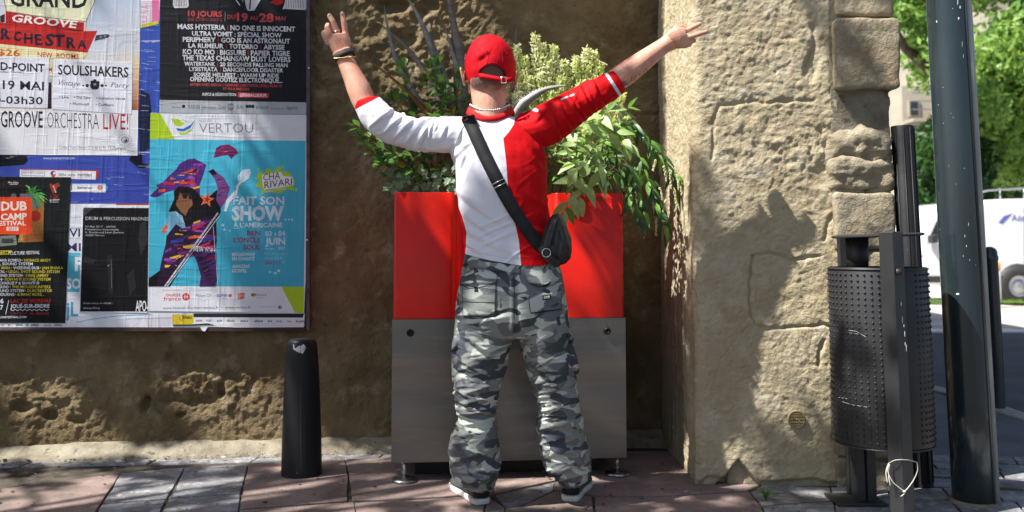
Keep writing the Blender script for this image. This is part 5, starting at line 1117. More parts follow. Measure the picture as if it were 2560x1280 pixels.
vpanel('wing_mirror', [(2316, 590), (2330, 586), (2332, 606), (2318, 608)], M['dark_plastic'], 0.22, 0.18)
p = vp(2304, 640); V, F = ellipsoid(p + Vector((0, 0.25, 0)), (0.08, 0.26, 0.10), 14, 8); mk('headlight', V, F, M['alloy'], van)
for x in (2545, 2850):
    cwh = vp(x, 696); zc = 0.30; 
    for nm, rads, m in (('tyre', ((0.20, -0.06), (0.31, -0.07), (0.335, -0.04), (0.335, 0.16), (0.20, 0.16)), 'tyre'), ('wheel_rim', ((0.01, -0.045), (0.07, -0.055), (0.09, -0.02), (0.17, -0.03), (0.205, -0.055), (0.205, 0.1)), 'alloy')):
        V, F = rings([[Vector((cwh.x + r * math.cos(t), YV + d, zc - 0.06 + r * math.sin(t))) for t in [2 * math.pi * k / 28 for k in range(28)]] for r, d in rads], False)
        if nm == 'tyre': ty = mk(nm, V, F, M[m], van); fix_normals(ty)
        else: fix_normals(mk(nm, V, F, M[m], ty))
    V, F = rings([[Vector((cwh.x + r * math.cos(t), YV + d, zc - 0.04 + r * math.sin(t))) for t in [2 * math.pi * k / 28 for k in range(28)]] for r, d in ((0.01, -0.006), (0.385, -0.006), (0.385, 0.02))], False); fix_normals(mk('wheel_arch', V, F, M['dark_plastic'], van))
for Yr_ in (YV + 0.2, YV + 1.7):
    V, F = tube([vp(2430, 486, Yr_), vp(2470, 476, Yr_), vp(2700, 462, Yr_), vp(2900, 462, Yr_)], 0.018, 6); mk('roof_rail', V, F, M['alloy'], van)
for x in (2450, 2500, 2560, 2640, 2740): V, F = tube([vp(x, 500, YV + 0.2), vp(x, 472 - (x - 2450) * 0.03, YV + 0.2)], 0.016, 6); mk('rail_post', V, F, M['alloy'], van)
M['logo'] = mat('logo_blue', lin((92, 100, 170)), 0.5)
vpanel('logo', [(2496, 556), (2510, 540), (2530, 534), (2520, 545), (2506, 560)], M['logo'], 0.006, 0.003)
co, F = text_mesh('Aéroservice', 0.01); w = co[:, 0]; V = [vp(2528 + a, 552 - b) + Vector((0, -0.008, 0)) for a, b in zip((w - w.min()) / (w.max() - w.min()) * 110, co[:, 1] / CAPH * 15)]
lg = mk('logo_lettering', V, F, M['logo'], van, smooth=False)
# marker post with an orange band beside the van
c = ground(2496, 752); mp_ = thing('marker_post', (c.x, c.y, 0), 'thin white marker post with an orange band in front of the van wheel', 'post')
V, F = cyl((c.x, c.y), 0.05, 0.05, -0.02, 0.80, 14); mk('white_tube', V, F, M['vanwhite'], mp_); M['orange'] = mat('orange_band', lin((236, 150, 30)), 0.5); V, F = cyl((c.x, c.y), 0.053, 0.053, 0.52, 0.68, 14); mk('orange_band', V, F, M['orange'], mp_)
# ================================================================== building behind the trees
M['far_wall'] = mat('far_building', lin((176, 168, 152)), 0.9, col2=lin((146, 138, 122)), scale=0.4); M['far_win'] = mat('far_window', (0.03, 0.035, 0.04), 0.15); M['far_rail'] = mat('far_railing', lin((120, 126, 130)), 0.5)
bl = thing('building', at(2420, 700, 34), 'pale stone building with balcony railings behind the trees', 'building')
x0 = at(2262, 500, 34).x; x1 = at(2760, 500, 34).x; z1 = at(2300, 215, 34).z; V, F = box(x0, x1, 34, 44, 0, z1); mk('wall', V, F, M['far_wall'], bl, smooth=False)
x0b = at(2420, 400, 35).x; V, F = box(x0b, x1 + 6, 33.2, 43, z1 - 0.002, 17); mk('upper_wall', V, F, M['far_wall'], bl, smooth=False)
for fy in (250, 330, 420, 520):
    for fx in (2270, 2330, 2390, 2450, 2510):
        a = at(fx, fy + 42, 34); b = at(fx + 26, fy, 34); V, F = box(a.x, b.x, 33.93, 34.02, a.z, b.z); w_ = mk('window', V, F, M['far_wall'], bl, smooth=False); V, F = box(a.x + 0.06, b.x - 0.06, 33.91, 33.94, a.z + 0.06, b.z - 0.06); mk('pane', V, F, M['far_win'], w_, smooth=False)
    zr = at(2300, fy + 44, 33).z; V, F = box(x0, x1, 33.1, 34, zr - 0.12, zr); mk('balcony', V, F, M['far_wall'], bl, smooth=False)
    for dz in (0.3, 0.6, 0.9): V, F = box(x0, x1, 33.12, 33.16, zr + dz, zr + dz + 0.04); mk('railing', V, F, M['far_rail'], bl, smooth=False)
# ================================================================== poster board
def paper_mat(name, worn=0.0, creases=1.0, streak=False):
    m = mat(name, (1, 1, 1), 0.55, attr='Col', col2=(0.86, 0.86, 0.87), scale=5, ramp=(0.35, 0.7), spec=0.18)
    t = m.node_tree; N = t.nodes; Lk = t.links.new; b = N['Principled BSDF']; tc = N.new('ShaderNodeTexCoord')
    hs = []
    for sc, s, d, w in (((34, 34, 2.2), 1.0, 3, 0.7), ((3, 3, 30), 1.0, 3, 0.5), ((9, 9, 9), 1.0, 5, 0.35)):
        mp = N.new('ShaderNodeMapping'); mp.inputs['Scale'].default_value = sc; Lk(tc.outputs['Object'], mp.inputs[0])
        nz = N.new('ShaderNodeTexNoise'); nz.inputs['Scale'].default_value = s; nz.inputs['Detail'].default_value = d; nz.inputs['Distortion'].default_value = 0.4; Lk(mp.outputs[0], nz.inputs[0])
        ab = N.new('ShaderNodeMapRange'); ab.inputs[1].default_value = 0.5; ab.inputs[2].default_value = 0.68; ab.inputs[4].default_value = w; ab.interpolation_type = 'SMOOTHSTEP'; Lk(nz.outputs[0], ab.inputs[0]); hs.append(ab.outputs[0])
    a1 = N.new('ShaderNodeMath'); Lk(hs[0], a1.inputs[0]); Lk(hs[1], a1.inputs[1]); a2 = N.new('ShaderNodeMath'); Lk(a1.outputs[0], a2.inputs[0]); Lk(hs[2], a2.inputs[1])
    bp = N.new('ShaderNodeBump'); bp.inputs['Strength'].default_value = 0.24 * creases; bp.inputs['Distance'].default_value = 0.006; Lk(a2.outputs[0], bp.inputs['Height']); Lk(bp.outputs[0], b.inputs['Normal'])
    if streak:
        mp = N.new('ShaderNodeMapping'); mp.inputs['Scale'].default_value = (7, 7, 60); Lk(tc.outputs['Object'], mp.inputs[0]); nz = N.new('ShaderNodeTexNoise'); nz.inputs['Scale'].default_value = 1; nz.inputs['Detail'].default_value = 6; nz.inputs['Distortion'].default_value = 0.6; Lk(mp.outputs[0], nz.inputs[0])
        rm = N.new('ShaderNodeMapRange'); rm.inputs[1].default_value = 0.66; rm.inputs[2].default_value = 0.70; rm.inputs[4].default_value = 0.75; Lk(nz.outputs[0], rm.inputs[0]); mx = N.new('ShaderNodeMix'); mx.data_type = 'RGBA'
        cur = b.inputs['Base Color'].links[0].from_socket; Lk(rm.outputs[0], mx.inputs[0]); Lk(cur, mx.inputs[6]); mx.inputs[7].default_value = (0.6, 0.6, 0.62, 1); Lk(mx.outputs[2], b.inputs['Base Color'])
    return m
M['paper'] = paper_mat('poster_paper'); M['paper_streak'] = paper_mat('scuffed_poster_paper', streak=True)
by = lambda x, y, d: on_plane(x, y, BOARD[0] - d, BOARD[1])
class Poster:
    def __init__(s, name, label, base, m='paper'):
        s.base = base; s.V = []; s.C = []; s.F = []; s.bb = []; s.name = name; s.label = label; s.m = m; s.k = 0; s.paper = None
    def sheet(s, pts, col, cols=None):
        s.paper = (pts, col, cols)
    def _add(s, pts, cols, F=None):
        xs = [p[0] for p in pts]; ys = [p[1] for p in pts]; b = (min(xs), min(ys), max(xs), max(ys)); k = 1 + max([q[4] for q in s.bb if q[0] < b[2] and q[2] > b[0] and q[1] < b[3] and q[3] > b[1]], default=0); s.bb.append(b + (k,)); d = s.base + 0.00045 + 0.00003 * min(k, 30); o = len(s.V)
        s.V += [by(x, y, d) for x, y in pts]; s.C += cols; s.F += [tuple(range(o, o + len(pts)))] if F is None else [tuple(i + o for i in f) for f in F]
    def poly(s, pts, col, cols=None): s._add(pts, [lin(c) for c in cols] if cols else [lin(col)] * len(pts))
    def rect(s, x0, y0, x1, y1, col, cols=None): s.poly([(x0, y0), (x1, y0), (x1, y1), (x0, y1)], col, cols)
    def disc(s, x, y, r, col, ry=None, n=18): s.poly([(x + r * math.cos(2 * math.pi * k / n), y + (ry or r) * math.sin(2 * math.pi * k / n)) for k in range(n)], col)
    def line(s, a, b, w, col):
        dx, dy = b[0] - a[0], b[1] - a[1]; L = math.hypot(dx, dy) or 1; nx, ny = -dy / L * w / 2, dx / L * w / 2
        s.poly([(a[0] + nx, a[1] + ny), (b[0] + nx, b[1] + ny), (b[0] - nx, b[1] - ny), (a[0] - nx, a[1] - ny)], col)
    def pline(s, pts, w, col):
        for a, b in zip(pts[:-1], pts[1:]): s.line(a, b, w, col)
    def star(s, x, y, r, col, rot=-90):
        s.poly([(x + (r if k % 2 == 0 else r * 0.42) * math.cos(R(rot + 36 * k)), y + (r if k % 2 == 0 else r * 0.42) * math.sin(R(rot + 36 * k))) for k in range(10)], col)
    def text(s, t, x0, y0, x1, y1, h, col, bold=0.0, shear=0.0, res=2):
        co, F = text_mesh(t, bold * 0.75 if bold > 0 else bold, res); w = co[:, 0]; u = (w - w.min()) / (w.max() - w.min()); v = co[:, 1] / CAPH
        s._add([(x0 + a * (x1 - x0) + b * h * shear, y0 + a * (y1 - y0) - b * h) for a, b in zip(u, v)], [lin(col)] * len(co), F)
    def scraps(s, x0, y0, x1, y1, h, cols, seed=1, gap=8):
        r = random.Random(seed); x = x0
        while x < x1:
            w = r.uniform(8, 26); c = r.choice(cols); t = (x - x0) / (x1 - x0); y = y0 + (y1 - y0) * t
            for k in range(int(w / 3.2)): s.rect(x + k * 3.2, y - h * r.uniform(0.5, 1), x + k * 3.2 + 2.2, y, c)
            x += w + r.uniform(gap * 0.6, gap * 1.6)
    def build(s, parent=None):
        pts, col, cols = s.paper; cen = np.mean(np.array(pts, float), 0); loc = by(*cen, s.base)
        Vf = [by(x, y, s.base + 0.0004) for x, y in pts]; n = len(pts); Vb = [by(x, y, s.base - 0.0003) for x, y in pts]
        F = [tuple(range(n))] + [tuple(range(n, 2 * n))[::-1]] + [(i, i + n, (i + 1) % n + n, (i + 1) % n) for i in range(n)]
        o = mk(s.name, Vf + Vb, F, M[s.m], parent, smooth=False, loc=loc); cc = [lin(c) for c in cols] if cols else [lin(col)] * n; vcol(o, cc + cc); fix_keep(o)
        tag(o, s.label, 'poster', 'posters pasted on the notice board')
        if s.V:
            p = mk('print', s.V, s.F, M[s.m], o, smooth=False); vcol(p, s.C); tag(p, kind='stuff')
            me = p.data; me.flip_normals() if False else None
        return o
def fix_keep(o): return o
# the board itself
bd = thing('notice_board', by(380, 600, 0.0), 'large wall board covered in posters with a dark worn wooden frame', 'notice board')
def bbox(name, x0, y0, x1, y1, d0, d1, m):
    q = [by(x0, y0, d1), by(x1, y0, d1), by(x1, y1, d1), by(x0, y1, d1)]; nn = Vector((-0.119, 0.993, 0)) * (d1 - d0); V, F = prism(q, nn); o = mk(name, V, F, m, bd, smooth=False); fix_normals(o); bevel(o, 0.002, 1); return o
bbox('panel', -420, -520, 770, 822, -0.032, -0.0006, M['board'])
bbox('frame_edge', 765.5, -520, 775, 826, -0.036, 0.006, M['frame'])
bbox('lower_frame', -420, 817, 765, 829, -0.036, 0.001, M['board'])
for x in (-200, 300, 700): bbox('bracket', x, 700, x + 30, 740, -0.056, -0.046, M['frame'])
for x, y in ((772, 170), (768, 600)): 
    p = by(x, y, 0.007); V, F = ellipsoid(p, (0.005, 0.003, 0.005), 8, 6); mk('screw', V, F, M['silver'], bd)
WH = (232, 232, 236); BK = (30, 30, 34)
# --- layer 0: torn old papers showing red, at the right edge
q = Poster('old_poster', 'torn strip of old red and orange poster along the right edge of the board', 0.0002); q.sheet([(755, 260), (766, 262), (764, 700), (752, 702)], (168, 62, 40)); q.rect(757, 600, 763, 625, (220, 214, 210)); q.rect(757, 540, 763, 556, WH); q.build()
# --- white base poster at the bottom with cyan block
q = Poster('white_poster', 'partly covered white and cyan poster along the bottom of the board', 0.0006); q.sheet([(-60, 505), (470, 505), (762, 600), (760, 812), (520, 820), (230, 821), (-60, 825)], (222, 224, 232))
q.text('VI', 173, 592, 200, 592, 20, (52, 56, 100), 0.02); q.text('MI', 166, 628, 202, 628, 20, (52, 56, 100), 0.018); q.rect(168, 632, 204, 730, (86, 176, 198)); q.text('F', 187, 676, 204, 676, 32, WH, 0.06); q.text('SO', 166, 721, 202, 721, 24, WH, 0.05); q.text('jL', 164, 790, 196, 790, 34, (74, 160, 196), 0.03)
q.pline([(190, 806), (230, 798), (290, 790), (380, 786)], 2, (110, 176, 206)); q.scraps(2, 815, 160, 815, 6, [(60, 60, 64), (150, 150, 60), (120, 60, 60), (90, 90, 96)], 3); q.rect(290, 508, 372, 513, (196, 96, 60)); q.poly([(360, 790), (440, 786), (440, 812), (368, 816)], (208, 206, 214)); q.build()
# --- blue poster
q = Poster('blue_poster', 'scuffed blue concert poster showing between and below the others', 0.0010, 'paper_streak'); q.sheet([(-60, -200), (404, -200), (404, 120), (402, 300), (392, 420), (372, 509), (-60, 509)], (58, 78, 168), [(60, 96, 190), (60, 96, 190), (66, 110, 200), (52, 96, 190), (40, 52, 130), (56, 70, 160), (62, 78, 168)])
q.poly([(352, 225), (374, 235), (380, 290), (376, 370), (350, 384), (346, 300)], (24, 32, 66)); q.poly([(330, 385), (356, 385), (356, 408), (372, 412), (366, 420), (346, 420), (322, 400)], (18, 20, 36)); q.poly([(-20, 388), (66, 388), (70, 402), (60, 412), (-20, 418)], (16, 18, 30))
q.text('www.printempscoreen.com', 108, 398, 187, 398, 6, (206, 214, 236), 0.01); q.poly([(48, 422), (248, 426), (242, 449), (50, 447)], (190, 44, 44)); q.poly([(50, 424), (240, 428), (239, 449), (49, 443)], (228, 228, 232)); q.text('PRINTEMPS COREEN', 58, 434, 108, 435, 6, (90, 90, 96)); q.pline([(55, 425), (112, 427), (111, 440), (55, 438), (55, 425)], 1.2, (120, 120, 126))
q.disc(133, 434, 7, (44, 66, 140)); q.disc(133, 438, 5, (196, 60, 70)); q.disc(136, 433, 3.2, WH); q.scraps(147, 440, 178, 440, 7, [(140, 140, 146)], 5, 2); q.text('noridan', 194, 440, 229, 441, 8, (96, 96, 110), 0.03); q.text('les affaires de la scène', 196, 444, 228, 445, 2.5, (120, 120, 128))
q.poly([(150, 458), (262, 458), (270, 468), (264, 480), (150, 480)], (80, 150, 210)); q.poly([(150, 460), (264, 461), (264, 481), (150, 479)], (230, 230, 234)); q.text('kerrerver', 194, 472, 231, 473, 7, (70, 70, 80), 0.03); q.disc(250, 469, 7, (208, 130, 120)); q.pline([(172, 461), (179, 461), (179, 475), (172, 475)], 1.6, (40, 40, 44))

for k in range(26):
    y = RNG.uniform(60, 500); x = RNG.uniform(352, 396) if y < 400 else RNG.uniform(180, 365); q.line((x - 12, y - 2), (x + 8, y + RNG.uniform(-2, 3)), 0.9, (170, 184, 216))
q.build()
q = Poster('pink_poster', 'torn corner of a pale pink and magenta poster at the top of the board', 0.0014); q.sheet([(344, -120), (404, -120), (398, 54), (379, 52), (378, 64), (350, 66)], (226, 216, 226)); q.rect(380, -100, 398, 54, (230, 120, 170)); q.poly([(350, 62), (378, 55), (396, 52), (396, 60), (372, 66), (351, 70)], (214, 200, 60))
q.pline([(366, 8), (368, 30), (352, 30)], 2, (232, 150, 176)); q.pline([(352, 42), (366, 42), (366, 54), (353, 54)], 2, (232, 150, 176)); q.pline([(354, 18), (366, 18)], 2, (232, 150, 176)); q.build()
# --- Grand Groove Orchestra
q = Poster('orchestra_poster', 'big poster with a red neon style sign for a groove orchestra', 0.0018)
q.sheet([(-320, -260), (352, -260), (351, 60), (348, 150), (347, 215), (345, 276), (344, 389), (-320, 384)], WH, [(206, 214, 226), (206, 214, 226), (202, 212, 228), (230, 206, 160), (236, 150, 60), (226, 226, 228), (222, 222, 226), (222, 222, 226)])
q.poly([(236, -60), (351, -60), (350, 100), (340, 130), (225, 100), (215, 52)], WH, [(186, 202, 226), (186, 202, 226), (206, 212, 224), (216, 214, 214), (208, 214, 224), (196, 206, 226)]); q.poly([(225, 100), (350, 100), (348, 180), (335, 160), (215, 150)], WH, [(208, 214, 224), (206, 212, 224), (240, 206, 150), (226, 214, 196), (214, 216, 220)])
q.poly([(330, 150), (348, 150), (346, 275), (330, 275)], WH, [(232, 220, 196), (236, 206, 150), (186, 96, 36), (110, 62, 40)])
q.poly([(10, -80), (252, -80), (238, 0), (215, 54), (120, 44), (16, 28)], (232, 232, 196)); q.pline([(238, 0), (215, 54), (120, 44), (16, 28), (8, -10)], 2, (150, 120, 90)); q.text("GRAND'", 24, 14, 228, 20, 44, (26, 26, 26), 0.03); q.text("GRAND'", 24, 14, 222, 34, 40, (26, 26, 26), 0.0) if False else None
q.poly([(0, 40), (12, 34), (12, 56), (0, 56)], (60, 30, 30)); q.poly([(14, 28), (60, 36), (140, 50), (210, 56), (209, 79), (100, 68), (14, 57)], (176, 26, 30)); q.poly([(14, 55), (100, 66), (209, 76), (209, 81), (14, 61)], (70, 18, 22)); q.text('GROOVE', 28, 53, 190, 70, 17, (240, 236, 226), 0.035, 0.28)
q.poly([(-40, 52), (110, 66), (190, 78), (243, 77), (230, 105), (218, 132), (120, 122), (-40, 106)], (190, 38, 36)); 
for i, (ch, x0, x1, yb, h, sh) in enumerate([('R', 2, 26, 98, 26, 0), ('C', 33, 52, 102, 22, 0.1), ('H', 60, 82, 108, 24, 0), ('E', 88, 106, 112, 26, -0.1), ('S', 112, 134, 114, 28, 0.1), ('T', 134, 162, 116, 28, 0), ('R', 166, 190, 120, 26, 0), ('A', 193, 217, 121, 20, 0)]): q.text(ch, x0, yb, x1, yb, h, (34, 26, 44), 0.05, sh)
q.poly([(240, 88), (266, 85), (275, 88), (270, 94), (236, 102)], (60, 66, 80)); q.disc(262, 90, 3, (130, 140, 156)); q.disc(252, 92, 3, (130, 140, 156)); q.poly([(-40, 106), (120, 122), (218, 132), (208, 150), (100, 146), (-40, 142)], (234, 226, 176)); q.pline([(-10, 118), (60, 124)], 1.5, (200, 170, 90)); q.text('$26', -6, 138, 50, 141, 16, (206, 96, 40), 0.03); q.text('NEW  ROOMS', 94, 142, 197, 148, 12, (196, 66, 44), 0.02)
q.rect(119, 148, 132, 200, WH, [(230, 220, 170), (230, 220, 170), (214, 206, 190), (214, 206, 190)]); q.text('M', 122, 178, 130, 178, 9, (190, 60, 40), 0.04); q.rect(119, 205, 129, 272, (44, 26, 40)); q.rect(119, 196, 130, 206, (170, 190, 200))
q.poly([(-80, 272), (131, 276), (345, 276), (344, 389), (-80, 386)], (228, 228, 232)); q.text('GROOVE', 2, 318, 107, 319, 40, (32, 32, 36), 0.012); q.text('ORCHESTRA', 118, 319, 247, 323, 39, (44, 44, 48), -0.014); q.text('LIVE!', 258, 323, 321, 324, 38, (184, 36, 40), 0.004)
q.text('Contact Tous Olympic 02 51 80 62 90', 148, 372, 264, 374, 9, (110, 110, 114)); q.text("l'Olympic", 270, 372, 316, 376, 8, (60, 60, 66), 0, 0.1); q.line((318, 377), (336, 378), 1, (90, 90, 96))
for k in range(20): a = 2 * math.pi * k / 20; q.line((312 + 16 * math.cos(a), 350 + 12 * math.sin(a)), (312 + 19 * math.cos(a), 350 + 15 * math.sin(a)), 1.5, (130, 130, 136))
q.disc(313, 350, 10, (150, 150, 156), 9); q.disc(313, 350, 7.5, (228, 228, 232), 6.5); q.disc(314, 351, 5, (70, 70, 76)); q.disc(312, 349, 2.2, (228, 228, 232)); q.build()
q = Poster('date_sheet', 'white printed date sheet pasted over the orchestra poster at the left edge', 0.0028); q.sheet([(-120, 138), (123, 144), (119, 270), (-120, 266)], (230, 230, 240)); q.text('ROND-POINT', -60, 172, 112, 180, 19, (34, 34, 40), 0.035); q.text('(Les Antilles, Nantes)', -30, 181, 60, 183, 5, (70, 70, 76), 0.01)
q.text('19 MAI', 7, 222, 110, 226, 21, (34, 34, 40), 0.022); q.text('20h30-03h30', -90, 256, 107, 261, 18, (34, 34, 40), 0.025); q.build()
q = Poster('party_sheet', 'white printed sheet for a vintage party pasted over the orchestra poster', 0.0028); q.sheet([(134, 147), (331, 155), (329, 285), (130, 273)], (230, 230, 240)); q.text('SOULSHAKERS', 145, 186, 321, 193, 24, (30, 30, 36), 0.03)
q.text('Vintage', 142, 212, 198, 216, 13, (60, 60, 68), -0.008, 0.45); q.text('Party', 276, 218, 320, 220, 12, (60, 60, 68), -0.008, 0.45); q.disc(237, 214, 12, (34, 34, 38), 11); q.disc(230, 205, 4, (34, 34, 38)); q.disc(237, 202, 4.5, (34, 34, 38)); q.disc(245, 206, 4, (34, 34, 38)); q.disc(237, 211, 4, (150, 150, 156), 3)
for x, r in ((218, 4.2), (208, 2.4), (255, 4.2), (265, 2.4)): q.disc(x, 214, r, (34, 34, 38))
for t, x0, x1, y in (('• Live', 148, 172, 246), ('• Djs Sets', 185, 226, 247), ('• Initiation danse', 240, 313, 249), ('• Photocall', 175, 222, 263), ('• Coiffeurs', 239, 284, 265)): q.text(t, x0, y - 0.5, x1, y + 0.5, 6.5, (56, 56, 62), 0.015)
q.line((135, 214), (160, 221), 1, (250, 250, 255)); q.line((160, 222), (328, 226), 1, (204, 204, 214)); q.build()
# --- black concert poster
q = Poster('concert_poster', 'black poster listing ten days of concerts in white capitals, top right of the board', 0.0022); q.sheet([(402, -300), (770, -300), (768, 254), (768, 286), (398, 282), (399, 250)], BK)
for pts in ([(434, -30), (468, -30), (472, 14), (468, 19), (436, 20), (432, 12)], [(590, -30), (612, 14), (620, 27), (636, 26), (652, -2), (660, -30)], [(714, -30), (764, -30), (768, 14), (764, 25), (712, 22), (706, 24), (712, 8)]): q.poly(pts, (206, 206, 210))
for k in range(8): q.line((436 + k * 4, -20), (438 + k * 4, 16), 1.2, (60, 60, 64)); q.line((714 + k * 6, -20), (716 + k * 6, 20), 1.2, (60, 60, 64)); 
q.line((606, -20), (614, 24), 5, (40, 40, 44)); q.line((628, -20), (624, 24), 4, (60, 60, 64)); q.line((590, 0), (600, 14), 2, WH); q.line((650, 0), (640, 16), 2, WH); q.poly([(680, -10), (704, -10), (708, 8), (694, 14), (676, 6), (684, 0)], (190, 40, 44))
RD = (196, 74, 78); WT = (222, 222, 226)
q.text('10 JOURS', 470, 40, 555, 42, 13, RD, 0.04); q.text('DE CONCERTS', 470, 52, 555, 53, 6.5, (150, 62, 64), 0.03); q.line((563, 30), (562, 53), 1.2, (150, 150, 154)); q.text('DU', 568, 47, 588, 47, 10, RD, 0.02); q.text('19', 592, 52, 620, 53, 19, RD, 0.05); q.text('AU', 625, 49, 644, 50, 9, RD, 0.02); q.text('28', 648, 54, 684, 55, 20, RD, 0.05); q.text('MAI', 689, 51, 714, 51, 10, RD, 0.02)
def row(items, y0, y1, h):
    xs = [i[1] for i in items] + [items[-1][2]]; X0, X1 = items[0][1], items[-1][2]; f = lambda x: y0 + (y1 - y0) * (x - X0) / (X1 - X0)
    for j, (t, a, b) in enumerate(items):
        q.text(t, a, f(a), b, f(b), h, WT, 0.035)
        if j: m = (items[j - 1][2] + a) / 2; q.line((m, f(m) - h), (m, f(m) + 1), 1.2, RD)
row([('MASS HYSTERIA', 444, 563), ('NO ONE IS INNOCENT', 576, 738)], 72, 79, 12); row([('ULTRA VOMIT : SPÉCIAL SHOW', 480, 704)], 89, 94, 11); row([('PERIPHERY', 457, 539), ('GOD IS AN ASTRONAUT', 553, 725)], 104, 109, 11.5); row([('LA RUMEUR', 471, 559), ('TOTORRO', 573, 645), ('ABYSSE', 659, 711)], 119, 124, 11)
row([('KO KO MO', 457, 537), ('BIGSURE', 550, 614), ('PAPIER TIGRE', 627, 724)], 135, 140, 12); row([('THE TEXAS CHAINSAW DUST LOVERS', 456, 726)], 150, 155, 12); row([('WATERTANK', 461, 538), ('20 SECONDS FALLING MAN', 550, 719)], 164, 168, 9.5); row([('LYSISTRATA', 473, 544), ('DANCEFLOOR DISASTER', 558, 708)], 177, 181, 9.5)
row([('SOIRÉE HELLFEST : WARM UP RIDE', 484, 697)], 191, 194, 9.5); row([('OPENING GOÛTEZ ELECTRONIQUE...', 475, 706)], 203, 207, 10.5); q.text('AFTERS AVEC REDUX | GAMBASS | MECTOOB | ZÖL | ALAN D.', 474, 214, 706, 218, 6, RD, 0.03); q.text('ET PLUS ENCORE', 558, 225, 623, 226, 6, RD, 0.03); q.text('INFOS & RÉSERVATION', 506, 239, 590, 240, 7, WT, 0.03)
q.poly([(595, 231), (672, 233), (671, 245), (594, 243)], (200, 60, 66)); q.text('LEFERRAILLEUR.FR', 600, 241, 667, 242, 7, (240, 220, 220), 0.03); q.poly([(399, 250), (768, 256), (768, 286), (398, 282)], (176, 180, 186))
for t, x0, x1, h in (('ouest france', 430, 452, 5), ('TRABUGE', 468, 500, 8), ('Valtransauto', 505, 540, 6), ('Quai', 545, 564, 9), ('SUN', 592, 608, 9), ('RETROUEZ', 640, 672, 7), ('www.trempo.com', 677, 709, 4), ('digitick', 716, 744, 8)): q.text(t, x0, 270 + (x0 - 430) * 0.012, x1, 270 + (x1 - 430) * 0.012, h, (84, 86, 92), 0.01)
for x in (459, 618, 625, 632): q.disc(x, 266, 4.5, (44, 44, 48))
q.disc(577, 267, 9, (120, 122, 128)); q.text('EDEN', 569, 270, 586, 270, 7, (180, 184, 190), 0.02); q.build()
# --- dub camp
q = Poster('dub_poster', 'black dub festival poster with an orange square title and palm leaf', 0.0022); q.sheet([(-260, 440), (177, 443), (163, 808), (-260, 806)], (22, 24, 24))
q.disc(36, 478, 26, (14, 14, 16)); q.disc(36, 478, 22, (60, 24, 22)); q.disc(36, 478, 19, (18, 18, 20)); q.disc(34, 490, 7, (90, 94, 96)); q.poly([(82, 494), (110, 496), (108, 604), (56, 606), (60, 540)], (150, 96, 44)); q.disc(88, 540, 14, (150, 34, 26)); q.poly([(50, 484), (102, 484), (100, 520), (50, 520)], (100, 106, 108))
r5 = random.Random(3)
for ang in range(-150, 70, 9): L = r5.uniform(22, 44); q.poly([(80, 486), (80 + L * 0.5 * math.cos(R(ang)) - 2, 486 + L * 0.5 * math.sin(R(ang)) + 2), (80 + L * math.cos(R(ang)), 486 + L * math.sin(R(ang)) + 14), (80 + L * 0.5 * math.cos(R(ang)) + 3, 486 + L * 0.5 * math.sin(R(ang)))], r5.choice([(70, 150, 66), (110, 180, 90), (48, 112, 52)]))
q.poly([(0, 590), (40, 588), (42, 612), (0, 616)], (126, 130, 120)); q.rect(4, 596, 34, 608, (60, 64, 60)); q.pline([(60, 600), (92, 594), (84, 576)], 1.5, (170, 40, 30)); q.poly([(52, 576), (58, 574), (58, 604), (44, 606)], (190, 140, 70))
q.poly([(-60, 492), (74, 493), (80, 500), (80, 580), (74, 586), (-60, 586)], (226, 72, 34)); q.text('DUB', 2, 526, 67, 525, 21, (236, 222, 210), 0.045); q.text('CAMP', 2, 550, 67, 548, 15, (236, 222, 210), 0.045); q.text('FESTIVAL', -12, 564, 65, 563, 11, (236, 222, 210), 0.03); q.rect(16, 567, 46, 577, (236, 222, 210)); q.text('2017', 20, 576, 42, 576, 7, (226, 72, 34), 0.03)
q.poly([(124, 458), (132, 462), (146, 456), (150, 464), (142, 470), (140, 480), (132, 484), (126, 470)], (150, 54, 40)); q.line((133, 464), (140, 482), 3, (206, 160, 150)); q.text('in Ziggy', 126, 494, 146, 492, 7, (176, 40, 34), 0.02, 0.2); q.text('jardinier', 124, 502, 149, 501, 5, WT, 0.01, 0.2); q.line((125, 505), (146, 505), 1, WT); q.text('6ème édition', 20, 458, 46, 459, 5, WT, 0.02); q.line((25, 461), (44, 461), 1, WT)
q.poly([(-20, 627), (30, 626), (22, 636), (-20, 637)], (214, 196, 50)); q.text('SYSTEM', -22, 635, 20, 635, 7, (30, 30, 30), 0.02); q.text('CULTURE FESTIVAL', 24, 637, 99, 635, 8, WT, 0.015, 0.15)
YL = (204, 190, 60)
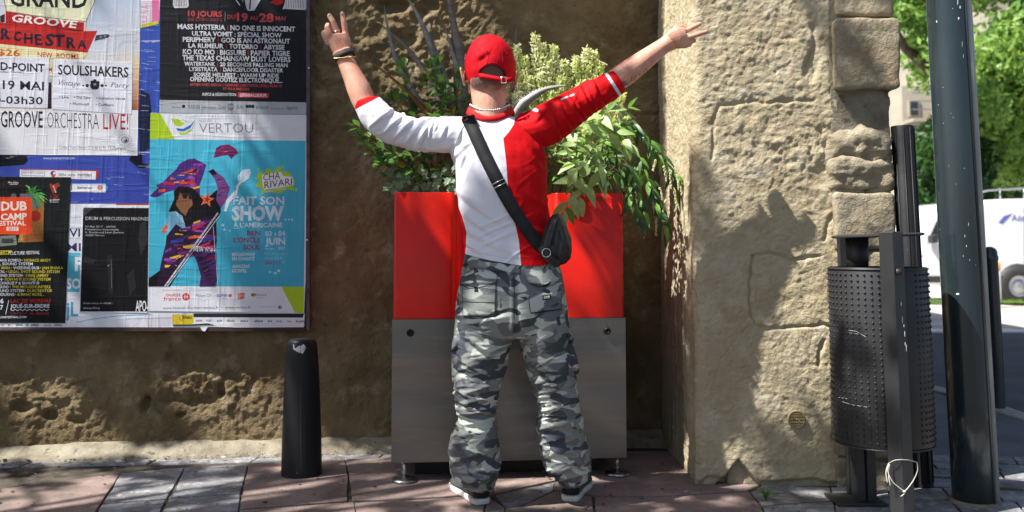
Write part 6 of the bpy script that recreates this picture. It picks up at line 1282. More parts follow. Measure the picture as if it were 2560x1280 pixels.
for y, parts in ((654, [('JOHNNY CLARKE DANA ROMEO', -84, 52, WT), ('• HORACE ANDY', 54, 127, YL)]), (663, [('IRIE ITES COOL SOUND SYSTEM', -70, 82, WT)]), (673, [('STAND HIGH • LINVAL THOMPSON • IMAN •', -150, 30, YL), ('WEEDING DUB', 33, 98, WT), ('• JAH SHAKA', 100, 158, YL)]), (682.5, [('CHANNEL ONE ROYAL', -90, 13, WT), ('• LEGAL SHOT SOUND SYSTEM', 15, 149, YL)]), (692, [('ENTEBBE SOUND SYSTEM', -60, 56, WT), ('• KING JAMMY', 58, 122, YL)]),
                 (701.5, [('OBF N', -30, 5, WT), ('• RDH HI FI SOUND SYSTEM', 6, 126, YL)]), (711, [('CHARLIE P & SHANTI D', -2, 98, WT)]), (720.5, [('BLACKBOARD JUNGLE SOUND', -90, 22, WT), ('• THE MOUSEHUNTERS', 24, 126, YL)]), (730, [('SINAI SOUND SYSTEM', -40, 60, WT), ('• DUBCREATOR', 62, 131, YL)]), (739.5, [('MELBOURNE', -24, 36, WT), ('• & MANY MORE...', 38, 110, YL)])):
    for t, a, b, c_ in parts: q.text(t, a, y, b, y, 6.8, c_, 0.02)
q.text('06', -8, 758, 9, 758, 11, WT, 0.03); q.text('07', -8, 774, 8, 774, 11, WT, 0.03); q.line((22, 750), (14, 786), 1.5, WT); q.text('LAC DE VIOREAU', 27, 757, 126, 756, 9, (200, 52, 36), 0.035); q.text('JOUÉ-SUR-ERDRE', 26, 770, 124, 769, 9, WT, 0.035); q.pline([(26 + k * 6, 775 + (2 if k % 2 else -2)) for k in range(17)], 1.4, WT); q.pline([(26 + k * 5, 783 + (2 if k % 2 else -2)) for k in range(9)], 1.2, (170, 40, 30)); q.text('44 - FRANCE', 74, 787, 122, 787, 6, (180, 44, 34), 0.025); q.text('WWW.DUBCAMPFESTIVAL.COM', -46, 796, 66, 795, 5, WT, 0.02); q.build()
# --- drum and percussion
q = Poster('drum_poster', 'small black drum and percussion poster with a white border, middle bottom of the board', 0.0022); q.sheet([(206, 514), (372, 516), (368, 782), (197, 780)], (228, 228, 234)); q.poly([(208, 519), (372, 520), (368, 779), (200, 779)], (18, 18, 20))
q.poly([(208, 519), (236, 519), (210, 540)], (66, 66, 70)); q.text('DRUM & PERCUSSION MADNESS', 214, 550, 380, 552, 8, (176, 178, 184), 0.012) if False else q.text('DRUM & PERCUSSION MADNES', 214, 550, 372, 551, 8, (176, 178, 184), 0.012)
for i, t in enumerate(('23 Mai 2017 - 20H30', 'Plateforme Intermédia', '4, Boulevard Léon Bureau', '44000 Nantes')): q.text(t, 213, 568.5 + 7.2 * i, 213 + len(t) * 4.0, 569 + 7.2 * i, 4.6, (168, 170, 176), 0.006)
q.text('Réservation et détails :', 209, 760, 282, 760, 4.5, (180, 180, 186), 0.01); q.text('www.apo33.org', 208, 772, 249, 772, 4.5, (190, 190, 196), 0.015); q.text('APO-', 339, 778, 370, 778, 26, WH, 0.02)
for pts, c_ in (([(350, 560), (364, 552), (370, 600), (352, 640), (346, 600)], (44, 44, 48)), ([(268, 640), (280, 636), (284, 740), (272, 730)], (34, 34, 38)), ([(210, 640), (240, 650), (232, 660), (208, 656)], (40, 40, 44)), ([(318, 690), (334, 670), (340, 720), (324, 740)], (38, 38, 42))): q.poly(pts, c_)
q.line((278, 650), (279, 720), 1.2, (110, 110, 116)); q.disc(271, 664, 2, (150, 150, 156)); q.build()
# --- Vertou poster
CY = (66, 176, 204); LG = (172, 204, 44)
q = Poster('singer_poster', 'large turquoise poster of a singer silhouette holding a microphone, white header and footer', 0.0028); q.sheet([(376, 283), (480, 284), (767, 287), (764, 700), (760, 783), (370, 777), (372, 560)], (226, 228, 234))
q.poly([(376, 283), (400, 283), (437, 348), (375, 348)], LG); q.poly([(375, 348), (764, 352), (760, 717), (371, 715)], CY, [(72, 182, 210), (78, 190, 218), (74, 176, 206), (66, 172, 198)]); q.poly([(703, 716), (761, 717), (759, 783), (738, 782)], LG)
q.poly([(427, 297), (446, 297), (450, 304), (462, 308), (452, 316), (438, 314)], LG); q.pline([(446, 302), (458, 299), (468, 304)], 2, LG); q.poly([(440, 320), (458, 322), (476, 312), (488, 300), (476, 320), (460, 328), (444, 327)], (40, 110, 196)); q.poly([(446, 331), (462, 331), (478, 322), (488, 306), (478, 328), (462, 336), (450, 337)], LG)
q.text('VILLE DE', 496, 305, 528, 305, 6, (150, 152, 156)); q.text('VERTOU', 498, 332, 633, 332, 24, (120, 122, 128), -0.012)
# singer: patchwork colours inside a silhouette
PC = [(96, 40, 130), (230, 180, 40), (190, 40, 70), (44, 60, 150), (150, 70, 150), (60, 26, 60), (210, 90, 50), (110, 40, 90), (70, 50, 120)]
def blot(outline, seed, n=26, base=(56, 30, 74), size=9):
    q.poly(outline, base); r = random.Random(seed); xs = [p[0] for p in outline]; ys = [p[1] for p in outline]; k = 0
    def inside(x, y):
        c = False; j = len(outline) - 1
        for i in range(len(outline)):
            xi, yi = outline[i]; xj, yj = outline[j]
            if (yi > y) != (yj > y) and x < (xj - xi) * (y - yi) / (yj - yi) + xi: c = not c
            j = i
        return c
    while k < n:
        x, y = r.uniform(min(xs), max(xs)), r.uniform(min(ys), max(ys)); s_ = r.uniform(0.45, 1.2) * size; a = r.uniform(-0.5, 0.2); L = s_ * r.uniform(0.7, 1.5)
        pts = [(x - L * math.cos(a), y - L * math.sin(a) - s_ * 0.2), (x + L * math.cos(a), y + L * math.sin(a) - s_ * 0.3), (x + L * math.cos(a), y + L * math.sin(a) + s_ * 0.15), (x - L * math.cos(a), y - L * math.sin(a) + s_ * 0.3)]
        k += 0.25
        if all(inside(*p) for p in pts): q.poly(pts, r.choice(PC)); k += 0.75
blot([(534, 395), (540, 370), (552, 363), (572, 361), (590, 372), (603, 398), (596, 384), (588, 388), (578, 398), (570, 388), (555, 390)], 4, 16, (120, 40, 90), 7)
blot([(374, 490), (386, 478), (396, 470), (390, 463), (408, 455), (422, 440), (440, 424), (448, 410), (470, 398), (486, 396), (516, 412), (508, 440), (500, 460), (500, 488), (470, 484), (440, 474), (412, 482), (396, 492), (384, 494)], 5, 60, (80, 40, 120), 14)
q.poly([(422, 528), (434, 500), (444, 474), (462, 468), (482, 470), (500, 488), (520, 494), (540, 476), (552, 470), (550, 500), (552, 530), (536, 560), (470, 570), (440, 552)], (22, 16, 24))
blot([(521, 428), (532, 422), (546, 434), (560, 444), (574, 470), (566, 500), (552, 520), (540, 500), (544, 470), (536, 446), (524, 432)], 6, 26, (110, 70, 130), 7)
q.poly([(521, 428), (534, 422), (542, 436), (532, 438)], (26, 18, 26)); q.poly([(444, 486), (456, 480), (470, 484), (480, 500), (482, 512), (472, 522), (464, 540), (452, 530), (440, 512)], (132, 88, 60)); q.poly([(452, 482), (474, 484), (476, 492), (456, 490)], (60, 36, 30)); q.disc(462, 491, 6, (20, 18, 24)); q.disc(476, 494, 4.5, (20, 18, 24)); q.poly([(434, 478), (446, 466), (470, 466), (482, 484), (450, 482), (444, 500), (436, 500)], (20, 14, 18))
q.star(517, 499, 20, (226, 110, 60), -80); q.star(517, 499, 10, (150, 40, 70), -80); q.poly([(412, 560), (424, 530), (440, 528), (456, 540), (464, 570), (458, 596), (420, 600)], (120, 176, 206)); blot([(416, 590), (440, 560), (462, 576), (480, 556), (520, 540), (540, 540), (542, 600), (538, 640), (430, 640), (414, 610)], 7, 60, (44, 26, 56), 14)
q.pline([(440, 530), (450, 544), (462, 560)], 1.6, (206, 200, 180)); q.poly([(402, 580), (414, 560), (420, 566), (412, 582)], (216, 90, 60))
blot([(414, 610), (538, 636), (536, 660), (500, 640), (470, 640), (440, 690), (424, 716), (404, 716), (396, 690), (404, 650)], 8, 40, (52, 24, 70), 12); q.poly([(371, 716), (372, 696), (400, 676), (424, 690), (412, 716)], (18, 14, 20)); q.poly([(396, 690), (430, 660), (452, 670), (424, 716), (390, 716)], (40, 20, 46))
blot([(480, 628), (540, 628), (542, 700), (538, 716), (498, 716), (502, 690), (494, 660)], 9, 34, (70, 40, 90), 11)
for w_, c_ in ((7, (220, 224, 230)), (2.5, (120, 100, 130))): q.line((412, 716), (545, 532), w_ * 0.5, c_)
q.line((418, 716), (548, 540), 1.4, (236, 238, 242)); q.line((533, 566), (545, 714), 1.0, (220, 226, 232)); q.poly([(560, 528), (566, 500), (578, 486), (594, 470), (598, 464), (592, 488), (574, 506), (566, 530)], (226, 232, 238)); q.line((590, 470), (606, 450), 6, (222, 230, 236)); q.poly([(594, 440), (608, 424), (624, 422), (628, 432), (622, 446), (606, 458), (596, 452)], (206, 224, 234)); 
for k in range(6): q.line((597 + k * 5, 448 - k * 4), (606 + k * 4, 455 - k * 5), 0.9, (120, 180, 204))
q.text('NEW YORK', 484, 628, 541, 634, 13, WT, 0.015)
blb = [(642, 440), (650, 428), (660, 434), (668, 420), (684, 428), (700, 414), (704, 430), (722, 428), (728, 440), (738, 452), (732, 464), (736, 476), (716, 474), (700, 484), (672, 480), (652, 486), (654, 470), (638, 466), (648, 452)]; q.poly(blb, LG)
for x, y, r_ in ((640, 446, 3), (740, 474, 4), (708, 418, 3), (646, 424, 3)): q.disc(x, y, r_, LG)
q.poly([(655, 436), (702, 430), (708, 440), (732, 442), (734, 462), (700, 470), (660, 474), (656, 462)], (236, 238, 240)); q.text('CHA', 658, 452, 700, 447, 17, (40, 40, 48), 0.0, 0.0); q.text('RIVARI', 661, 471, 730, 462, 17, (40, 40, 48), 0.0, 0.0); q.text('Festival à Vertou', 661, 482, 715, 474, 5, WT, 0.02)
q.text('FAIT SON', 583, 511, 711, 511, 19, (206, 222, 232), 0.045); q.text('SHOW', 580, 550, 710, 550, 33, (206, 222, 232), 0.06); 
for x in (714, 722, 730): q.disc(x, 549, 2.2, WT)
q.text("À L'AMÉRICAINE", 583, 568, 706, 568, 11, (206, 222, 232), 0.03); q.line((582, 571), (599, 571), 1, WT); MG = (150, 36, 84)
q.text('BEN', 618, 588, 651, 588, 11, MG, 0.035); q.text("L'ONCLE", 584, 606, 651, 606, 12, MG, 0.035); q.text('SOUL', 608, 624, 651, 624, 12, MG, 0.035); q.text('03 › 04', 663, 590, 713, 590, 12, (206, 222, 232), 0.035); q.text('JUIN', 663, 611, 713, 611, 16, (206, 222, 232), 0.045); q.text('2017', 695, 624, 713, 624, 7, (206, 222, 232), 0.03); q.line((661, 622), (686, 622), 1, WT)
q.text('BROADWAY', 580, 640, 638, 640, 8, WT, 0.03); q.text('EN CHANTÉ', 580, 651, 636, 651, 8, WT, 0.03); q.text("AMAZIN'", 580, 670, 624, 670, 8, WT, 0.03); q.text('GOSPEL', 580, 681, 618, 681, 8, WT, 0.03); q.text('Parc de la Sèvre', 661, 637, 720, 638, 7, (150, 200, 216)); q.text('Vertou (44) ★', 661, 648, 706, 648, 7, (150, 200, 216)); q.text('GRATUIT', 661, 661, 702, 661, 7.5, MG, 0.03); q.line((644, 655), (656, 655), 1.2, MG); q.line((706, 655), (713, 655), 1.2, (180, 210, 220))
for x, y, r_ in ((557, 563, 5), (561, 574, 4), (574, 577, 3), (675, 680, 3.4), (688, 683, 4.5), (697, 677, 5)): q.star(x, y, r_, (214, 230, 238))
q.text('En partenariat avec', 407, 727, 452, 727, 3.5, (190, 80, 70)); q.text('ouest', 415, 741, 452, 741, 10, (206, 50, 46), 0.01); q.text('france', 409, 752, 452, 751, 10, (206, 50, 46), 0.01); q.disc(465, 742, 9.5, (206, 50, 46)); q.line((459, 742), (471, 742), 1.2, WH); q.line((462, 736), (462, 748), 1.4, WH); q.line((468, 736), (468, 748), 1.4, WH)
q.text('Maison DV', 490, 742, 529, 742, 7, (110, 112, 116), 0.0); q.pline([(498, 748), (510, 752), (522, 748)], 1, (170, 172, 176)); q.text('SUPER', 543, 742, 569, 742, 6.5, (70, 110, 186), 0.03); q.disc(575, 739, 4.5, (206, 100, 96)); q.text('Vertou', 555, 748, 569, 748, 3, (140, 140, 180)); q.poly([(596, 734), (612, 732), (611, 746), (595, 749)], (214, 50, 50)); q.text('BN', 597, 746, 610, 744, 9, WH, 0.05, 0.1); q.text('BN', 598.5, 746, 609, 744, 8, (214, 50, 50), 0.0, 0.1)
q.disc(634, 737, 7, (90, 130, 50), 4); q.disc(637, 737, 3, (220, 150, 40), 2.4); q.text('Renaud', 642, 740, 666, 739, 5.5, (140, 150, 110), 0.01); q.line((640, 744), (664, 745), 1, (226, 160, 120)); q.text('www.festival-charivari-vertou.fr  •  www.vertou.fr', 407, 773, 627, 771, 6, (84, 86, 92), 0.01); q.text('Suivez-nous aussi sur', 647, 768, 692, 768, 3.5, (150, 150, 156)); q.disc(700, 768, 4.5, (30, 30, 34)); q.text('f', 699, 771, 702, 771, 6, WH, 0.04)
q.build()
# real folds standing out of the turquoise poster
M['crease'] = M['paper']
# --- yellow and black strip at the bottom right
q = Poster('sponsor_strip', 'torn strip with yellow block and sponsor logos under the turquoise poster', 0.0018); q.sheet([(430, 786), (762, 784), (760, 818), (600, 819), (432, 813)], (224, 226, 232)); q.poly([(430, 786), (484, 786), (484, 808), (470, 812), (432, 811)], (214, 186, 50)); q.poly([(432, 811), (470, 811), (520, 808), (540, 814), (432, 815)], (40, 66, 50)); q.poly([(484, 784), (760, 784), (757, 794), (484, 793)], (40, 44, 48)); q.pline([(450, 790), (450, 800), (458, 800)], 1.5, (60, 56, 30)); q.text('bleu', 456, 797, 479, 797, 9, (50, 46, 26), 0.03); q.scraps(490, 804, 752, 806, 6, [(90, 90, 96), (60, 60, 66), (150, 60, 50), (130, 130, 50), (120, 130, 160)], 9); q.build()
q = Poster('torn_flap', 'small torn white flap of paper hanging at the lower edge of the board', 0.003); q.sheet([(500, 818), (520, 817), (512, 829), (506, 827)], (232, 232, 236)); q.build()
# ================================================================== planting
LEAFN = {}
def leaf_mesh(name, L, Wd, m, tip=1.0, fold=0.18, droop=0.15, seg=4, wide=0.4):
    """one leaf along +X, upper side +Z, folded along its midrib"""
    V = []; F = []
    for i in range(seg + 1):
        u = i / seg; w = Wd * 0.5 * (math.sin(math.pi * u ** (math.log(0.5) / math.log(wide))) ** tip if 0 < u < 1 else 0.04)
        z = -droop * L * u * u; V += [(u * L, -w, z + fold * w), (u * L, 0, z), (u * L, w, z + fold * w)]
    for i in range(seg):
        a = i * 3; F += [(a, a + 3, a + 4, a + 1), (a + 1, a + 4, a + 5, a + 2)]
    me = bpy.data.meshes.new(name); me.from_pydata(V, [], F); me.materials.append(m); me.polygons.foreach_set('use_smooth', [True] * len(F)); return me
def leafmat(name, a, b, c=None, rough=0.45, tr=0.25):
    return mat(name, lin(a), rough, col2=lin(b), scale=22, ramp=(0.35, 0.65), col3=lin(c) if c else None, scale3=9, ramp3=(0.5, 0.7), trans=tr, coord='Object', spec=0.45, bump=0.15, bscale=60, bdist=0.002)
M['lf_round'] = leafmat('glossy_round_leaf', (122, 166, 66), (84, 130, 48), (166, 198, 88)); M['lf_dark'] = leafmat('dark_leaf', (66, 106, 52), (44, 80, 42)); M['lf_pale'] = leafmat('pale_leaf', (184, 208, 142), (140, 178, 96), (208, 222, 176), 0.4); M['lf_mid'] = leafmat('mid_green_leaf', (118, 160, 66), (82, 126, 48)); M['lf_yel'] = leafmat('yellowing_leaf', (176, 160, 50), (150, 96, 36))
M['lf_ivy'] = leafmat('variegated_ivy', (146, 174, 136), (84, 122, 78), (206, 216, 190)); M['flax'] = mat('flax_blade', lin((170, 172, 160)), 0.45, col2=lin((128, 126, 118)), scale=3, vscale=(1, 1, 8), bump=0.15, bscale=30); M['flax_dark'] = mat('flax_dark_blade', lin((146, 136, 124)), 0.45, col2=lin((108, 96, 86)), scale=4, vscale=(1, 1, 8), bump=0.15, bscale=30)
M['flax_brown'] = mat('flax_dry_blade', lin((140, 112, 74)), 0.6, col2=lin((150, 84, 44)), scale=12); M['stem'] = mat('woody_stem', lin((96, 78, 56)), 0.8, col2=lin((70, 56, 40)), scale=30); M['gstem'] = mat('green_stem', lin((120, 130, 70)), 0.7)
M['flower'] = mat('cream_flower', lin((224, 216, 176)), 0.7, trans=0.3); M['lime'] = leafmat('lime_foliage', (236, 240, 186), (206, 220, 134), (244, 244, 216), 0.5, 0.35)
def orient(p, d, up, s=1.0):
    d = Vector(d).normalized(); up = Vector(up); up = up - d * up.dot(d)
    if up.length < 1e-3: up = d.orthogonal()
    up.normalize(); y = up.cross(d)
    m = Matrix((d, y, up)).transposed().to_4x4(); return Matrix.Translation(p) @ m @ Matrix.Scale(s, 4)
def put_leaf(me, parent, M4, name='leaf'):
    o = bpy.data.objects.new(name, me); S.collection.objects.link(o); o.parent = parent; L = origin(parent); o.matrix_basis = Matrix.Translation(-L) @ M4; return o
def stemmed(root, stems, meshes, step, size, spread=60, seed=1, m='stem', droop=0.0, tipn=3, r0=0.004, start=0.3, up=(0, -0.5, 1), cnt=[0], limit=290):
    rr = random.Random(seed); n = 0
    for st in stems:
        P = [at(*p) for p in spline(st, 5)]; V, F = tube(P, [r0 * (1 - 0.7 * i / len(P)) for i in range(len(P))], 6); mk('stem', V, F, M[m], root)
        tot = sum((b - a).length for a, b in zip(P[:-1], P[1:])); s = tot * start; acc = 0; k = rr.random() * 6
        for a, b in zip(P[:-1], P[1:]):
            L = (b - a).length
            while acc + L > s and n < limit:
                p = a + (b - a) * ((s - acc) / L); t = (b - a).normalized(); k += 2.4; n += 1
                o1 = t.orthogonal().normalized(); o2 = t.cross(o1); o = o1 * math.cos(k) + o2 * math.sin(k)
                d = (t * math.cos(R(spread)) + o * math.sin(R(spread)) + Vector((0, -0.1, -droop))).normalized()
                put_leaf(rr.choice(meshes), root, orient(p, d, Vector(up) + Vector((rr.uniform(-.6, .6), rr.uniform(-.6, .6), rr.uniform(-.3, .3))), size * rr.uniform(0.7, 1.15)))
                s += step * rr.uniform(0.7, 1.3)
            acc += L
        t = (P[-1] - P[-2]).normalized()
        for j in range(tipn):
            a = rr.random() * 6.28; o1 = t.orthogonal().normalized(); o2 = t.cross(o1); o = o1 * math.cos(a) + o2 * math.sin(a)
            put_leaf(rr.choice(meshes), root, orient(P[-1], (t + o * 0.5 + Vector((0, 0, -droop * 0.6))).normalized(), up, size * rr.uniform(0.7, 1)))
    return n
Y0 = 4.30
# ---- New Zealand flax, sword leaves
flax = thing('flax_plant', at(1140, 470, Y0), 'tall flax plant with long grey sword leaves fanning up behind the man', 'plant')
def blade(pts, w, m, Y=Y0, dY=0.0):
    P = spline([(x, y, Y + dY * i) for i, (x, y) in enumerate(pts)], 5); n = len(P); C = [at(*p) for p in P]; rg = []
    for i, c in enumerate(C):
        u = i / (n - 1); t = (C[min(i + 1, n - 1)] - C[max(i - 1, 0)]).normalized(); sd = t.cross(Vector((0.15, -1, 0.1))).normalized(); ww = w * S1(Y) * 0.5 * (min(1, (1 - u) * 2.2) ** 0.8) * (0.65 + 0.35 * math.sin(math.pi * min(1, u * 1.5))) + 0.0006
        rg.append([c - sd * ww + Vector((0, -0.004 - ww * 0.25, 0)), c, c + sd * ww + Vector((0, -0.004 - ww * 0.25, 0)), c + Vector((0, 0.0015, 0))])
    V, F = rings(rg); o = mk('leaf', V, F, m, flax); return o
blade([(1150, 480), (1135, 330), (1118, 240), (1095, 160), (1068, 90), (1040, 30), (1012, -14)], 28, M['flax'], Y0)
blade([(1168, 480), (1160, 330), (1154, 240), (1148, 150), (1136, 70), (1122, 0), (1112, -60)], 36, M['flax_dark'], Y0 + 0.04)
blade([(1156, 480), (1120, 330), (1098, 250), (1062, 180), (1018, 120), (978, 84), (948, 58)], 17, M['flax_dark'], Y0 - 0.05)
blade([(1150, 480), (1110, 340), (1070, 285), (1010, 222), (950, 172), (896, 136)], 13, M['flax_brown'], Y0 - 0.04)
blade([(1160, 480), (1152, 300), (1146, 200), (1136, 150), (1122, 98), (1108, 62)], 15, M['flax'], Y0 + 0.02)
blade([(1170, 480), (1180, 380), (1172, 300), (1165, 200), (1166, 120)], 20, M['flax_dark'], Y0 + 0.06)
blade([(1146, 480), (1100, 330), (1040, 240), (990, 150), (968, 60), (960, 10)], 15, M['flax'], Y0 + 0.02)
blade([(1162, 480), (1140, 320), (1112, 220), (1084, 120), (1078, 50)], 16, M['flax_dark'], Y0 - 0.02)
blade([(1230, 480), (1250, 380), (1285, 200), (1290, 85), (1300, 20), (1307, -20)], 6, M['flax_dark'], Y0 + 0.1)
blade([(1250, 470), (1270, 330), (1298, 270), (1325, 245), (1360, 225), (1392, 217), (1420, 214)], 26, M['flax'], Y0 - 0.25)
# ---- glossy round-leaved shrub on the left
sh1 = thing('round_leaved_shrub', at(1060, 480, Y0 - 0.05), 'glossy round leaved shrub rising over the left half of the planter', 'shrub')
Lr = [leaf_mesh('leaf', 0.052, 0.031, M['lf_round'], 0.8, 0.2, 0.1, 4, 0.6), leaf_mesh('leaf', 0.060, 0.030, M['lf_dark'], 0.8, 0.2, 0.1, 4, 0.55), leaf_mesh('leaf', 0.048, 0.030, M['lf_mid'], 0.8, 0.2, 0.1, 4, 0.6)]
bs = (1090, 480)
stems = [[bs + (4.3,), (1050, 360, 4.25), (1020, 250, 4.22), (1008, 170, 4.2)], [bs + (4.3,), (1075, 350, 4.2), (1072, 270, 4.2), (1066, 206, 4.2)], [bs + (4.2,), (1010, 400, 4.1), (950, 360, 4.08), (900, 318, 4.05)], [bs + (4.2,), (1000, 420, 4.1), (950, 400, 4.05), (905, 350, 4.03)],
         [bs + (4.2,), (1020, 410, 4.0), (985, 385, 3.98), (955, 372, 3.95)], [bs + (4.3,), (1100, 330, 4.2), (1110, 250, 4.2), (1100, 160, 4.2)], [bs + (4.3,), (1130, 340, 4.2), (1140, 260, 4.2), (1150, 190, 4.2)], [bs + (4.3,), (1060, 330, 4.3), (1020, 290, 4.3), (985, 250, 4.3)],
         [bs + (4.3,), (1040, 380, 4.2), (1000, 330, 4.2), (960, 290, 4.2)], [bs + (4.3,), (1130, 300, 4.15), (1100, 220, 4.1), (1078, 168, 4.1)], [bs + (4.2,), (1040, 430, 4.05), (1000, 420, 4.0), (960, 410, 4.0)], [bs + (4.3,), (1140, 400, 4.1), (1120, 330, 4.05), (1096, 300, 4.0)], [bs + (4.3,), (1100, 420, 4.05), (1060, 400, 4.0), (1030, 392, 4.0)], [bs + (4.3,), (1120, 380, 4.3), (1165, 280, 4.3), (1180, 210, 4.3)]]
stemmed(sh1, stems, Lr * 3 + [leaf_mesh('leaf', 0.05, 0.018, M['lf_yel'], 0.8)], 0.017, 1.22, 55, 3, 'stem', 0.0, 6, 0.0035, 0.35, limit=240)
# darker fill low on the left, against the man
sh3 = thing('dark_shrub', at(1120, 470, 4.35), 'dark leafy undergrowth filling the planter behind the man', 'shrub')
Ld = [leaf_mesh('leaf', 0.055, 0.022, M['lf_dark'], 0.9, 0.25, 0.15, 4, 0.5), leaf_mesh('leaf', 0.05, 0.02, M['lf_mid'], 0.9, 0.25, 0.15, 4, 0.5)]
stems = [[(x0, 480, 4.35), ((x0 + x1) / 2, (480 + y1) / 2 - 15, 4.32), (x1, y1, 4.3)] for x0, x1, y1 in ((1060, 1000, 400), (1090, 1040, 360), (1110, 1090, 330), (1140, 1130, 300), (1170, 1160, 260), (1180, 1195, 250), (1050, 970, 440), (1120, 1070, 420), (1280, 1285, 290), (1300, 1320, 260), (1330, 1350, 300), (1340, 1380, 330), (1360, 1400, 380), (1400, 1430, 400), (1420, 1470, 430), (1380, 1390, 440))]
stemmed(sh3, stems, Ld, 0.018, 1.0, 60, 8, 'stem', 0.1, 4, 0.003, 0.2, limit=230)
# ---- ivy over the rim
ivy = thing('ivy', at(1060, 478, 4.02), 'pale variegated ivy along the top left rim of the planter', 'plant')
def ivy_leaf():
    pts = [(0, 0), (0.2, 0.42), (0.42, 0.36), (0.52, 0.56), (0.62, 0.24), (1.0, 0), (0.62, -0.24), (0.52, -0.56), (0.42, -0.36), (0.2, -0.42)]
    me = bpy.data.meshes.new('leaf'); me.from_pydata([(x * 0.04, y * 0.04, 0.006 * abs(y) * 2 - 0.004 * x) for x, y in pts] + [(0.4 * 0.04, 0, -0.002)], [], [(i, (i + 1) % 10, 10) for i in range(10)]); me.materials.append(M['lf_ivy']); return me
iv = ivy_leaf(); rr = random.Random(4)
for k in range(110):
    x = rr.uniform(970, 1150); y = 474 - rr.random() ** 1.6 * (48 if x < 1100 else 62); p = at(x, y, rr.uniform(4.0, 4.14)); put_leaf(iv, ivy, orient(p, (rr.uniform(-1, 1), rr.uniform(-0.6, 0), rr.uniform(-1, 0.5)), (rr.uniform(-.4, .4), -1, rr.uniform(0.2, 1)), rr.uniform(0.6, 1.05)))
for k in range(7):
    x = rr.uniform(980, 1120); V, F = tube([at(x, 470, 4.05), at(x + 20, 455, 4.03), at(x + 45, 462, 4.02)], 0.0015, 5); mk('stem', V, F, M['gstem'], ivy)
# ---- lime feathery shrub: spires of tiny leaves and buds
lime = thing('feathery_shrub', at(1380, 470, 4.35), 'pale lime feathery shrub with upright spires behind the red shoulder', 'shrub')
spires = []
for x0, x1, y1 in ((1330, 1292, 120), (1340, 1312, 150), (1350, 1338, 92), (1360, 1358, 118), (1370, 1385, 122), (1380, 1372, 160), (1390, 1410, 160), (1400, 1440, 148), (1410, 1468, 128), (1420, 1486, 136), (1430, 1500, 170), (1430, 1515, 200), (1340, 1296, 190), (1350, 1325, 200), (1370, 1350, 190), (1400, 1400, 200), (1420, 1450, 210), (1320, 1290, 240), (1350, 1330, 250), (1390, 1380, 240), (1430, 1490, 250), (1440, 1530, 262), (1440, 1540, 300), (1450, 1565, 300), (1450, 1555, 240), (1440, 1500, 300), (1430, 1470, 320), (1450, 1585, 340), (1450, 1520, 350), (1400, 1420, 300), (1380, 1400, 290), (1340, 1310, 300)):
    spires.append([(x0, 470, 4.35), ((x0 + x1) / 2 + 4, (470 + y1) / 2, 4.33), (x1, y1, 4.28)])
SV_ = []; SF_ = []; rr = random.Random(9)
for st in spires:
    P = [at(*p) for p in spline(st, 14)]; V, F = tube(P[:: 4] + [P[-1]], 0.0018, 5); mk('stem', V, F, M['gstem'], lime); n0 = int(len(P) * 0.42)
    for i, p in enumerate(P[n0:]):
        u = i / (len(P) - n0)
        for k in range(26):
            a = rr.random() * 6.28; rad = (0.034 * (1 - u) + 0.009) * rr.random() ** 0.6; c = p + Vector((math.cos(a) * rad, math.sin(a) * rad, rr.uniform(-0.012, 0.016))); d = Vector((math.cos(a), math.sin(a), rr.uniform(0.2, 1.4))).normalized(); s_ = d.orthogonal().normalized() * rr.uniform(0.004, 0.0075); L = d * rr.uniform(0.012, 0.022)
            b0 = len(SV_); SV_ += [c, c + L * 0.5 + s_, c + L, c + L * 0.5 - s_]; SF_.append((b0, b0 + 1, b0 + 2, b0 + 3))
tag(mk('foliage', SV_, np.array(SF_), M['lime'], lime), kind='stuff')
# ---- pale broad-leaved branch hanging over the right
pb_ = thing('pale_leaved_shrub', at(1450, 478, 4.15), 'shrub with large pale pointed leaves hanging over the right half of the planter', 'shrub')
Lp = [leaf_mesh('leaf', 0.088, 0.034, M['lf_pale'], 0.9, 0.22, 0.2, 6, 0.38), leaf_mesh('leaf', 0.078, 0.029, M['lf_mid'], 0.9, 0.22, 0.2, 6, 0.38)]
stems = [[(1440, 470, 4.2), (1450, 380, 4.05), (1480, 320, 3.98), (1520, 275, 3.95)], [(1440, 470, 4.2), (1440, 400, 4.0), (1445, 340, 3.95), (1465, 300, 3.92)], [(1440, 440, 4.1), (1470, 400, 3.95), (1490, 380, 3.92), (1500, 440, 3.9)], [(1450, 420, 4.1), (1500, 350, 3.98), (1540, 330, 3.95), (1570, 360, 3.93)], [(1430, 440, 4.0), (1430, 420, 3.93), (1432, 470, 3.91), (1412, 530, 3.90)],
         [(1430, 430, 4.1), (1420, 360, 4.05), (1410, 330, 4.0), (1425, 310, 3.98)], [(1430, 470, 4.1), (1450, 440, 3.98), (1460, 460, 3.95), (1445, 500, 3.93)]]
stemmed(pb_, stems, [Lp[0], Lp[0], Lp[1], leaf_mesh('leaf', 0.10, 0.040, M['lf_pale'], 0.9, 0.3, 0.35, 6, 0.36)], 0.025, 1.0, 62, 14, 'gstem', 0.55, 3, 0.003, 0.3, (0, -1, 0.6))
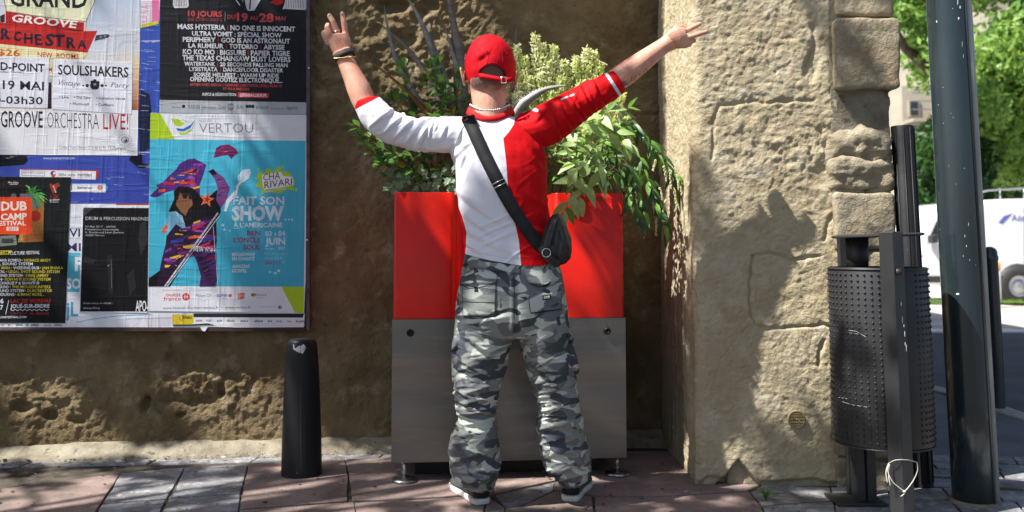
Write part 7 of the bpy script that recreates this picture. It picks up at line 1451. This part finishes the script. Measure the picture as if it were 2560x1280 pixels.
# ---- dark weeping shrub with cream seed sprays
wp_ = thing('weeping_shrub', at(1500, 470, 4.25), 'dark weeping shrub with narrow leaves and cream sprays overhanging the right end of the planter', 'shrub')
Lw = [leaf_mesh('leaf', 0.085, 0.022, M['lf_dark'], 0.9, 0.2, 0.2, 5, 0.35), leaf_mesh('leaf', 0.08, 0.022, M['lf_mid'], 0.9, 0.2, 0.2, 5, 0.35)]
stems = [[(1490, 470, 4.3), (1530, 340, 4.2), (1590, 310, 4.18), (1640, 380, 4.15), (1690, 440, 4.15)], [(1490, 470, 4.3), (1540, 380, 4.2), (1590, 380, 4.15), (1620, 450, 4.12), (1645, 520, 4.1)], [(1490, 470, 4.3), (1540, 330, 4.25), (1580, 300, 4.25), (1610, 330, 4.25), (1650, 400, 4.2)], [(1480, 470, 4.3), (1520, 400, 4.15), (1560, 400, 4.1), (1590, 460, 4.08), (1610, 530, 4.06)],
         [(1490, 460, 4.2), (1550, 410, 4.1), (1580, 440, 4.05), (1575, 500, 4.02)], [(1490, 470, 4.3), (1560, 350, 4.3), (1620, 350, 4.28), (1670, 410, 4.25), (1700, 500, 4.22)], [(1500, 470, 4.3), (1560, 420, 4.2), (1620, 440, 4.2), (1650, 520, 4.18), (1670, 580, 4.16)], [(1480, 470, 4.3), (1530, 430, 4.1), (1560, 460, 4.08), (1590, 520, 4.05), (1600, 550, 4.05)], [(1490, 470, 4.3), (1510, 350, 4.2), (1540, 300, 4.18), (1570, 270, 4.15)]]
stemmed(wp_, stems, [Lw[0], Lw[0], Lw[1]], 0.020, 1.0, 48, 21, 'stem', 0.7, 2, 0.003, 0.25, (0, -1, 0.5), limit=260)
FV = []; FF = []; rr = random.Random(31)
def spray(p, L, curve, n=34):
    for i in range(n):
        u = i / n; c = p + Vector((curve * u, 0, -L * u)) + Vector((rr.uniform(-1, 1), rr.uniform(-1, 1), 0)) * 0.006 * (1 - 0.5 * u); s = 0.0032
        b0 = len(FV); FV.extend([c + Vector(v) * s for v in ((1, 0, 0), (-1, 0, 0), (0, 1, 0), (0, -1, 0), (0, 0, 1.4), (0, 0, -1.4))]); FF.extend([tuple(b0 + q for q in f) for f in ((0, 2, 4), (2, 1, 4), (1, 3, 4), (3, 0, 4), (2, 0, 5), (1, 2, 5), (3, 1, 5), (0, 3, 5))])
for x, y in ((1640, 400), (1660, 415), (1676, 425), (1690, 420), (1650, 470), (1665, 500), (1640, 540), (1600, 520), (1575, 430), (1685, 470), (1695, 450), (1610, 560), (1630, 500), (1590, 480), (1520, 250), (1540, 262)): spray(at(x, y, 4.12), rr.uniform(0.05, 0.10), rr.uniform(-0.02, 0.02))
for x, y in ((1440, 140), (1456, 132), (1470, 128), (1480, 140), (1490, 150), (1330, 190), (1310, 205), (1480, 215), (1400, 215), (1500, 205), (1360, 220), (1450, 395), (1444, 420)): spray(at(x, y, 4.2), rr.uniform(0.012, 0.03), rr.uniform(0.02, 0.07), 22)
tag(mk('flower_sprays', FV, FF, M['flower'], wp_), kind='stuff')
# ---- small weeds at the pillar foot and bollard foot
M['weed'] = mat('weed_green', lin((112, 150, 60)), 0.7, trans=0.3)
def weed(px, py, label, n=26, L=0.07, seed=1):
    c = ground(px, py); w = thing('weed', c, label, 'weed'); rr = random.Random(seed)
    for k in range(n):
        a = rr.uniform(0, 6.28); l = L * rr.uniform(0.4, 1.0); lean_ = rr.uniform(0.2, 1.1); P = [c, c + Vector((math.cos(a) * l * 0.3 * lean_, math.sin(a) * l * 0.3 * lean_, l * 0.6)), c + Vector((math.cos(a) * l * lean_, math.sin(a) * l * lean_, l * (1 - 0.5 * lean_)))]
        V, F = tube(P, [0.0014, 0.0012, 0.0004], 4); mk('blade', V, F, M['weed'], w)
weed(1915, 1250, 'small green weed growing in the joint at the foot of the pillar', 30, 0.075, 2); weed(2490, 1020, 'small tuft of weeds at the foot of the slim kerb bollard', 26, 0.09, 3)
# ---- litter, grit and dead leaves on the pavement
LV = []; LF = []; LC = []; rr = random.Random(77)
for k in range(2800):
    t = rr.random()
    if t < 0.55: p = wall_pt(rr.uniform(-3.0, 0.7), 0.10 + 0.14 * rr.random() ** 1.5, 0.012)
    else: p = ground(rr.uniform(-100, 2300), 1150 + 150 * rr.random() ** 1.2, 0.004)
    s = rr.uniform(0.0015, 0.004) if rr.random() < 0.9 else rr.uniform(0.006, 0.012); a = rr.uniform(0, 6.28); b0 = len(LV); c = rr.choice([(60, 48, 34), (84, 66, 44), (40, 34, 28), (110, 90, 60)]) if rr.random() < 0.93 else (210, 206, 200)
    for j in range(4): aa = a + j * 1.57; rj = s * rr.uniform(0.5, 1.4); LV.append(p + Vector((rj * math.cos(aa), rj * math.sin(aa), rr.uniform(0.0, 0.35) * s))); LC.append(lin(c))
    LF.append((b0, b0 + 1, b0 + 2, b0 + 3))
M['litter'] = mat('dead_leaf_litter', (1, 1, 1), 0.9, attr='Col', col2=(0.7, 0.7, 0.7), scale=50)
o = mk('leaf_litter', LV, LF, M['litter'], smooth=False); vcol(o, LC); tag(o, kind='stuff')
# ================================================================== trees
def leafcloud(cents, rad, per, size, seed, up=0.6):
    r = np.random.default_rng(seed); C = np.repeat(np.asarray(cents, float), per, 0); Rr = np.repeat(np.asarray(rad, float), per)
    d = r.normal(size=(len(C), 3)); d /= np.linalg.norm(d, axis=1)[:, None]; p = C + d * (Rr * r.random(len(C)) ** 0.45)[:, None]
    a = r.normal(size=p.shape); a /= np.linalg.norm(a, axis=1)[:, None]; b = r.normal(size=p.shape); b[:, 2] -= up; b -= a * (a * b).sum(1)[:, None]; b /= np.linalg.norm(b, axis=1)[:, None]
    s = size * r.uniform(0.6, 1.3, len(p))[:, None]; V = np.stack([p - b * s, p + a * s * 0.42, p + b * s, p - a * s * 0.42], 1).reshape(-1, 3); F = np.arange(len(V)).reshape(-1, 4); return V, F
M['tree_leaf'] = mat('tree_leaf', lin((148, 182, 88)), 0.5, col2=lin((100, 142, 60)), scale=1.6, ramp=(0.35, 0.65), col3=lin((186, 212, 110)), scale3=3.1, ramp3=(0.52, 0.7), trans=0.4)
M['tree_dark'] = mat('tree_dark_leaf', lin((72, 112, 50)), 0.55, col2=lin((44, 78, 34)), scale=1.4, ramp=(0.35, 0.65), trans=0.3); M['bark'] = mat('bark', lin((92, 78, 62)), 0.9, col2=lin((60, 50, 40)), scale=9, bump=0.8, bscale=12, bdist=0.03)
def tree(label, trunk, crowns, size, per, m, seed, limbs=(), name='tree'):
    t = thing(name, trunk[0][0], label, 'tree'); V, F = tube([p for p, r in trunk], [r for p, r in trunk], 10); mk('trunk', V, F, M['bark'], t)
    for l in limbs: V, F = tube([p for p, r in l], [r for p, r in l], 8); mk('limb', V, F, M['bark'], t)
    V, F = leafcloud([c for c, r in crowns], [r for c, r in crowns], per, size, seed); mk('crown', V, F, M[m], t, smooth=False); return t
rr = random.Random(55)
def pxcl(lst, Y): return [(at(x, y, Y + dy), r) for x, y, r, dy in lst]
# right-hand tree, foliage over the van
cr = []
for k in range(64): x = rr.uniform(2440, 2760); y = rr.uniform(-160, 420); cr.append((x, y, rr.uniform(0.5, 0.95), rr.uniform(-1.2, 2.0)))
g0 = at(2640, 735, 24); g0.z = 0
tree('broad green street tree whose foliage hangs over the van on the right', [(g0, 0.28), (g0 + Vector((0.1, 0, 3)), 0.24), (g0 + Vector((0, 0, 6)), 0.18)], pxcl(cr, 24), 0.12, 560, 'tree_leaf', 5, [[(g0 + Vector((0, 0, 3.4)), 0.12), (g0 + Vector((-1.6, 0, 5.2)), 0.06)]])
cr = []
for k in range(30): x = rr.choice([rr.uniform(2232, 2330), rr.uniform(2290, 2400)]); y = rr.uniform(-150, 150) if x < 2300 else rr.uniform(-120, 260); cr.append((x, y, rr.uniform(0.35, 0.7), rr.uniform(-1, 1.5)))
g1 = at(2420, 735, 21); g1.z = 0; a1 = at(2330, 175, 21); a2 = at(2262, 120, 21); a3 = at(2238, 70, 20.6)
tree('tree with a leaning dark limb seen between the quoins and the lamp post', [(g1, 0.30), (g1 + Vector((-0.2, 0, 2.2)), 0.26), (a1 + Vector((0.6, 0, -0.9)), 0.20), (a1, 0.16), (a2, 0.10), (a3, 0.06)], pxcl(cr, 21), 0.11, 260, 'tree_leaf', 6, [[(a1, 0.10), (at(2345, 60, 21), 0.06), (at(2350, -60, 21), 0.04)]])
cr = []
for k in range(30): x = rr.uniform(2300, 2460); y = rr.uniform(330, 560); cr.append((x, y, rr.uniform(0.35, 0.6), rr.uniform(-0.6, 1.2)))
g2 = at(2370, 735, 22.5); g2.z = 0
tree('lower bushy tree behind the van and the lamp post', [(g2, 0.2), (g2 + Vector((0, 0, 2.4)), 0.12)], pxcl(cr, 22.5), 0.11, 700, 'tree_dark', 7)
cr = []
for k in range(40): x = rr.uniform(2450, 2760); y = rr.uniform(200, 490); cr.append((x, y, rr.uniform(0.5, 0.9), rr.uniform(-0.6, 1.8)))
g3 = at(2700, 735, 27); g3.z = 0
tree('dark ivy-like tree standing behind the van', [(g3, 0.25), (g3 + Vector((0, 0, 4)), 0.18)], pxcl(cr, 27), 0.14, 700, 'tree_dark', 8)
# grass tufts at the far kerb
gv = np.random.default_rng(4); gp = np.stack([gv.uniform(4, 14, 2500), gv.uniform(16.1, 16.4, 2500), np.full(2500, -0.02)], 1); h = gv.uniform(0.02, 0.08, 2500); dx = gv.uniform(-0.04, 0.04, 2500)
V = np.stack([gp + [-0.012, 0, 0], gp + [0.012, 0, 0], gp + np.stack([dx, 0 * dx, h], 1)], 1).reshape(-1, 3); tag(mk('verge_grass', V, np.arange(len(V)).reshape(-1, 3), M['weed'], smooth=False), kind='stuff')
# ---- the street tree overhead that dapples the light (its crown hangs above and behind the camera)
def shade_at(surface, x, y): return surface(x, y)
cl = []; rr = random.Random(101)
def add_shade(fn, box_, n, dens, r0=0.10, r1=0.2, tmin=4.6, tmax=7.5):
    for k in range(n):
        x = rr.uniform(box_[0], box_[2]); y = rr.uniform(box_[1], box_[3]); d = dens(x, y)
        if rr.random() < d: p = fn(x, y); t = rr.uniform(tmin, tmax); cl.append((p + SUNV * t, rr.uniform(r0, r1)))
wallp = lambda x, y: on_plane(x, y, *WALL); pilp = lambda x, y: at(x, y, 3.9); grp = lambda x, y: ground(x, y); manp = lambda x, y: at(x, y, 3.55); brd = lambda x, y: on_plane(x, y, *BOARD)
G = lambda x, y, cx, cy, sx, sy: math.exp(-((x - cx) / sx) ** 2 - ((y - cy) / sy) ** 2)
def wall_d(x, y):
    d = 1.0
    d -= 1.3 * G(x, y, 1060, 60, 150, 130) + 0.9 * G(x, y, 980, 250, 120, 130) + 1.1 * G(x, y, 560, 930, 160, 75) + 1.3 * G(x, y, 640, 1060, 130, 70) + 0.8 * G(x, y, 150, 1000, 260, 80) + 0.9 * G(x, y, 350, 1110, 420, 26)
    if x < 760 and y < 800: d = 0
    return max(0, d)
def pil_d(x, y):
    d = 0.12 + 1.0 * G(x, y, 1970, 640, 90, 60) + 0.6 * G(x, y, 1850, 900, 80, 200) + 0.9 * G(x, y, 1920, 700, 60, 110) + 0.8 * G(x, y, 1990, 980, 120, 200) + 0.6 * G(x, y, 1760, 1100, 80, 120) + 0.5 * G(x, y, 2150, 150, 60, 120) + 0.5 * G(x, y, 1800, 700, 50, 200)
    d -= 1.2 * G(x, y, 1990, 740, 60, 70); return max(0, d)
def gr_d(x, y):
    d = 0.25
    if x > 1250: d = 0.9
    d -= 0.7 * G(x, y, 350, 1250, 260, 22) + 0.6 * G(x, y, 760, 1210, 120, 20); d += 0.7 * G(x, y, 450, 1180, 400, 10) + 0.5 * G(x, y, 700, 1165, 500, 10) + 0.5 * G(x, y, 1000, 1270, 120, 12) + 0.5 * G(x, y, 2250, 1200, 250, 60); return max(0, min(1, d))
add_shade(wallp, (770, -300, 1730, 1130), 1100, wall_d, 0.08, 0.17)
add_shade(wallp, (-300, 830, 770, 1130), 300, wall_d, 0.06, 0.13)
add_shade(pilp, (1650, -200, 2250, 1220), 420, pil_d, 0.06, 0.13)
add_shade(grp, (-300, 1150, 2500, 1300), 420, gr_d, 0.05, 0.12)
add_shade(brd, (-300, -200, 770, 820), 300, lambda x, y: 0.06 + 0.2 * G(x, y, 560, 750, 200, 60), 0.05, 0.10)
add_shade(manp, (1120, 640, 1500, 860), 60, lambda x, y: 0.55, 0.05, 0.09)
add_shade(manp, (900, 60, 1600, 640), 60, lambda x, y: 0.10, 0.04, 0.07)
# thin the crown where the photograph shows open sunlight coming through
def px1(p): return tuple(to_px(np.array([p]))[0])
def light_wall(x, y): return 1.3 * G(x, y, 1050, 70, 190, 150) + 1.0 * G(x, y, 960, 250, 120, 140) + 1.3 * G(x, y, 560, 920, 170, 85) + 1.4 * G(x, y, 650, 1060, 140, 60) + 1.0 * G(x, y, 100, 1030, 260, 50) + 0.9 * G(x, y, 300, 1110, 420, 30)
def light_pil(x, y): return 1.1 * G(x, y, 1900, 60, 190, 170) + 1.0 * G(x, y, 1870, 420, 150, 170) + 1.3 * G(x, y, 2010, 745, 60, 60) + 1.1 * G(x, y, 2150, 560, 90, 70) + 0.9 * G(x, y, 2150, 380, 90, 60) + 0.7 * G(x, y, 2040, 950, 90, 160) + 0.8 * G(x, y, 1780, 560, 60, 200)
def light_man(x, y): return 0.95 if y < 640 else (0.2 if y < 800 else 0.6)
def light_gr(x, y): return 1.3 * G(x, y, 350, 1250, 300, 26) + 1.2 * G(x, y, 760, 1215, 150, 26) + 1.0 * G(x, y, 1040, 1215, 120, 18) + 1.0 * G(x, y, 1300, 1190, 70, 16) + (0.5 if x > 2250 else 0)
def light_pl(x, y): return 0.95
keep_ = []
for c, r in cl:
    L = 0.0
    for (Yp, kp, fn, ok) in ((WALL[0], WALL[1], light_wall, lambda x, y, z: 770 < x < 1700 or y > 825), (BOARD[0], BOARD[1], lambda x, y: 0.93, lambda x, y, z: -50 < x < 770 and -50 < y < 822), (3.9, 0, light_pil, lambda x, y, z: 1735 < x < 2240 and y < 1210), (4.2, 0, light_pl, lambda x, y, z: (1290 < x < 1580 and 80 < y < 480) or (930 < x < 1200 and -40 < y < 330) or (900 < x < 1100 and 300 < y < 470 and rr.random() < 0.5)), (3.55, 0, light_man, lambda x, y, z: (1090 < x < 1500 and 20 < y < 1260) or (730 < x < 1860 and -80 < y < 400))):
        t = (Yp + kp * c.x - c.y) / (-SUNV.y + kp * SUNV.x); p = c - SUNV * t
        if p.z < 0: continue
        x, y = px1(p)
        if ok(x, y, p.z): L = max(L, fn(x, y))
    p = c - SUNV * (c.z / SUNV.z)
    if 3.0 < p.y < 4.8:
        x, y = px1(p)
        if 1150 < y < 1400: L = max(L, light_gr(x, y))
    if rr.random() > L * 1.6: keep_.append((c, r))
spots = [(wallp(x, y), q) for x, y, q in ((1060, 20, .16), (1120, 90, .14), (1000, 60, .10), (980, 180, .08), (1060, 200, .09), (1180, 40, .10), (600, 930, .09), (540, 880, .06), (640, 1040, .08), (480, 960, .05), (80, 1060, .08), (240, 1090, .05), (1010, 320, .04))]
spots += [(pilp(x, y), q) for x, y, q in ((1860, 60, .13), (1960, 180, .10), (1830, 330, .10), (1960, 400, .10), (1900, 480, .07), (2000, 745, .05), (2160, 560, .06), (2150, 380, .06), (2170, 60, .04))]
spots += [(grp(x, y), q) for x, y, q in ((350, 1255, .10), (520, 1250, .08), (180, 1250, .05), (740, 1215, .05), (1010, 1215, .04), (1320, 1190, .04))]
keep_ = [(c, r) for c, r in keep_ if all(((c - p).cross(SUNV)).length > q + r * 0.55 for p, q in spots)]
cl = [(c, r) for c, r in keep_ if c.z > 2.6]
V, F = leafcloud([c for c, r in cl], [r for c, r in cl], 34, 0.045, 12, 0.2)
tb = Vector((-6.6, 2.0, 0)); st_ = thing('street_tree', tb, 'leafy street tree overhanging the pavement and dappling the wall with shade', 'tree')
Vt, Ft = tube([tb, tb + Vector((0.2, -0.2, 2.5)), tb + Vector((0.9, -0.5, 4.6)), tb + Vector((1.6, -0.9, 6.4))], [0.22, 0.19, 0.14, 0.08], 14); mk('trunk', Vt, Ft, M['bark'], st_)
cs = [c for c, r in cl]
for k in range(34):
    e = rr.choice(cs); s = tb + Vector((0.9, -0.5, 4.6)) + Vector((0.5, -0.3, 1.4)) * rr.random(); mm = (s + e) / 2 + Vector((0, 0, 0.25)); Vt, Ft = tube([s, mm, e], [0.035, 0.02, 0.007], 6); mk('limb', Vt, Ft, M['bark'], st_)
mk('crown', V, F, M['tree_leaf'], st_, smooth=False)
